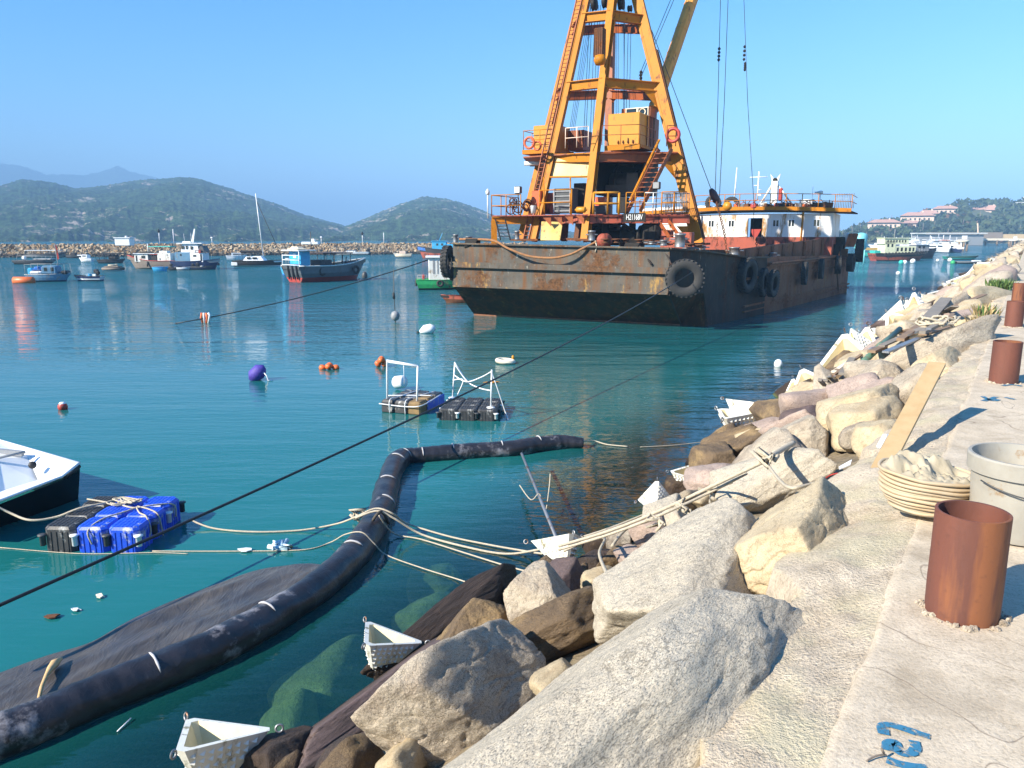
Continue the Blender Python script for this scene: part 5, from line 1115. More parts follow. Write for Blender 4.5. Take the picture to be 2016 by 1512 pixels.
t = boat('fishing_boat', 'black and red fishing boat with bright blue cabin behind the barge bow', 'boat', 868, 508, R(178), 8.6, 2.8, 1.5, [BK, RD, RD, M['blue']], [('gunwale', BK), ('cabin', M['sky_blue'], (.2, 0, 2.3), (2.6, 2, 1.5), {'win': [('L', -.6, .2, .4, .4), ('L', .3, .2, .4, .4)], 'wmat': GL}), ('cabin_roof', M['sky_blue'], (.1, 0, 3.1), (3.0, 2.3, .12)), ('stern_house', M['sky_blue'], (-2.4, 0, 2.0), (2.4, 1.9, 1.1)), ('net_heap', M['rope_dark'], (-1, 0, 1.8), (1.2, 1.4, .6), {'bev': .2})], [('mast', M['sky_blue'], [(.3, 0, 3.1), (-.4, 0, 4.6)], .06)], bowrise=.45)
t = boat('work_boat', 'green and white workboat with a boxy wheelhouse, left of the barge', 'boat', 874, 569, R(6), 4.2, 2.1, .72, [M['green'], M['green'], BK, M['green']], [('gunwale', M['green']), ('wheelhouse', W_, (-.2, 0, 1.55), (1.9, 1.55, 1.7), {'bev': .04, 'win': [('R', -.55, .15, .16, 1.0), ('R', -.25, .15, .1, 1.0), ('R', .45, .35, .34, .46)], 'wmat': G_}), ('wheelhouse_roof', CW, (-.2, 0, 2.46), (2.3, 1.85, .14)), ('red_cylinder', M['red'], (-1.55, -.3, .9), (.2, .2, .45), {'bev': .06})], [('stern_rail', G_, rails(-2.0, -1.3, .7, .65, .4, 2), .02)], bowrise=.12, transom=.95)
for x, y in ((-2.12, 0), (-.3, -1.02), (.9, -.98)):
    mb = MB(); mb.lathe((x, y, .5), [(.2+.09*math.cos(a), .08*math.sin(a)) for a in np.linspace(0, 6.283, 8)[:-1]], 14, (1, 0, 0) if x < -2 else (0, 1, 0), closed=True); bl(mb, 'tyre_fender', RUB, t)
boat('skiff', 'rusty red skiff poking out from behind the barge bow', 'boat', 915, 596, R(185), 2.9, 1.1, .4, [RD, RB, RB, DK], [('gunwale', RD)], bowrise=.25)
# low craft near the breakwater at the far left
boat('pontoon_boat', 'long low grey boat with flat canopy near the breakwater at far left', 'boat', 92, 507, R(0), 7.6, 2.0, .55, [DG, G_, DG, G_], [('canopy', CW, (-.4, 0, 1.35), (6.4, 1.7, .1)), ('cover', DG, (1.6, 0, .8), (3, 1.4, .35), {'bev': .1})], [('posts', G_, rails(-3, 2.6, .8, .5, .85, 4, False), .03)], bowrise=.1)
boat('pontoon_boat', 'long low dark boat, lower of the pair at far left', 'boat', 70, 520, R(0), 6.0, 1.8, .5, [DG, DG, BK, G_], [('cover', G_, (1.4, 0, .7), (2.6, 1.3, .25), {'bev': .08}), ('motor_cover', CW, (-1.6, 0, .9), (.5, .4, .5), {'bev': .1})], [('posts', G_, rails(-2.2, 2, .7, .5, .7, 3, False), .025)], bowrise=.1)
boat('motorboat', 'small white cabin motorboat near the breakwater between two dark craft', 'boat', 170, 515, R(175), 2.3, 1.1, .5, [CW]*4, [('cabin', CW, (0, 0, .8), (1.1, .9, .6), {'bev': .1, 'win': [('L', 0, .1, .6, .2)]})])
boat('motorboat', 'tiny dark motorboat closest to the breakwater on the left', 'boat', 148, 508, R(0), 3.0, 1.1, .45, [DG, DG, BK, DG], [('bow_cover', CW, (1.0, 0, .5), (.8, .8, .2)), ('console', BK, (-.2, 0, .7), (.8, .7, .5))])
t = boat('canopy_boat', 'black boat under a dark flat canopy beside the rope covered raft', 'boat', 221, 518, R(0), 4.0, 1.6, .5, [BK, DG, BK, DG], [('canopy', BK, (0, 0, 1.45), (3.6, 1.6, .12)), ('gear', BK, (.3, 0, .9), (1.2, 1.0, .6), {'bev': .1})], [('posts', BK, rails(-1.5, 1.5, .7, .45, 1, 3, False), .04)])
mb = MB(); p = P(223, 529, .25)
for i in range(6): mb.tube([p+Vector((-1.05, -.5+i*.2, 0)), p+Vector((1.05, -.5+i*.2, 0))], .16, 8)
mb.box(p+Vector((0, 0, .25)), (1.7, 1, .12), bev=.03); r_ = mb.build('log_raft', M['wood']); tag(r_, 'rough brown log raft floating left of the wooden boat', 'raft')
mb = MB(); mb.tube([p+Vector((.5*math.cos(a), .4*math.sin(a), .34+.01*a)) for a in np.linspace(0, 14, 40)], .06, 6); tag(mb.build('rope_coil', M['rope']), 'coil of pale rope lying on the log raft', 'rope')
# ================================================================ breakwater
def breakwater():
    A, B = Vector((-150, 105, 0)), Vector((12, 172, 0)); a0 = P(-160, 508.5, 0); b0 = P(1050, 498.6, 0); dv = (b0-a0).normalized(); nv = Vector((-dv.y, dv.x, 0)); Lh = (b0-a0).length
    t = thing('breakwater', 'long low breakwater of tan rubble in front of the hills', 'breakwater', ((a0+b0)/2))
    mb = MB(); mb.loft([[a0+nv*w+Vector((0, 0, z)) for w, z in ((.6, -.5), (4.0, 1.8), (8, 1.8), (12, -.5))], [b0+nv*w+Vector((0, 0, z)) for w, z in ((.6, -.5), (4.0, 1.8), (8, 1.8), (12, -.5))]], True, True); mb.build('core', RM['brown'], t)
    rg = random.Random(3); mb = MB()
    for i in range(8500):
        u = rg.random(); w = rg.random(); q = rg.uniform(.18, .44)
        if w < .25: q *= .9
        c = a0+dv*(u*Lh)+nv*(.2+4.3*w)+Vector((0, 0, -.1+2.2*min(1, w*1.06)+rg.uniform(-.15, .15)))
        rot = Euler((rg.uniform(0, 6), rg.uniform(0, 6), rg.uniform(0, 6))).to_matrix(); mi = 3 if w < .17 else rg.choice([0, 0, 1, 1, 2, 4])
        vs = []
        for x, y, z in ((-1, -1, -1), (1, -1, -1), (1, 1, -1), (-1, 1, -1), (-1, -1, 1), (1, -1, 1), (1, 1, 1), (-1, 1, 1)): vs.append(c+rot@Vector((x*q*rg.uniform(.6, 1.1), y*q*rg.uniform(.5, .9), z*q*rg.uniform(.4, .8))))
        mb.add(vs, [(3, 2, 1, 0), (4, 5, 6, 7), (0, 1, 5, 4), (1, 2, 6, 5), (2, 3, 7, 6), (3, 0, 4, 7)], mi)
    bm_ = [pm('bw_tan', (.36, .25, .14), .9), pm('bw_cream', (.5, .4, .27), .9), pm('bw_ochre', (.27, .165, .08), .9), pm('bw_wet', (.06, .05, .035), .7), pm('bw_grey', (.2, .17, .13), .9)]
    mb.build('rubble', bm_, t, kind='stuff')
    mb = MB(); mb.beam(a0+nv*5.4+Vector((0, 0, 2.1)), b0+nv*5.4+Vector((0, 0, 2.1)), 1.6, .5); mb.build('crest_wall', pm('bw_cap', (.6, .56, .5), .9), t)
    def pole(px, ytop, lab, kind, base=None):
        u = (px+160)/1210; c = D(px, 485, depth(a0.lerp(b0, u))+5); c.z = 2.2; hh = D(px, ytop, depth(c)).z-2.2
        t = thing('beacon_pole', lab, 'pole', c, group='poles on the breakwater'); mb = MB(); mb.tube([(0, 0, 0), (0, 0, hh)], .07, 6); bl(mb, 'pole', CW, t)
        mb = MB()
        if kind == 'diamond': mb.lathe((0, 0, hh), [(.02, -.45), (.36, 0), (.02, .5)], 4, smooth=False); bl(mb, 'topmark', BK, t)
        elif kind == 'lamp': mb.box((0, 0, hh), (.4, .4, .35), bev=.05); bl(mb, 'lamp_head', CW, t)
    for a in ((315, 455, 'beacon pole with black diamond top behind the wooden boat', 'diamond'), (714, 460, 'beacon pole with black diamond top right of the grey fishing boat', 'diamond'), (756, 458, 'thin plain white pole on the breakwater', ''), (343, 451, 'thin plain pole seen left of the cruiser mast', ''), (250, 466, 'short lamp pole by the white hut on the breakwater', 'lamp'), (633, 467, 'short lamp pole behind the grey fishing boat', 'lamp'), (418, 468, 'small pole right of the cruiser', 'lamp')): pole(*a)
    c = D(246, 482, 150); c.z = 2.9; mb = MB(); mb.box(c, (2.9, 2, 1.4), bev=.05); mb.box(c+Vector((0, 0, .8)), (3.2, 2.3, .15)); tag(mb.build('hut', CW), 'small white hut on top of the breakwater', 'hut')
    c = D(612, 480, 158); c.z = 2.6; mb = MB(); mb.box(c, (3.4, 2, .5), bev=.05); mb.box(c+Vector((.5, 0, .5)), (.7, .7, .7), bev=.05); tag(mb.build('hut', CW), 'low white block on the breakwater above the blue cabin roof', 'hut')
breakwater()
# ================================================================ right hand shore
def far_shore():
    vs = []; fs = []; nx, ny = 90, 26
    prof = [(1600, 470), (1660, 458), (1700, 440), (1760, 430), (1800, 422), (1850, 408), (1880, 395), (1930, 390), (1965, 396), (2010, 386), (2080, 380), (2160, 392), (2260, 430), (2360, 462), (2500, 474)]
    d0 = 560
    def hz(px, t):
        sky = np.interp(px, [p[0] for p in prof], [p[1] for p in prof])+14; top = D(px, sky, d0).z
        return max(.2, top*min(1, t)**.8)
    def pt(px, t): q = D(px, 465, d0); y = q.y-165*(1-t); x = q.x/q.y*y; return Vector((x, y, hz(px, t)-(.0 if t <= 1 else (t-1)*8)))
    for j in range(ny+1):
        for i in range(nx+1): p = pt(1600+900*i/nx, j/ny*1.3); p.z += 1.2*noise.noise(p*.05)*(1 if j > 3 else 0); vs.append(p)
    W = nx+1
    for j in range(ny):
        for i in range(nx): fs.append((j*W+i, j*W+i+1, (j+1)*W+i+1, (j+1)*W+i))
    mb = MB(); mb.add(vs, fs, 0, True); mb.build('wooded_hill', pm('hill_soil', (.09, .1, .045), .95, scale=.05), kind='structure')
    rg = random.Random(21); mb = MB()
    B_ = [(1708, 1768, 452, 434, .42), (1772, 1832, 440, 420, .62), (1766, 1810, 450, 436, .5), (1833, 1880, 424, 407, .78), (1805, 1842, 436, 416, .66), (1900, 1942, 428, 408, .8), (1936, 1957, 434, 407, .72), (2006, 2016, 396, 385, .9), (1990, 2030, 405, 396, .86)]
    for i in range(2000):
        px = 1600+rg.random()**.9*730; t = rg.random(); p = pt(px, t); q = rg.uniform(2.2, 4.6)
        d = depth(p); y = 756+F*((H-p.z-q)/d-SP)/CP; bad = False
        for x0, x1, yb, yt, tt in B_:
            if x0-3 < px < x1+3 and y < yb-1 and t < tt and p.z+q*1.4 > D(px, yb-3, d).z and t > tt-.45: bad = True
        if bad: continue
        mi = rg.choice([0, 0, 1, 1, 2, 3]) if rg.random() > .03 else 4
        for k in range(26):
            v = Vector((rg.gauss(0, 1), rg.gauss(0, 1), rg.gauss(0, .8))); v = v.normalized()*rg.uniform(.55, 1)*q
            c = p+Vector((0, 0, q*.75))+Vector((v.x, v.y, v.z*.8)); s = q*rg.uniform(.16, .34)
            a = Vector((rg.uniform(-1, 1), rg.uniform(-1, 1), rg.uniform(-1, 1))).normalized()*s; b = a.cross(Vector((rg.uniform(-1, 1), rg.uniform(-1, 1), rg.uniform(-1, 1)))).normalized()*s
            mb.add([c-a-b, c+a-b*.7, c+a*.8+b, c-a*.6+b], [(0, 1, 2, 3)], mi)
        if rg.random() < .12: mb.tube([p, p+Vector((0, 0, q*1.9))], .15, 4, 5)
    L_ = lambda n, c, c2: pm(n, c, .9, col2=c2, scale=.4, amt=1, bmp=0)
    mb.build('woodland', [L_('leaf_a', (.055, .085, .028), (.03, .055, .02)), L_('leaf_b', (.04, .07, .03), (.025, .045, .02)), L_('leaf_c', (.075, .095, .03), (.04, .06, .02)), L_('leaf_d', (.035, .06, .035), (.02, .04, .025)), L_('leaf_e', (.17, .09, .05), (.1, .06, .04)), M['wood']], kind='stuff')
    names = ['peach villa with terracotta roof, leftmost on the wooded hill', 'wide two storey peach villa with terracotta roof in the middle of the hill', 'low peach annex in front of the wide middle villa', 'peach villa with terracotta roof right of the tall corner house', 'cream stair tower house between the middle villas', 'long peach villa with terracotta roof near the right edge', 'tall peach corner block at the right end of the long villa', 'white building high up at the right edge', 'pale terrace below the white building at the right edge']
    for (x0, x1, yb, yt, tt), lab in zip(B_, names):
        c = pt((x0+x1)/2, tt); d = depth(c); w = (x1-x0)*d/F; zb = D(x0, yb, d).z; zt = D(x0, yt, d).z; hh = zt-zb
        t = thing('villa', lab, 'house', (c.x, c.y, zb), R(-24), 'villas on the wooded hill'); mb = MB(); wm = M['peach'] if 'peach' in lab else M['cream'] if 'cream' in lab else CW
        mb.box((0, 2, hh*.25-2), (w*.96, w*.35+3, hh*.95+4)); bl(mb, 'wall', wm, t)
        if 'white' not in lab and 'terrace' not in lab:
            mb = MB(); e = hh*.75; W2, D2 = w*.52, w*.2+2.2; mb.add([(-W2, -D2+2, e), (W2, -D2+2, e), (W2, D2+2, e), (-W2, D2+2, e), (-W2*.55, 2, hh*1.12), (W2*.55, 2, hh*1.12)], [(0, 1, 5, 4), (1, 2, 5), (2, 3, 4, 5), (3, 0, 4), (3, 2, 1, 0)]); rf = bl(mb, 'roof', M['terracotta'], t)
            mb = MB(); mb.box((W2*.3, 2, hh*1.1), (.8, .8, 1.4)); bl(mb, 'chimney', wm, rf)
        yf = 2-(w*.35+3)/2-.05; n = max(2, int(w/3))
        for k in range(n):
            mb = MB(); mb.box((-w*.4+w*.8*(k+.5)/n, yf, hh*.42), (1.0, .12, 1.3)); bl(mb, 'window', GL, t)
    # pier and low sheds at the far right
    c = P(1990, 483.5, 0); mb = MB(); t = thing('pier', 'long low concrete pier with brown sheds at the far right', 'pier', c)
    mb.box(c+Vector((-2, 6, 2.6)), (64, 7, .9), R(-6)); mb.build('pier_deck', M['cream'], t)
    for k in range(14): mb = MB(); p = c+Vector((-33+k*4.8, 6-k*.5, 0)); mb.tube([p+Vector((0, 0, -1)), p+Vector((0, 0, 2.4))], .4, 6); mb.build('pile', RM['brown'], t)
    mb = MB(); mb.box(c+Vector((-14, 12, 4.4)), (30, 6, 2.6), R(-6)); mb.build('shed', M['wood'], t)
    mb = MB(); mb.box(c+Vector((18, 9, 4.0)), (34, 6, 1.8), R(-6)); mb.build('shed', pm('tan_wall', (.5, .38, .22), .9), t)
    mb = MB(); p = P(1927, 483.5, 0); mb.tube([p, p+Vector((-1.6, 0, 9.5))], .3, 6); tag(mb.build('pole', pm('pale_pole', (.6, .45, .33), .8)), 'leaning pale pole in front of the reddish tree at the pier', 'pole')
    def piles(px, py, lab, s):
        c = P(px, py, 0); t = thing('mooring_dolphin', lab, 'dolphin', c, group='mooring dolphins off the pier'); i = 0
        for a in range(7):
            mb = MB(); x, y = s*math.cos(a*.9)*.8, s*math.sin(a*.9)*.8; mb.tube([(x, y, -1), (x, y, s*1.5)], s*.16, 8); bl(mb, 'pile', pm('pile_brown', (.25, .18, .12), .9), t)
        mb = MB(); mb.lathe((0, 0, s*1.5), [(s*1.05, 0), (s*1.05, s*.35), (s*.8, s*.4)], 10); bl(mb, 'cap', M['cream'], t); mb = MB(); mb.box((0, -s*.5, s*2.3), (s*.9, .1, s*.6)); bl(mb, 'sign_board', CW, t)
    piles(1893, 494, 'near round cluster of timber piles at the right of the yachts', 1.6); piles(1994, 487, 'small cluster of timber piles standing in open water at far right', 1.5)
    # marina
    def yacht(px, py, yaw, L, hullm, lab, fly=True, group='white motor yachts packed in the marina', canopy=None):
        B = L*.3; hs = L*.13
        pr = [('gunwale', CW), ('cabin', CW, (-.02*L, 0, hs*1.45), (L*.55, B*.8, hs*.9), {'taper': (.85, .85), 'bev': .05, 'win': [('R', 0, .05, L*.42, hs*.35), ('L', 0, .05, L*.42, hs*.35), ('B', 0, .0, B*.5, hs*.6)]})]
        if fly: pr += [('flybridge', CW, (-.06*L, 0, hs*2.15), (L*.34, B*.7, hs*.55), {'bev': .05, 'win': [('R', 0, .05, L*.22, hs*.2)]}), ('hardtop', canopy or CW, (-.08*L, 0, hs*2.95), (L*.36, B*.75, hs*.1))]
        return boat('motor_yacht', lab, 'yacht', px, py, yaw, L, B, hs, [hullm, hullm, M['navy'], CW], pr, [('radar_arch', CW, [[(-.12*L, -B*.3, hs*2.3), (-.18*L, -B*.3, hs*3), (-.18*L, B*.3, hs*3), (-.12*L, B*.3, hs*2.3)], [(-.15*L, 0, hs*3), (-.15*L, 0, hs*(4.2 if fly else 3.4))]], .07)], group=group)
    ys = [(1732, 489, R(172), 13, CW, 'white yacht behind the pale green ferry, leftmost in the marina'), (1757, 491, R(188), 12, CW, 'white yacht behind the upper deck of the ferry'), (1784, 490, R(170), 15, CW, 'large white yacht behind the ferry bow'), (1806, 494, R(10), 12, CW, 'white yacht with dark windows, right of the ferry bow'), (1822, 492, R(190), 14, G_, 'grey hulled yacht in the middle of the marina'), (1838, 496, R(-70), 13, M['navy'], 'navy hulled yacht seen from the stern'), (1858, 497, R(-100), 14, CW, 'white yacht seen from the stern with orange awning'), (1874, 497, R(-80), 14, M['navy'], 'dark hulled yacht seen from the stern beside the pile cluster'), (1798, 484, R(170), 15, CW, 'tall white yacht far back behind the marina rows'), (1840, 484, R(185), 16, CW, 'long white yacht far back with two masts'), (1770, 482, R(180), 14, CW, 'white yacht farthest back on the left'), (1885, 489, R(-90), 12, CW, 'white yacht hidden behind the pile cluster')]
    for k, a in enumerate(ys): a = (a[0], a[1], a[2], a[3]*.56, a[4], a[5]); yacht(*a, canopy=M['orange'] if 'orange' in a[5] else None)
    mb = MB(); c = P(1865, 483.5, 0); mb.box(c+Vector((0, 0, 5.2)), (30, 5, .5), R(-4)); 
    o = mb.build('shed_roof', pm('pale_roof', (.6, .62, .6), .7)); tag(o, 'long flat pale roof of a boat shed behind the yachts', 'shed')
    mb = MB(); mb.box(c+Vector((0, .5, 2.4)), (28, 4, 4.6), R(-4)); mb.build('shed_wall', G_, o)
    pale = pm('pale_green_wall', (.72, .74, .5), .6, col2=(.6, .62, .42), rust=.15, rcol=(.3, .2, .1))
    t = boat('old_ferry', 'old red hulled ferry with pale green decks and a row of tyres', 'ferry', 1768, 513, R(4), 9.4, 3.2, 1.15, [BK, RD, pm('faded_red', (.45, .1, .1), .6, rust=.2), M['wood']], [('gunwale', BK),
        ('main_deck_house', pale, (.4, 0, 1.75), (3.6, 2.2, 1.2), {'win': [('R', -1.3, .1, .35, .6), ('R', -.6, .1, .35, .6), ('R', .1, .1, .35, .6), ('R', .8, .1, .35, .6), ('R', 1.4, .1, .3, .6)]}), ('stern_house', pale, (-2.2, 0, 2.2), (1.8, 2.3, 2.2), {'win': [('R', -.4, .3, .3, .5), ('R', .3, .3, .3, .5)]}), ('upper_deck', pale, (-1.2, 0, 3.15), (4.2, 2.3, .9), {'win': [('R', -1.5+.5*k, .05, .22, .4) for k in range(7)]}), ('upper_roof', pale, (-1.1, 0, 3.68), (4.6, 2.6, .12)), ('stern_box', M['teal'], (-4.1, 0, 1.3), (1.0, 1.6, .7))],
        [('fore_rail', G_, rails(2.2, 4.4, .8, 1.2, .8, 5), .03), ('mast', G_, [(-1, 0, 3.6), (-1, 0, 5.2)], .05)], bowrise=.35)
    for k in range(13):
        mb = MB(); x = -3.1+k*.56; y = -(1.62-max(0, (x-1)/3.6)**2*1.1); mb.lathe((x, y, 1.05+.02*k), [(.2+.09*math.cos(a), .1*math.sin(a)) for a in np.linspace(0, 6.283, 7)[:-1]], 10, (0, 1, 0), closed=True); bl(mb, 'tyre_fender', RUB, t)
    t = boat('pilot_boat', 'grey workboat with black tyres moored at the bow of the red ferry', 'boat', 1812, 509, R(14), 6.5, 2.4, 1.2, [BK, BK, BK, DG], [('cabin', G_, (-.5, 0, 1.9), (2.8, 1.8, 1.1), {'win': [('R', -.7, .1, .5, .5), ('R', .2, .1, .5, .5)]}), ('cabin_roof', CW, (-.5, 0, 2.5), (3.2, 2.1, .1))], bowrise=.6)
    boat('work_boat', 'low boat with teal hull and yellow racks left of the red ferry', 'boat', 1716, 505, R(0), 5.5, 2, .8, [M['teal'], M['teal'], M['teal'], CW], [('rack', pm('rack_yellow', (.6, .4, .12), .7), (0, 0, 1.5), (4, 1.4, .5)), ('bush_crate', M['green'], (1.6, 0, 1.1), (.8, .8, .6), {'bev': .2})])
    mb = MB(); c = D(1695, 470, 110); c.z = 2.2; mb.lathe(c, [(.75, 0), (.85, .1), (.85, 1.9), (.7, 2.15), (.2, 2.3), (.05, 2.3)], 18); mb.tube([c+Vector((.4, -.6, -2.2)), c+Vector((.4, -.6, 0))], .1, 6); mb.tube([c+Vector((-.4, -.6, -2.2)), c+Vector((-.4, -.6, 0))], .1, 6); mb.tube([c+Vector((0, .6, -2.2)), c+Vector((0, .6, 0))], .1, 6)
    tag(mb.build('water_tank', pm('pale_turquoise', (.2, .6, .66), .5)), 'pale turquoise water tank seen past the barge stern', 'tank')
    boat('skiff', 'long green open skiff lying across the water right of the ferry', 'boat', 1892, 511, R(4), 6.2, 1.5, .5, [M['green'] if 0 else pm('dull_green', (.06, .16, .12), .6), M['teal'], DG, DG], [('thwart', M['wood'], (0, 0, .4), (.3, 1.2, .06))]); boat('skiff', 'flat grey skiff with white gear near the tip of the sea wall', 'boat', 1908, 519, R(-2), 4.2, 1.3, .3, [G_, DG, DG, G_], [('white_bundle', CW, (1.0, 0, .35), (1.2, .8, .25), {'bev': .1})])
far_shore()
# ================================================================ things in the near water
def near_water():
    # ---- black floating boom
    m, nt, N, L, b = mat_new('black_geotextile')
    f, _ = nz(nt, 3, 7, .65); g, _ = nz(nt, 1.6, 8, .7, off=(3, 3, 0)); wr, _ = nz(nt, 9, 6, .6, dist=1.2)
    c = mixc(nt, ramp(nt, f, [(.35, 0.0), (.7, 1.0)]), (.012, .012, .016), (.035, .033, .04)); c = mixc(nt, ramp(nt, g, [(.56, 0.0), (.66, .6)]), c, (.42, .40, .42))
    L.new(c, b.inputs['Base Color']); b.inputs['Roughness'].default_value = .33; L.new(bump(nt, wr, .35, .03), b.inputs['Normal'])
    BT = m
    pp = [(-130, 1500), (-40, 1465), (60, 1428), (200, 1368), (330, 1316), (450, 1262), (560, 1200), (650, 1138), (712, 1072), (748, 1010), (762, 960), (776, 918), (797, 899), (822, 897), (870, 893), (940, 888), (1010, 884), (1060, 876), (1110, 871), (1150, 872)]
    path = smooth_path([P(x, y, .10) for x, y in pp], 9); n = len(path); rr = []
    for i, p in enumerate(path):
        r = .185+.018*noise.noise(p*1.3)+.004*math.sin(i*1.9); t = i/(n-1)
        if t > .62: r *= .86
        if i > n-12: r *= .55+.45*(n-1-i)/11
        rr.append(r)
    t = thing('floating_boom', 'long black fabric boom curving on the water and bent at a corner', 'boom', path[n//2])
    mb = MB(); dense = []; dr = []
    for i in range(n-1):
        for k in range(3): dense.append(path[i].lerp(path[i+1], k/3)); dr.append(rr[i]+(rr[i+1]-rr[i])*k/3)
    mb.tube(dense, dr, 28, wob=.07, seed=2); mb.build('boom_tube', BT, t)
    mb = MB(); m3 = pm('salt_strap', (.5, .49, .5), .8, bmp=.2)
    for q in (.2, .3, .405, .49, .53, .585, .63, .7, .76, .83, .9):
        i = int(q*(n-1)); p = path[i]; x, y, z = basis(path[i+1]-path[i-1]); a0 = 1.0+(i % 3)*.3; a1 = a0+.55
        pts = [p+x*(rr[i]*1.04*math.cos(a))+y*(rr[i]*1.04*math.sin(a)) for a in np.linspace(a0, a1+.8, 7)]
        mb = MB(); mb.tube(pts, [.004, .011, .015, .012, .014, .01, .004], 5); mb.build('strap', m3, t)
    # ---- half sunk tarpaulin
    mt, nt, N, L, b = mat_new('wet_tarp')
    f, _ = nz(nt, 2.2, 8, .65); c = mixc(nt, ramp(nt, f, [(.35, 0.0), (.65, 1.0)]), (.10, .085, .07), (.055, .05, .05)); g, _ = nz(nt, 14, 4, .6); c = mixc(nt, ramp(nt, g, [(.6, 0.0), (.75, .3)]), c, (.12, .11, .08))
    L.new(c, b.inputs['Base Color']); b.inputs['Roughness'].default_value = .36; w1, _ = nz(nt, 1.4, 5, .6, stretch=(3.2, .9, 1), dist=.8); L.new(bump(nt, w1, .4, .10), b.inputs['Normal'])
    outer = [(-130, 1372), (0, 1322), (90, 1290), (180, 1262), (270, 1212), (340, 1180), (420, 1150), (500, 1122), (570, 1112), (622, 1112), (650, 1120)]
    inner = [(-130, 1490), (0, 1440), (90, 1405), (180, 1368), (270, 1332), (340, 1304), (420, 1266), (500, 1226), (570, 1180), (622, 1146), (652, 1126)]
    oo = smooth_path([P(x, y, 0) for x, y in outer], 10); ii = smooth_path([P(x, y, 0) for x, y in inner], 10); vs = []; fs = []; J = 40
    for i in range(len(oo)):
        for j in range(J+1):
            p = oo[i].lerp(ii[i], j/J); s, w = sw_of(p)
            h = .018+.024*(1-abs(noise.noise(Vector((s*.55+w*.5, w*2.4-s*.3, 4))))*2.4)*min(1, j/6)+.018*noise.noise(Vector((s*1.6, w*7, 2)))*min(1, j/4)
            if j == 0: h = -.03
            if j == 1: h = .002
            vs.append((p.x, p.y, h))
    W = J+1
    for i in range(len(oo)-1):
        for j in range(J): fs.append((i*W+j, i*W+j+1, (i+1)*W+j+1, (i+1)*W+j))
    mb = MB(); mb.add(vs, fs, 0, True); tag(mb.build('tarpaulin', mt), 'dark wrinkled wet tarpaulin spread at the surface beside the black boom', 'tarpaulin')
    WD = pm('bare_wood', (.62, .42, .2), .7, col2=(.5, .32, .14), scale=5, stretch=(1, 1, 5))
    mb = MB(); mb.tube([P(75, 1382, .06), P(82, 1352, .09), P(92, 1328, .1), P(98, 1318, .1), P(108, 1306, .09), P(121, 1296, .08)], [.016, .018, .02, .03, .042, .012], 8); tag(mb.build('stick', WD), 'pale carved wooden stick lying across the tarpaulin', 'stick')
    # ---- modular float pontoons
    def cube_mesh(name, mat, w=.5, h=.38, rib=True):
        mb = MB(); c = .07; q = w/2-.006; rings = []
        for z, k in ((-h/2, .03), (-h/2+.03, 0), (h/2-.035, 0), (h/2, .03)):
            X = q-k; rings.append([Vector(v+(z,)) for v in ((-X+c, -X), (X-c, -X), (X, -X+c), (X, X-c), (X-c, X), (-X+c, X), (-X, X-c), (-X, -X+c))])
        mb.loft(rings, True, True)
        for i in range(6):   # anti slip studs on top
            for j in range(6): mb.box(((i-2.5)*.066, (j-2.5)*.066, h/2+.002), (.042, .026, .008), R(45 if (i+j) % 2 else -45))
        for s in (-.13, -.045, .045, .13):
            for a in range(4): M3 = Matrix.Rotation(a*math.pi/2, 3, 'Z'); mb.box(M3@Vector((s, -q-.003, -.02)), (.028, .014, h*.78), M3)
        return mb
    def pontoon(name, lab, c, yaw, nx, ny, matf, top=.28, skip=(), h=.38):
        t = thing(name, lab, 'pontoon', (c.x, c.y, 0), yaw); ms = {}
        for i in range(nx):
            for j in range(ny):
                if (i, j) in skip: continue
                m = matf(i, j)
                if m.name not in ms: o = bl(cube_mesh('float_cube', m, h=h), 'float_cube', m, t); ms[m.name] = o
                else: o = ms[m.name].copy(); COL.objects.link(o); o.parent = t
                o.location = ((i-(nx-1)/2)*.5, (j-(ny-1)/2)*.5, top-h/2+.006*math.sin(i*3+j*5)); o.rotation_euler = (.012*math.sin(i+j*2), .012*math.cos(i*3-j), 0)
        for i in range(nx+1):
            for j in range(ny+1):
                if 0 < i < nx and 0 < j < ny: continue
                mb = MB(); p = ((i-nx/2)*.5, (j-ny/2)*.5, top-h*.45); mb.lathe(p, [(.02, -.08), (.045, -.07), (.045, .05), (.07, .06), (.07, .075), (.02, .08)], 10); bl(mb, 'connector_pin', M['clean_white'] if (i+j) % 2 else M['darkgrey'], t)
        return t
    BL = pm('float_blue', (.02, .10, .72), .38, col2=(.012, .055, .42), amt=.5, scale=3, rust=.24, rcol=(.62, .64, .66), rscale=5, rstretch=(1, 1, 1), bmp=.1)
    BKF = pm('float_black', (.03, .03, .033), .5, col2=(.055, .055, .055), amt=.6, scale=3, rust=.2, rcol=(.45, .45, .43), rscale=5, rstretch=(1, 1, 1), bmp=.15)
    # blue and black pontoon: from its near edge corners
    a = P(87, 1086, 0); b_ = P(283, 1090, 0); e = P(372, 1035, 0)
    ux = (b_-a).normalized(); yaw = math.atan2(ux.y, ux.x); uy = Vector((-ux.y, ux.x, 0)); c = a+ux*.62+uy*.62
    pontoon('float_pontoon', 'blue and black modular float pontoon tied with pale ropes, in front of the white boat', c, yaw+.03, 3, 3, lambda i, j: BKF if i == 0 else BL, .34).scale = (.83, .83, 1)
    # ropes heaped on it
    RP_ = M['rope']; rg = random.Random(2); loc = lambda x, y, z=.36: c+ux*x*.82+uy*y*.62+Vector((0, 0, z))
    def rope(pts, r, lab, mat=None, nm='rope', k=7, grp=None, n=7):
        mb = MB(); mb.tube(smooth_path(pts, k), r, n); return tag(mb.build(nm, mat or RP_), lab, 'rope', grp)
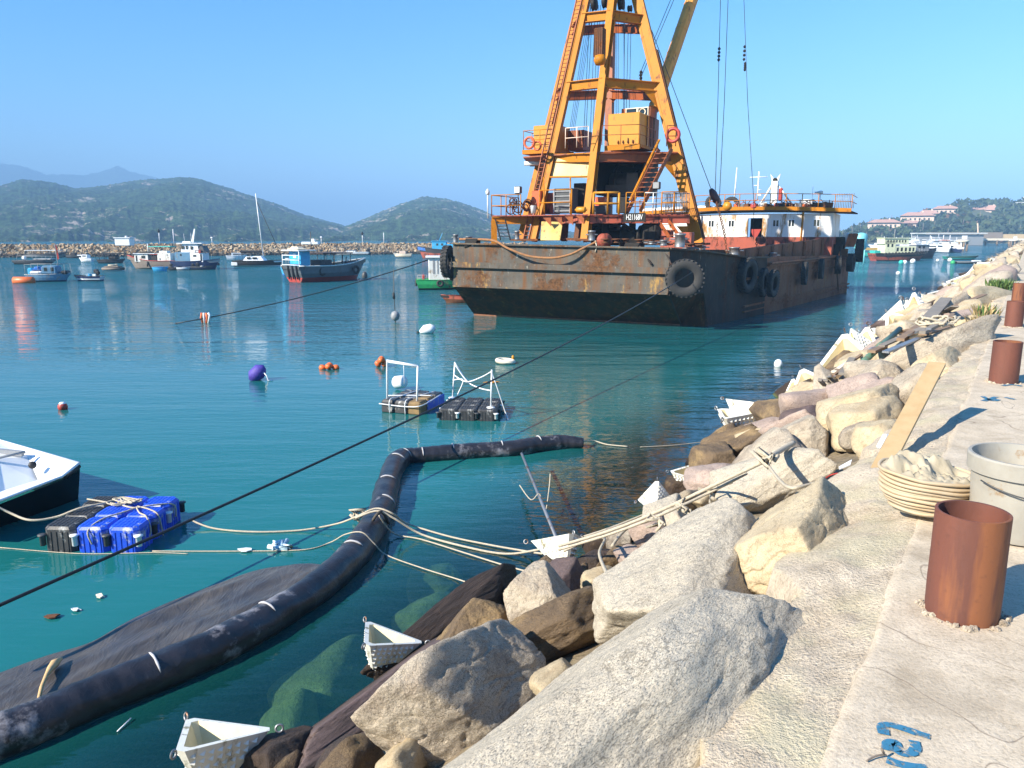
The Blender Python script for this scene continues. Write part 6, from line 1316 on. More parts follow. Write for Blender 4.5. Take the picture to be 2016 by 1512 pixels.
    rope([loc(rg.uniform(-.3, .25), rg.uniform(.1, .6), .37+.03*rg.random()) for _ in range(26)], .010, 'tangle of pale rope piled on the middle of the blue and black pontoon')
    rope([loc(-.75, .6), loc(-.4, .45), loc(0, .25), loc(.3, .1), loc(.55, .3), loc(.76, .6, .3), loc(.78, .62, .12)], .012, 'pale rope crossing the pontoon top to its far right edge')
    rope([loc(.05, -1.03, .12), loc(.0, -1.02, .3), loc(.05, -.6), loc(.25, -.1), loc(.32, .15)], .011, 'pale rope from the front pin up to the knot on the blue cubes')
    rope([loc(.3, .15), loc(.5, -.2), loc(.72, -.45), loc(.78, -.5, .15), loc(.7, -.75, .08), loc(.77, -.98, .1)], .011, 'pale rope looping over the right edge of the blue cubes')
    rope([loc(.3, .2), loc(.6, .0), loc(.77, -.1, .3), loc(.82, -.1, .02)], .010, 'second pale rope dropping over the right edge of the blue cubes')
    rope([P(-30, 985, .55), P(20, 1010, .35), P(60, 1024, .3), P(110, 1018, .3), P(160, 1000, .38), loc(-.2, .5)], .016, 'thick cream rope from the white boat to the pontoon')
    # raft with white pipe goalpost
    a = P(748, 812, 0); b_ = P(822, 818, 0); ux = (b_-a).normalized(); uy = Vector((-ux.y, ux.x, 0)); yaw = math.atan2(ux.y, ux.x)
    t = thing('fish_raft', 'small raft of brown and black floats with a white pipe goalpost frame', 'raft', (a.x, a.y, 0), yaw)
    OC = pm('ochre_block', (.34, .22, .09), .8, col2=(.1, .07, .04), amt=1, scale=5)
    for i in range(3):
        for j in range(3): mb = MB(); mb.box((.24+i*.47, .35+j*.62, .14), (.45, .6, .34), bev=.05); bl(mb, 'float_block', BKF if i < 2 or j == 2 else OC, t)
    mb = MB(); mb.box((1.43, 1.2, .12), (.04, 1.3, .28)); bl(mb, 'blue_side', BL, t)
    mb = MB(); mb.tube([(.12, .3, .3), (.16, .3, 1.25), (.16, .3, 1.25)], .035, 8); mb.tube([(1.2, .25, .3), (1.26, .25, 1.17)], .035, 8); mb.tube([(.14, .3, 1.24), (1.27, .25, 1.16)], .035, 8); bl(mb, 'pipe_frame', CW, t)
    for pts in ([(-.02, 0, .22), (.5, -.0, .2), (1.0, -.02, .2), (1.46, .1, .24), (1.47, 1.5, .3)], [(.35, 0, .0), (.37, .0, .33), (.4, .6, .33), (.6, 1.8, .34)], [(.9, 0, .0), (.92, .02, .33), (.95, .7, .34), (1.2, 1.7, .34)], [(.0, .6, .33), (.7, .8, .34), (1.4, 1.0, .34)]):
        mb = MB(); mb.tube(smooth_path([Vector(q) for q in pts], 5), .014, 6); bl(mb, 'lashing', CW, t)
    mb = MB(); mb.tube([(.75, .28, 1.2), (.75, .28, .7)], .01, 5); bl(mb, 'line', CW, t); t.scale = (.72, .72, .95)
    # black pontoon with posts
    a = P(858, 828, 0); b_ = P(967, 832, 0); ux = (b_-a).normalized(); yaw = math.atan2(ux.y, ux.x)+.05; uy = Vector((-ux.y, ux.x, 0)); c = a+ux*.66+uy*.72
    nn = 3; t = pontoon('float_pontoon', 'black modular float pontoon with two thin white posts, right of the goalpost raft', c, yaw, 3, 3, lambda i, j: BKF, .30, h=.36)
    for o in t.children: o.location *= 1; 
    t.scale = (.86, .86, .86)
    for (x, y, z1, dx) in ((-.62, .6, 1.3, .08), (.58, -.5, 1.3, .03)):
        mb = MB(); mb.tube([(x, y, .3), (x+dx, y, z1)], .02, 8); mb.lathe((x, y, .3), [(.11, 0), (.11, .02), (.03, .03)], 12); bl(mb, 'post', CW, t)
    for pts in ([(-.55, .6, 1.25), (-.2, .5, .8), (.2, .0, .72), (.6, -.5, .75)], [(-.58, .6, .95), (-.2, .4, .8), (.25, 0, 1.0), (.6, -.5, 1.25)], [(-.6, .6, .8), (-.3, .5, .82), (-.5, .6, .35)], [(.6, -.5, 1.25), (.75, -.45, .8), (.95, -.3, .1), (1.05, -.6, .0)], [(-.54, .6, 1.28), (-.3, .6, .9), (-.15, .45, .75)]):
        mb = MB(); mb.tube(smooth_path([Vector(q) for q in pts], 5), .017, 6); bl(mb, 'rope_line', CW, t)
    # ---- white motor boat at the left edge (stern corner in view)
    t = thing('motor_boat', 'white motor boat with black hull bottom, cut off by the left edge', 'boat', P(40, 960, 0))
    zt = .62
    O1 = P(156, 912, .66); O2 = P(0, 868, .78)     # outer (right) edge of the gunwale going forward to the upper left
    S1 = P(122, 938, .55); S2 = P(0, 985, .5); K1 = P(150, 975, .02); K2 = P(-10, 1030, .02)
    dv = (O2-O1).normalized(); st = (S2-S1).normalized()
    O3 = O1+dv*5; O3.z = .95; S3 = S2+st*.6; pS = S3+dv*4.5; pS.z = .9
    mb = MB(); K3 = K2+st*.4
    mb.add([O1, O3, O3-Vector((0, 0, 1.2)), Vector((K1.x, K1.y, -.2))], [(0, 1, 2, 3)], 1)
    O1b = O1-Vector((0, 0, .10)); 
    mb.add([O1b, S1-Vector((0, 0, .05)), S2-Vector((0, 0, .05)), S3-Vector((0, 0, .05)), Vector((K3.x, K3.y, -.2)), Vector((K2.x, K2.y, -.2)), Vector((K1.x, K1.y, -.2))], [(0, 1, 2, 3, 4, 5, 6)], 1)
    mb.add([O1, O1b, S1-Vector((0, 0, .05)), S1], [(0, 1, 2, 3)], 1)
    mb.build('hull', [CW, pm('gloss_black', (.01, .011, .013), .2, bmp=.02)], t)
    mb = MB(); Q1 = P(62, 896, .70); Q0 = P(40, 880, .74)
    mb.add([O1, O2, P(-60, 850, .85), P(-60, 905, .8), P(0, 912, .68), P(55, 900, .66), P(75, 945, .42), P(0, 985, .44), P(-60, 1005, .44), P(-60, 1020, .44), S2, S1], [(0, 1, 2, 3, 4, 5)], 0)
    mb.add([O1, P(55, 900, .66), P(75, 945, .42), S1], [(0, 1, 2, 3)], 0)
    mb.add([P(55, 900, .66), P(0, 912, .68), P(-80, 935, .70), P(-80, 1000, .40), P(0, 968, .38), P(75, 945, .40)], [(0, 1, 2, 3, 4, 5)], 0)
    mb.add([P(75, 945, .40), P(0, 968, .38), P(-80, 1000, .38), P(-80, 1012, .38), S2, S1], [(0, 1, 2, 3, 4, 5)], 0)
    mb.tube([O1, O2, O3], .025, 6); mb.tube([O1, S1, S2, S3], .022, 6)
    mb.build('deck', CW, t)
    mb = MB(); mb.beam(P(-30, 886, .78), P(45, 893, .74), .06, .08); mb.tube([P(-20, 905, .75), P(50, 890, .78)], .02, 6); mb.build('cockpit_coaming', G_, t)
    mb = MB(); mb.lathe(P(64, 916, .64), [(.02, 0), (.055, .0), (.055, .04), (.02, .05)], 12, (.5, -.8, .4)); mb.build('filler_cap', BK, t)
    mb = MB(); mb.tube([O1-Vector((0, 0, .04)), S1+(O1-S1)*.15-Vector((0, 0, .05))], .03, 6); mb.build('rub_strip', BK, t)
    # ---- buoys and drifting things
    def ball(nm, px, py, r, mat, lab, cat='buoy', sq=(1, 1, 1), up=.4, axis=None):
        c = P(px, py, 0); mb = MB(); prof = [(r*math.sin(a), -r*math.cos(a)) for a in np.linspace(.08, math.pi-.08, 12)]; mb.lathe((0, 0, 0), prof, 16, axis); o = mb.build(nm, mat); o.location = c+Vector((0, 0, r*up)); o.scale = sq; return tag(o, lab, cat)
    o = ball('buoy', 124, 806, .11, M['red'], 'small red buoy with white cap floating at the far left', up=.55); mb = MB(); mb.lathe(o.location+Vector((0, 0, .03)), [(.1, 0), (.06, .08), (.01, .09)], 12); mb.build('buoy_cap', CW, o)
    t = thing('buoy', 'purple net covered float sack drifting in open water', 'buoy', P(510, 745, 0)); c = P(510, 745, .05); mb = MB(); mb.tube([c+Vector((-.18, 0, -.05)), c+Vector((-.13, 0, .08)), c+Vector((.02, 0, .2)), c+Vector((.16, 0, .25)), c+Vector((.2, 0, .24))], [.12, .2, .21, .14, .04], 14, wob=.15); mb.build('net_sack', M['purple'], t)
    mb = MB(); mb.tube([c+Vector((.16, -.1, .2)), c+Vector((.25, -.1, .1)), c+Vector((.3, -.15, -.03)), c+Vector((.42, -.1, -.05))], .02, 5); mb.build('tie', CW, t)
    for px, py, lab, s in ((648, 724, 'flat orange float bundle in the open water left of the raft', (1.7, .8, .7)), (751, 716, 'orange float standing up just left of the goalpost raft', (.9, .8, 1.5))):
        t = thing('orange_float', lab, 'float', P(px, py, 0)); rg = random.Random(px)
        for i in range(4): mb = MB(); a = i*1.57; mb.lathe(P(px, py, .06*s[2])+Vector((.12*s[0]*math.cos(a), .1*math.sin(a), .04*s[2]*(i % 2)*2)), [(.01, -.11), (.08, -.08), (.1, 0), (.08, .08), (.01, .11)], 8, (math.cos(a+1), math.sin(a), s[2]-.6)); mb.build('float_piece', M['orange'], t)
    c = P(787, 752, .2); mb = MB(); mb.lathe(c, [(.02, -.17), (.14, -.16), (.17, -.12), (.17, .12), (.14, .16), (.02, .17)], 18, (.8, -.45, .15)); tag(mb.build('drum', CW), 'white drum float behind the white goalpost frame', 'drum')
    o = ring(P(995, 711, .07), .26, .075, Vector((.1, 0, 1)), M['cream'], 'cream ring float drifting near the barge shadow', 'ring_float', 'float'); mb = MB(); mb.lathe(P(1010, 704, .16), [(.04, -.08), (.045, .05), (.01, .08)], 8); mb.build('yellow_tip', YY, o)
    t = thing('buoy', 'white conical float below the green workboat', 'buoy', P(842, 652, 0)); mb = MB(); c = P(842, 652, .08); mb.tube([c+Vector((-.32, 0, -.04)), c+Vector((-.12, 0, .06)), c+Vector((.15, 0, .1)), c+Vector((.32, 0, .16))], [.08, .2, .22, .08], 12); mb.build('float_body', CW, t); mb = MB(); mb.lathe(c+Vector((-.42, 0, -.06)), [(.02, -.06), (.07, 0), (.02, .06)], 8); mb.build('float_tail', BK, t)
    ball('buoy', 1532, 721, .13, CW, 'white ball buoy in the water between the barge and the sea wall', sq=(1, 1, 1.2), up=.5); ball('buoy', 1768, 540, .22, CW, 'small pale buoy in the far channel right of the barge', up=.5)
    ball('buoy', 718, 547, .36, DG, 'dark round buoy at the bow of the grey fishing boat', up=.5, sq=(.8, .8, 1.2)); ball('buoy', 429, 522, .25, BK, 'black ball fender at the right end of the cruiser', up=.5)
    ball('buoy', 1797, 517, .4, CW, 'white buoy below the red ferry bow', up=.5); ball('buoy', 1781, 519, .35, CW, 'smaller white buoy left of the one below the ferry bow', up=.5); ball('buoy', 1774, 519, .35, M['teal'], 'teal buoy beside two white buoys below the ferry', up=.5); ball('buoy', 1870, 514, .35, CW, 'white buoy beside the long green skiff', up=.5); ball('buoy', 1876, 519, .35, M['green'], 'green buoy below the long green skiff', up=.4); ball('buoy', 1846, 514, .25, CW, 'tiny white buoy left of the green skiff', up=.5)
    boat('motorboat', 'tiny tan boat far out, left of the blue cabin fishing boat', 'boat', 793, 506, R(180), 3.6, 1.6, .6, [M['cream'], M['cream'], DG, G_], [('console', M['peach'], (0, 0, .9), (1.2, 1, .5))])
    # orange tangle where the thin cable meets the water, lantern float under the cable
    t = thing('orange_marker', 'orange and white mooring marker where the thin cable enters the water', 'marker', P(405, 636, 0)); c = P(405, 636, 0)
    for i in range(4): mb = MB(); mb.tube([c+Vector((-.12+.08*i, 0, -.05)), c+Vector((-.2+.14*i, 0, .25+.12*(i % 2))), c+Vector((-.15+.1*i, 0, .48))], .05, 6); mb.build('marker_piece', M['orange'] if i % 2 == 0 else CW, t)
    t = thing('lantern_float', 'pale ball float and tackle hanging on a line below the thin cable', 'float', P(778, 622, 0)); c = P(778, 622, .3); mb = MB(); mb.lathe(c+Vector((0, 0, .0)), [(.02, -.24), (.16, -.17), (.22, 0), (.16, .17), (.02, .24)], 14); mb.build('ball', M['grey'], t)
    mb = MB(); mb.tube([c+Vector((0, 0, .2)), c+Vector((-.03, 0, 1.0)), D(775, 530, depth(c))], .018, 5); mb.build('line', M['rope_dark'], t); mb = MB(); mb.tube([c+Vector((-.03, 0, .8)), c+Vector((-.05, 0, 1.1))], .06, 6); mb.tube([c+Vector((0, 0, -.2)), c+Vector((.02, 0, -.5))], .03, 6); mb.build('shackle', BK, t)
    mb = MB(); mb.tube(sag(D(842, 512, 38.5), P(345, 637, .02), .25, 20), .028, 6); tag(mb.build('mooring_cable', CB), 'thin dark mooring cable from the barge bow down to the left', 'cable')
    mb = MB(); mb.tube(sag(D(-160, 1262, 6.6), D(1412, 502, 37.4), .42, 40), .019, 8); tag(mb.build('mooring_cable', CB), 'thick black mooring cable crossing the whole view from lower left to the barge', 'cable')
    # ---- ropes over the boom
    E1 = P(1245, 1010, .35); w = lambda x, y, z=.02: P(x, y, z)
    rope([w(372, 1022, .1), w(420, 1040), w(500, 1047), w(590, 1044), w(660, 1032, .1), w(700, 1018, .3), w(740, 1001, .42), w(775, 1012, .35), w(800, 1030, .12), w(880, 1055, .03), w(960, 1072), w(1040, 1086, .05), w(1068, 1090, .2)], .013, 'upper pale rope arched over the black boom towards the sea wall')
    rope([w(700, 1020, .3), w(742, 1006, .4), w(775, 1020, .3), w(830, 1052, .05), w(910, 1075), w(990, 1090), w(1050, 1084, .12), w(1110, 1068, .35), w(1200, 1040, .5), w(1300, 1000, .6)], .015, 'doubled cream rope running from the boom up to the knotted ropes')
    rope([w(746, 1015, .35), w(775, 1050, .05), w(830, 1062), w(920, 1090), w(1000, 1115), w(1060, 1130, .1), w(1085, 1132, .2)], .010, 'thin pale rope lying in the water between boom and rocks')
    rope([w(300, 1085, .01), w(480, 1085, .01), w(600, 1082, .01), w(650, 1068, .03), w(680, 1052, .25), w(712, 1048, .34), w(735, 1068, .2), w(760, 1092, .04), w(830, 1118), w(900, 1140), w(965, 1162, .1)], .008, 'thin line looping over the boom and down to the dark rocks')
    rope([w(370, 1090, .01), w(300, 1088, .01), w(160, 1090, .01), w(0, 1078, .01)], .006, 'thin line on the water in front of the blue pontoon')
    rope([w(1148, 868, .15), w(1170, 868, .05), w(1195, 875), w(1235, 879)], .012, 'pale rope end trailing from the tip of the black boom')
    rope([w(1260, 880), w(1330, 876), w(1400, 868, .02)], .006, 'thin pale line on the water near the two white boxes')
    mb = MB(); rg = random.Random(5); c = P(705, 1016, .1)
    mb.tube([c+Vector((rg.uniform(-.12, .12), rg.uniform(-.1, .1), rg.uniform(-.05, .1))) for _ in range(16)], .02, 6); tag(mb.build('rope_knot', M['rope']), 'knot of rope beside the black boom', 'rope')
    rope([P(765, 1030, .12)+Vector((0, 0, 0)), P(752, 1008, .38), P(738, 1018, .36), P(728, 1040, .1)], .02, 'dark rope wrapped round the middle of the boom', M['rope_dark'])
    # ---- floating litter
    def scrap(px, py, s, mat, lab, nm='litter'):
        rg = random.Random(int(px)); mb = MB(); c = P(px, py, .006); pts = [c+Vector((math.cos(a)*s*rg.uniform(.4, 1.3), math.sin(a)*s*rg.uniform(.3, .8), rg.uniform(0, .02))) for a in np.linspace(0, 6, 8)]; mb.prism(pts, (0, 0, .012)); return tag(mb.build(nm, mat), lab, 'litter')
    scrap(108, 1214, .09, RB, 'brown scrap floating near the tarpaulin'); scrap(150, 1202, .05, CW, 'white scrap right of the brown floating scrap'); scrap(197, 1176, .06, M['cream'], 'cream scrap floating alone above the tarpaulin'); scrap(1330, 905, .1, YY, 'faint yellow scrap') if 0 else None
    scrap(482, 1085, .1, CW, 'flat white scrap on the thin floating line'); scrap(968, 753, .2, YY, 'yellowish leaf scrap beside the black pontoon')
    mb = MB(); c = P(553, 1075, .03); rg = random.Random(8)
    for i in range(9): mb.tube([c+Vector((rg.uniform(-.16, .16), rg.uniform(-.1, .1), rg.uniform(-.02, .06))) for _ in range(3)], rg.uniform(.012, .035), 6)
    tag(mb.build('plastic_bag', pm('pale_blue_plastic', (.55, .72, .8), .3)), 'crumpled pale blue plastic bag floating between pontoon and boom', 'plastic bag')
    mb = MB(); mb.tube([P(231, 1440, .01), P(258, 1414, .02)], .006, 5); tag(mb.build('straw', CW), 'thin white straw floating below the boom', 'straw')
near_water()
# ================================================================ white tetrahedral wave boxes
EPP = pm('white_box_plastic', (.88, .87, .80), .5, col2=(.7, .68, .58), amt=.5, scale=4, rust=.25, rcol=(.4, .36, .22), rscale=5, bmp=.12, bscale=30)
EIN = pm('box_inside', (.78, .66, .38), .6, col2=(.6, .5, .28), amt=.7, scale=5)
def tetra_mb():
    a = 1.0; t = .055; mb = MB()
    T3 = [Vector((math.cos(k), math.sin(k), 0))*a/math.sqrt(3) for k in (math.pi/2, math.pi*7/6, math.pi*11/6)]; O = Vector((0, 0, -a*.66))
    inn = [p*.80 for p in T3]; Oi = O*.72
    cut = .09
    ring = lambda P3, c: [q for i in range(3) for q in (P3[i].lerp(P3[i-1], c), P3[i].lerp(P3[(i+1) % 3], c))]
    ro = ring(T3, cut); ri = ring(inn, cut); ap = [p.lerp(O, .88) for p in ro]; ai = [p.lerp(Oi, .86) for p in ri]
    mb.loft([ap, [p.lerp(O, .03) for p in ro], ro, ri], True, False, 0); mb.loft([ri, ai], False, True, 1)
    for f in range(3):     # moulded ridges on the faces
        A, B = T3[f], T3[(f+1) % 3]; nrm = (B-A).cross(O-A).normalized()
        for r in range(1, 8):
            v = r/9; n = 8-r
            for k in range(n+1):
                u = .12+(k+.5*(r % 2)*.6)/(n+1)*.76; p = (A.lerp(B, u)).lerp(O, v); s = .036
                e1 = (B-A).normalized()*s; e2 = (O-(A+B)/2).normalized()*s
                q = nrm if nrm.dot(p) > 0 else -nrm
                mb.add([p-e1+q*.001, p+e1*.6-e2+q*.001, p+e1*.6+e2+q*.001, p+e1*.2+q*.028], [(0, 1, 3), (1, 2, 3), (2, 0, 3)], 0)
    return mb, T3
_t, _T3 = tetra_mb(); tet = None
def wavebox(px, py, z, size, nrm, spin, lab, w=None):
    global tet
    c = w if w is not None else P(px, py, z); nv = Vector(nrm).normalized(); q = nv.to_track_quat('Z', 'Y').to_matrix() @ Matrix.Rotation(spin, 3, 'Z')
    if tet is None:
        tet = thing('wave_box', lab, 'plastic box', (0, 0, 0)); bl(_t, 'box_shell', [EPP, EIN], tet)
        for p in _T3: mb = MB(); mb.lathe(p*1.02+Vector((0, 0, 0)), [(.035+.011*math.cos(a), .011*math.sin(a)) for a in np.linspace(0, 6.283, 7)[:-1]], 12, (p.y, -p.x, 0), closed=True); bl(mb, 'eyelet', M['steel'], tet)
        o = tet
    else: o = copy_tree(tet)
    o.location = c; o.scale = (size,)*3; o.rotation_euler = q.to_euler(); o['label'] = lab; o['category'] = 'plastic box'; o['group'] = 'white wave boxes along the waterline'; return o
def wavebox3(A, B, C, lab):
    A, B, C = P(*A), P(*B), P(*C)
    if (B-A).cross(C-A).z < 0: A, B = B, A
    x = (B-A).normalized(); n = x.cross(C-A).normalized(); y = n.cross(x); size = ((B-A).length+(C-A).length+(C-B).length)/3
    o = wavebox(0, 0, 0, size, (0, 0, 1), 0, lab, w=(A+B+C)/3); o.rotation_euler = Matrix((x, y, n)).transposed().to_euler(); return o
wavebox3((545, 1434, .56), (364, 1411, .54), (350, 1485, .74), 'nearest white triangular hollow box with patterned faces, at the bottom edge')
wavebox3((802, 1246, .50), (738, 1222, .55), (736, 1292, .68), 'tilted white box resting on the dark ledge at the waterline')
wavebox3((1140, 1058, .60), (1070, 1064, .62), (1100, 1050, .95), 'white box with the steel pole leaning on it')
wavebox3((1246, 984, .70), (1342, 990, .70), (1290, 950, 1.0), 'white patterned box under the mooring ropes')
wavebox(1356, 930, .6, .55, (.1, -.2, 1), 1.2, 'small white box between brown rocks and the water')
wavebox(1450, 812, .85, 1.05, (-.1, .05, 1), 2.4, 'large white patterned box, left of the tall dark rock')
wavebox(1440, 842, .5, .5, (-.5, .3, -.6), 1.2, 'upturned white box at the foot of the large patterned one')
wavebox(1468, 796, .7, .8, (.3, .3, .8), .9, 'white box behind the large patterned one')
wavebox(1560, 776, .4, .8, (-.7, -.3, .4), .5, 'white box standing on edge at the start of the timber debris')
FAR = [(1594, 762), (1682, 692), (1700, 690), (1668, 704), (1738, 668), (1756, 658), (1742, 676), (1785, 628), (1800, 622), (1775, 640), (1816, 610), (1832, 598), (1826, 604), (1846, 588), (1862, 584), (1872, 576), (1888, 562), (1902, 556), (1916, 546), (1930, 539), (1943, 531), (1955, 525), (1966, 517), (1975, 512)]
rg = random.Random(31)
for i, (px, py) in enumerate(FAR):
    wavebox(px-3, py-2, .75, rg.uniform(1.2, 1.6)*(1+i*.035), (rg.uniform(-.6, .3), rg.uniform(-.6, .2), rg.uniform(-.2, 1)), rg.uniform(0, 6), 'white wave box in the row along the distant waterline')
# ================================================================ things on the slope
def slope_things():
    WD = pm('new_plank', (.50, .37, .20), .7, col2=(.4, .26, .12), amt=1, scale=3, stretch=(3, 3, .5), bmp=.15)
    up = P(1848, 722, 2.86); dn_ = P(1722, 968, 2.30)
    # long plank leaning from the slope over the quay edge
    a = G(1722, 965)+Vector((0, 0, .08)); b = D(1845, 716, 6.75)
    mb = MB(); x, y, z = basis(b-a, Vector((0, 0, 1))); mb.beam(a, b, .135, .03)
    o = mb.build('plank', WD); tag(o, 'long pale wooden plank leaning over the quay edge', 'plank'); 
    # steel pole standing from the rocks out to the boom
    mb = MB(); mb.tube([P(1120, 1120, .35), P(1027, 893, .40)], .022, 10); t = tag(mb.build('steel_pole', M['steel']), 'thin galvanised pole leaning from the rocks to the black boom', 'pole')
    mb = MB(); c = P(1062, 975, .4); mb.tube(smooth_path([c+Vector((-.28, .15, .1)), c+Vector((-.12, -.05, -.05)), c+Vector((0, 0, .02)), c+Vector((.08, -.1, -.2)), c+Vector((.14, .05, .1)), c+Vector((.16, .2, .25))], 5), .008, 5); mb.build('pole_cord', M['rope'], t)
    rp = M['rope']
    def rope(pts, r, lab, mat=None, k=6): mb = MB(); mb.tube(smooth_path(pts, k), r, 7); return tag(mb.build('rope', mat or rp), lab, 'rope')
    g = lambda x, y, u=.3: G(x, y, u)
    rope([g(1100, 1075, .45), g(1200, 1045, .4), g(1300, 1005, .42), g(1400, 958, .45), g(1480, 920, .5), g(1510, 905, .5), g(1530, 890, .45), g(1558, 872, .4)], .016, 'thick cream rope running along the rocks up to the twisted hawser')
    rope([g(1100, 1082, .43), g(1200, 1052, .4), g(1300, 1014, .42), g(1400, 968, .4), g(1470, 932, .45)], .013, 'second cream rope beside the thick one along the rocks')
    rope([g(1205, 1075, .3), g(1235, 1040, .35), g(1290, 1020, .36), g(1345, 985, .4), g(1385, 965, .38), g(1440, 950, .4)], .014, 'thin rope looping below the two cream ropes')
    rope([g(1110, 1085, .3), g(1160, 1062, .32), g(1190, 1060, .32), g(1180, 1090, .32), g(1200, 1140, .35)], .014, 'cream rope hanging beside the pinkish boulder')
    rope([g(1510, 905, .5), g(1535, 888, .45), g(1562, 872, .42)], .026, 'fat twisted hawser end on the whitish boulder', M['rope'])
    rope([g(1505, 905, .5), g(1530, 940, .42), g(1555, 960, .4), g(1590, 955, .35), g(1615, 948, .3)], .012, 'thin rope from the knot across the cream boulder')
    rg = random.Random(6); mb = MB(); c = g(1508, 906, .52); mb.tube([c+Vector((rg.uniform(-.12, .12), rg.uniform(-.12, .12), rg.uniform(-.06, .08))) for _ in range(18)], .017, 7); tag(mb.build('rope_knot', rp), 'big knot of cream rope on the cream boulder', 'rope')
    for k, (px, py) in enumerate([(1395, 970), (1345, 1000), (1290, 1030)]):
        mb = MB(); c = g(px, py, .38); mb.tube([c+Vector((rg.uniform(-.1, .1), rg.uniform(-.1, .1), rg.uniform(-.04, .06))) for _ in range(12)], .012, 6)
        tag(mb.build('rope_knot', rp), ['small knot where the ropes meet below the big knot', 'middle small knot along the cream ropes', 'lowest small knot along the cream ropes, by the white patterned box'][k], 'rope')
    # brown rope bundle at the bottom edge
    mb = MB(); pts = [g(800, 1560, .2), g(860, 1540, .2), g(920, 1528, .22), g(985, 1515, .22)]
    for k in range(3): mb.tube([p+Vector((0, .02*k, .02*(k % 2))) for p in smooth_path(pts, 6)], .014, 7, wob=.2)
    tag(mb.build('rope', pm('golden_rope', (.45, .3, .1), .9, col2=(.25, .16, .05), scale=25, bmp=.6)), 'golden brown rope bundle at the bottom edge under the cream boulder', 'rope')
    # red cord, cloth scraps
    q = lambda x, y: (lambda p: p+Vector((0, 0, .02)))(G(x, y, .12))
    rope([q(1606, 985), q(1625, 965), q(1650, 955), q(1672, 945), q(1682, 935), q(1660, 936), q(1635, 940), q(1610, 958)], .006, 'red cord loop lying on the rough concrete', M['red']); rope([q(1606, 985), q(1630, 968), q(1628, 985), q(1650, 962)], .006, 'short red cord tangled with the loop', M['red'])
    mb = MB(); c = q(1652, 930); mb.prism([c, c+Vector((.1, .03, .03)), c+Vector((.14, .1, .05)), c+Vector((.02, .06, .0))], (0, 0, .01)); tag(mb.build('litter', CW), 'white paper scrap at the top of the red cord', 'litter')
    mb = MB(); c = q(1738, 888); mb.box(c+Vector((0, 0, .06)), (.09, .04, .14), Euler((.3, .2, .5)).to_matrix(), bev=.015); tag(mb.build('litter', CW), 'small white packet leaning at the foot of the plank', 'litter')
    # green pipe and timber debris
    mb = MB(); a, b = G(1700, 712, .55), G(1812, 658, .5); b = a+T_*4.2+Vector((0, 0, .12)); mb.tube([a, b], .055, 12); mb.lathe(a.lerp(b, .42), [(.07, -.08), (.07, .08)], 12, b-a); tag(mb.build('green_pipe', pm('faded_green_pipe', (.10, .2, .14), .6, col2=(.07, .14, .1), rust=.2)), 'faded green pipe lying along the slope above the timber debris', 'pipe')
    wg = [pm('grey_timber', (.28, .25, .21), .85, col2=(.16, .14, .12), amt=1, scale=3), pm('brown_timber', (.3, .2, .12), .85, col2=(.18, .12, .08), amt=1, scale=3), M['cream'], M['steel']]
    for i in range(40):
        f = rg.random(); x = 1570+f*330; y = np.interp(x, [1570, 1640, 1700, 1760, 1830, 1900], [775, 735, 700, 675, 640, 600])+rg.uniform(-10, 12); a = G(x, y, .5+rg.uniform(-.1, .15)); s, w = sw_of(a)
        dv = (T_+N_*rg.uniform(-.3, .25)).normalized(); L_ = rg.uniform(.8, 2.0)*(1+.6*f); mb = MB(); bb = a+dv*L_; s2, w2 = sw_of(bb); bb.z = ground(s2, w2)+.45+rg.uniform(-.1, .15); mb.beam(a, bb, rg.uniform(.05, .17), rg.uniform(.02, .05))
        tag(mb.build('timber', wg[rg.choice([0, 0, 1, 1, 2, 3])]), 'weathered board in the strip of driftwood debris on the slope', 'driftwood', 'driftwood boards on the sea wall slope')
    mb = MB(); a = G(1828, 628, .6); mb.beam(a, a+T_*4+Vector((0, 0, .15)), .26, .07); tag(mb.build('beam', wg[0]), 'wide grey beam at the top of the driftwood strip', 'beam')
    # green debris net tied coil
    mb = MB(); c = G(1845, 640, .6); mb.tube([c+Vector((.35*math.cos(a)*rg.uniform(.5, 1), .35*math.sin(a)*rg.uniform(.5, 1), rg.uniform(0, .15))) for a in np.linspace(0, 30, 60)], .02, 5); tag(mb.build('rope', M['rope']), 'tangle of pale rope on the grey beam of the driftwood', 'rope')
    # weeds on the quay edge
    def weed(px, py, n, h, lab, cols, z=2.42):
        mb = MB(); c = P(px, py, z)
        for i in range(n):
            a = rg.uniform(0, 6.28); l = h*rg.uniform(.5, 1.2); o_ = c+Vector((rg.uniform(-h, h)*.7, rg.uniform(-h, h)*.9, 0)); d = Vector((math.cos(a)*.5, math.sin(a)*.5, rg.uniform(.5, 1.2))).normalized(); sd = Vector((-math.sin(a), math.cos(a), 0))*h*.07
            mb.add([o_-sd*.4, o_+sd*.4, o_+d*l*.6+sd, o_+d*l, o_+d*l*.6-sd], [(0, 1, 2, 3, 4)], rg.choice(range(len(cols))))
        tag(mb.build('weed', cols), lab, 'plant')
    g1, g2, br = pm('leaf_green', (.09, .17, .04), .7, bmp=0), pm('leaf_light', (.16, .22, .06), .7, bmp=0), pm('dry_leaf', (.4, .3, .14), .8, bmp=0)
    weed(1968, 570, 200, .36, 'green flowering weed growing at the quay edge far along', [g1, g2, g1]); weed(1938, 622, 120, .26, 'dry brown weed at the quay edge below the green one', [br, br, g1]); weed(1925, 636, 40, .2, 'small dry weed left of the dry brown one', [br, br])
    weed(1890, 720, 60, .25, 'dry scrub among the golden boulders', [br, br, g2], 2.0)
    # far handrail on the quay
    t = thing('handrail', 'thin steel handrail at the far end of the quay edge', 'railing', SW(150, -.2, 2.4)); mb = MB()
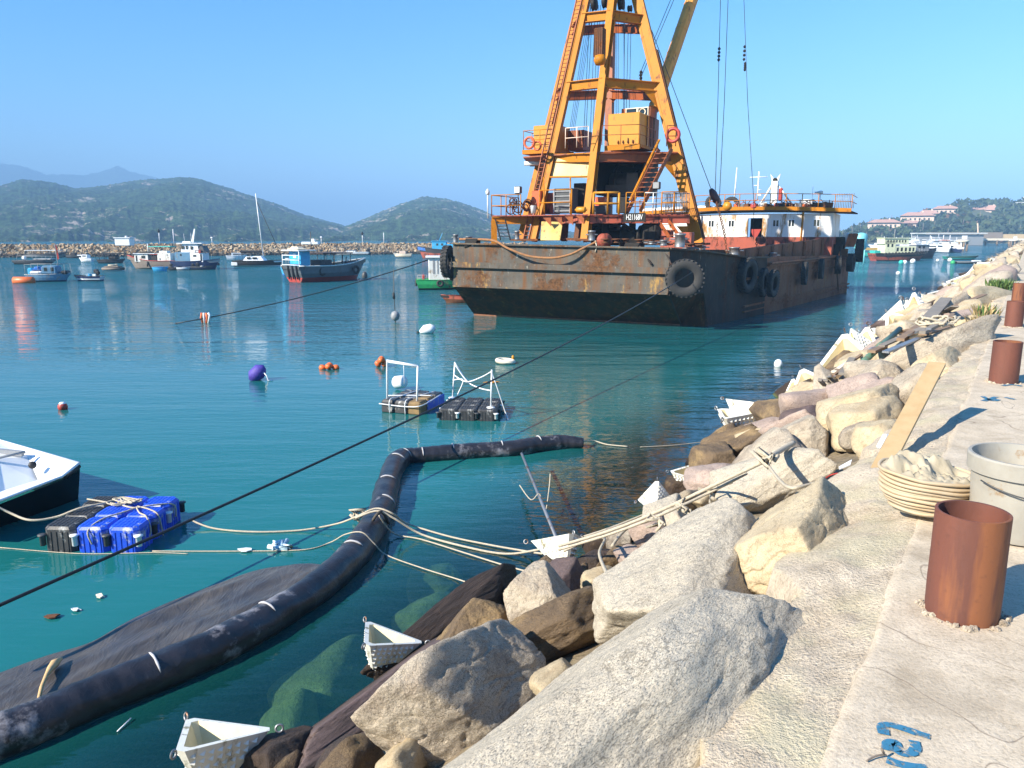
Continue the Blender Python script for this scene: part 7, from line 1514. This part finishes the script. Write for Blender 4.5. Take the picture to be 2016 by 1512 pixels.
    for z in (.55, 1.05): mb.tube([SW(95, -.1, 2.4+z), SW(330, -.1, 2.4+z)], .05, 5)
    mb.build('rail', M['steel'], t)
    for i in range(24): mb = MB(); p = SW(95+i*9.8, -.1, 2.35); mb.tube([p, p+Vector((0, 0, 1.1))], .05, 5); mb.build('post', M['steel'], t)
slope_things()
# ================================================================ bucket, ring sack on the quay
def quay_things():
    bm_, nt, N, L, b = mat_new('dirty_bucket'); f, _ = nz(nt, 4, 6, .6); g, _ = nz(nt, 9, 7, .7, off=(3, 2, 1))
    c = mixc(nt, ramp(nt, f, [(.35, 0.0), (.65, 1.0)]), (.38, .36, .31), (.29, .27, .23)); c = mixc(nt, ramp(nt, g, [(.6, 0.0), (.68, .8)]), c, (.26, .17, .09)); L.new(c, b.inputs['Base Color']); b.inputs['Roughness'].default_value = .55; L.new(bump(nt, g, .2, .01), b.inputs['Normal'])
    c = P(1992, 1052, 2.4); c.z = 2.412
    t = thing('bucket', 'large dirty pale grey plastic bucket standing on the quay', 'bucket', c); r = .235; h = .44
    mb = MB(); mb.lathe((0, 0, 0), [(r*.86, 0), (r*.88, .01), (r*.97, h*.78), (r*1.06, h*.79), (r*1.08, h*.98), (r*1.05, h), (r*.99, h), (r*.96, h*.9), (r*.84, .04), (0.01, .035)], 48); o = bl(mb, 'bucket_wall', bm_, t); md = o.modifiers.new('e', 'EDGE_SPLIT'); md.split_angle = R(40)
    mb = MB(); mb.lathe((0, 0, .3), [(.01, 0), (r*.93, 0), (r*.93, .01), (.01, .02)], 24); mb.lathe((.02, .05, .33), [(.01, -.03), (.03, 0), (.01, .03)], 8); bl(mb, 'dried_mortar', pm('mortar', (.4, .36, .28), .9, col2=(.3, .24, .16), scale=6, bmp=.6), t)
    mb = MB(); mb.tube([(r*1.07*math.cos(a), r*1.07*math.sin(a), h*.72-.06*math.sin((a+2.9)*1.0)) for a in np.linspace(-2.9, -.2, 16)], .004, 5); bl(mb, 'wire_handle', M['darkgrey'], t)
    rg = random.Random(3); mb = MB()
    for i in range(7): mb.lathe((r*.93*math.cos(-1.35+rg.uniform(-.12, .12)), r*.95*math.sin(-1.35), rg.uniform(.1, .26)), [(.01, -.03), (.03, 0), (.01, .03)], 7, (0, -1, 0))
    bl(mb, 'mortar_splash', M['grey'], t, kind='stuff')
    # collapsed ringed sack: a stack of hoops with cloth
    c = P(1828, 1010, 2.4); c.z = 2.40
    CL = pm('sack_cloth', (.46, .41, .31), .75, col2=(.36, .29, .18), amt=.7, scale=5, rust=.2, rcol=(.4, .2, .07), bmp=.3)
    t = thing('ringed_sack', 'collapsed cream fabric sack with stacked hoops and rust stains', 'sack', c)
    N_ = 9; rings = []; tl = Vector((.10, .02, 0)); prof = []
    for k in range(N_*4+1):
        u = k/(N_*4); z = .03+.22*u; rad = (.185+.055*min(1, u*2.2))*(1+.022*math.cos(k*math.pi/2)); ring = []
        for a in np.linspace(0, 2*math.pi, 49)[:-1]:
            w = 1+.02*noise.noise(Vector((math.cos(a)*2, math.sin(a)*2, z*9))); zz = z*(1-.10*math.cos(a-2.4))+.05*u*math.cos(a-2.6)
            ring.append(Vector((rad*w*1.08*math.cos(a)-.02*u, rad*w*.9*math.sin(a), zz)))
        rings.append(ring)
    mb = MB(); mb.loft(rings, True, False, smooth=True); bl(mb, 'sack_body', CL, t)
    ST = pm('hoop_cloth', (.47, .42, .32), .7, col2=(.45, .28, .12), amt=.9, scale=3.2, bmp=.2)
    for k in range(1, N_+1):
        rg_ = rings[k*4]; mb = MB(); cen = sum(rg_, Vector())/len(rg_); jx = Vector((rg.uniform(-.007, .007), rg.uniform(-.007, .007), rg.uniform(-.004, .004))); sc_ = rg.uniform(.99, 1.025); pts = [cen+(p-cen)*sc_*(1+.018*noise.noise(Vector((p.x*9, p.y*9, k*3))))+jx+Vector((0, 0, .010*noise.noise(Vector((p.x*6, p.y*6, k*1.3))))) for p in rg_]; mb.tube(pts+[pts[0]], .0105, 8, cap=False); bl(mb, 'hoop', ST, t)
    top = rings[-1]; cen = sum(top, Vector())/len(top); fold = []
    for j in range(26):
        u = j/25; q = []
        for i, p in enumerate(top):
            a = i/len(top)*6.283; v = p.lerp(cen, u*.98); v = v+Vector((0, 0, -.02*math.sin(u*3.1)*(1+.9*noise.noise(Vector((math.cos(a)*2.2, math.sin(a)*2.2, u*2))))+(.07*noise.noise(Vector((v.x*13, v.y*13, 1)))+.05*abs(noise.noise(Vector((v.x*24, v.y*17, 5)))))*min(1, u*5)+(.07*max(0, math.cos(a-1.9))*math.sin(u*3.1)))); q.append(v)
        fold.append(q)
    mb = MB(); mb.loft(fold, False, True, smooth=True); bl(mb, 'crumpled_cloth', CL, t)
    for a in (-.75, -.55, 2.4):
        mb = MB()
        for k in range(2, 8): p = rings[k*4][int((a % 6.283)/6.283*48)]; mb.box(p*1.0+Vector(((p-cen).x, (p-cen).y, 0)).normalized()*.008, (.03, .02, .016), a, bev=.003)
        if a < 0: bl(mb, 'rusty_clips', pm('rust_clip', (.3, .12, .04), .8), t, kind='stuff')
    mb = MB(); mb.tube(smooth_path([P(1706, 1498, 2.408), P(1720, 1490, 2.412), P(1735, 1486, 2.414), P(1745, 1487, 2.41)], 4), .003, 5); mb.tube([P(1740, 1483, 2.42), P(1736, 1474, 2.44)], .004, 5); tag(mb.build('twig', M['wood']), 'tiny dark twig lying beside the sprayed digit 1', 'twig')
quay_things()
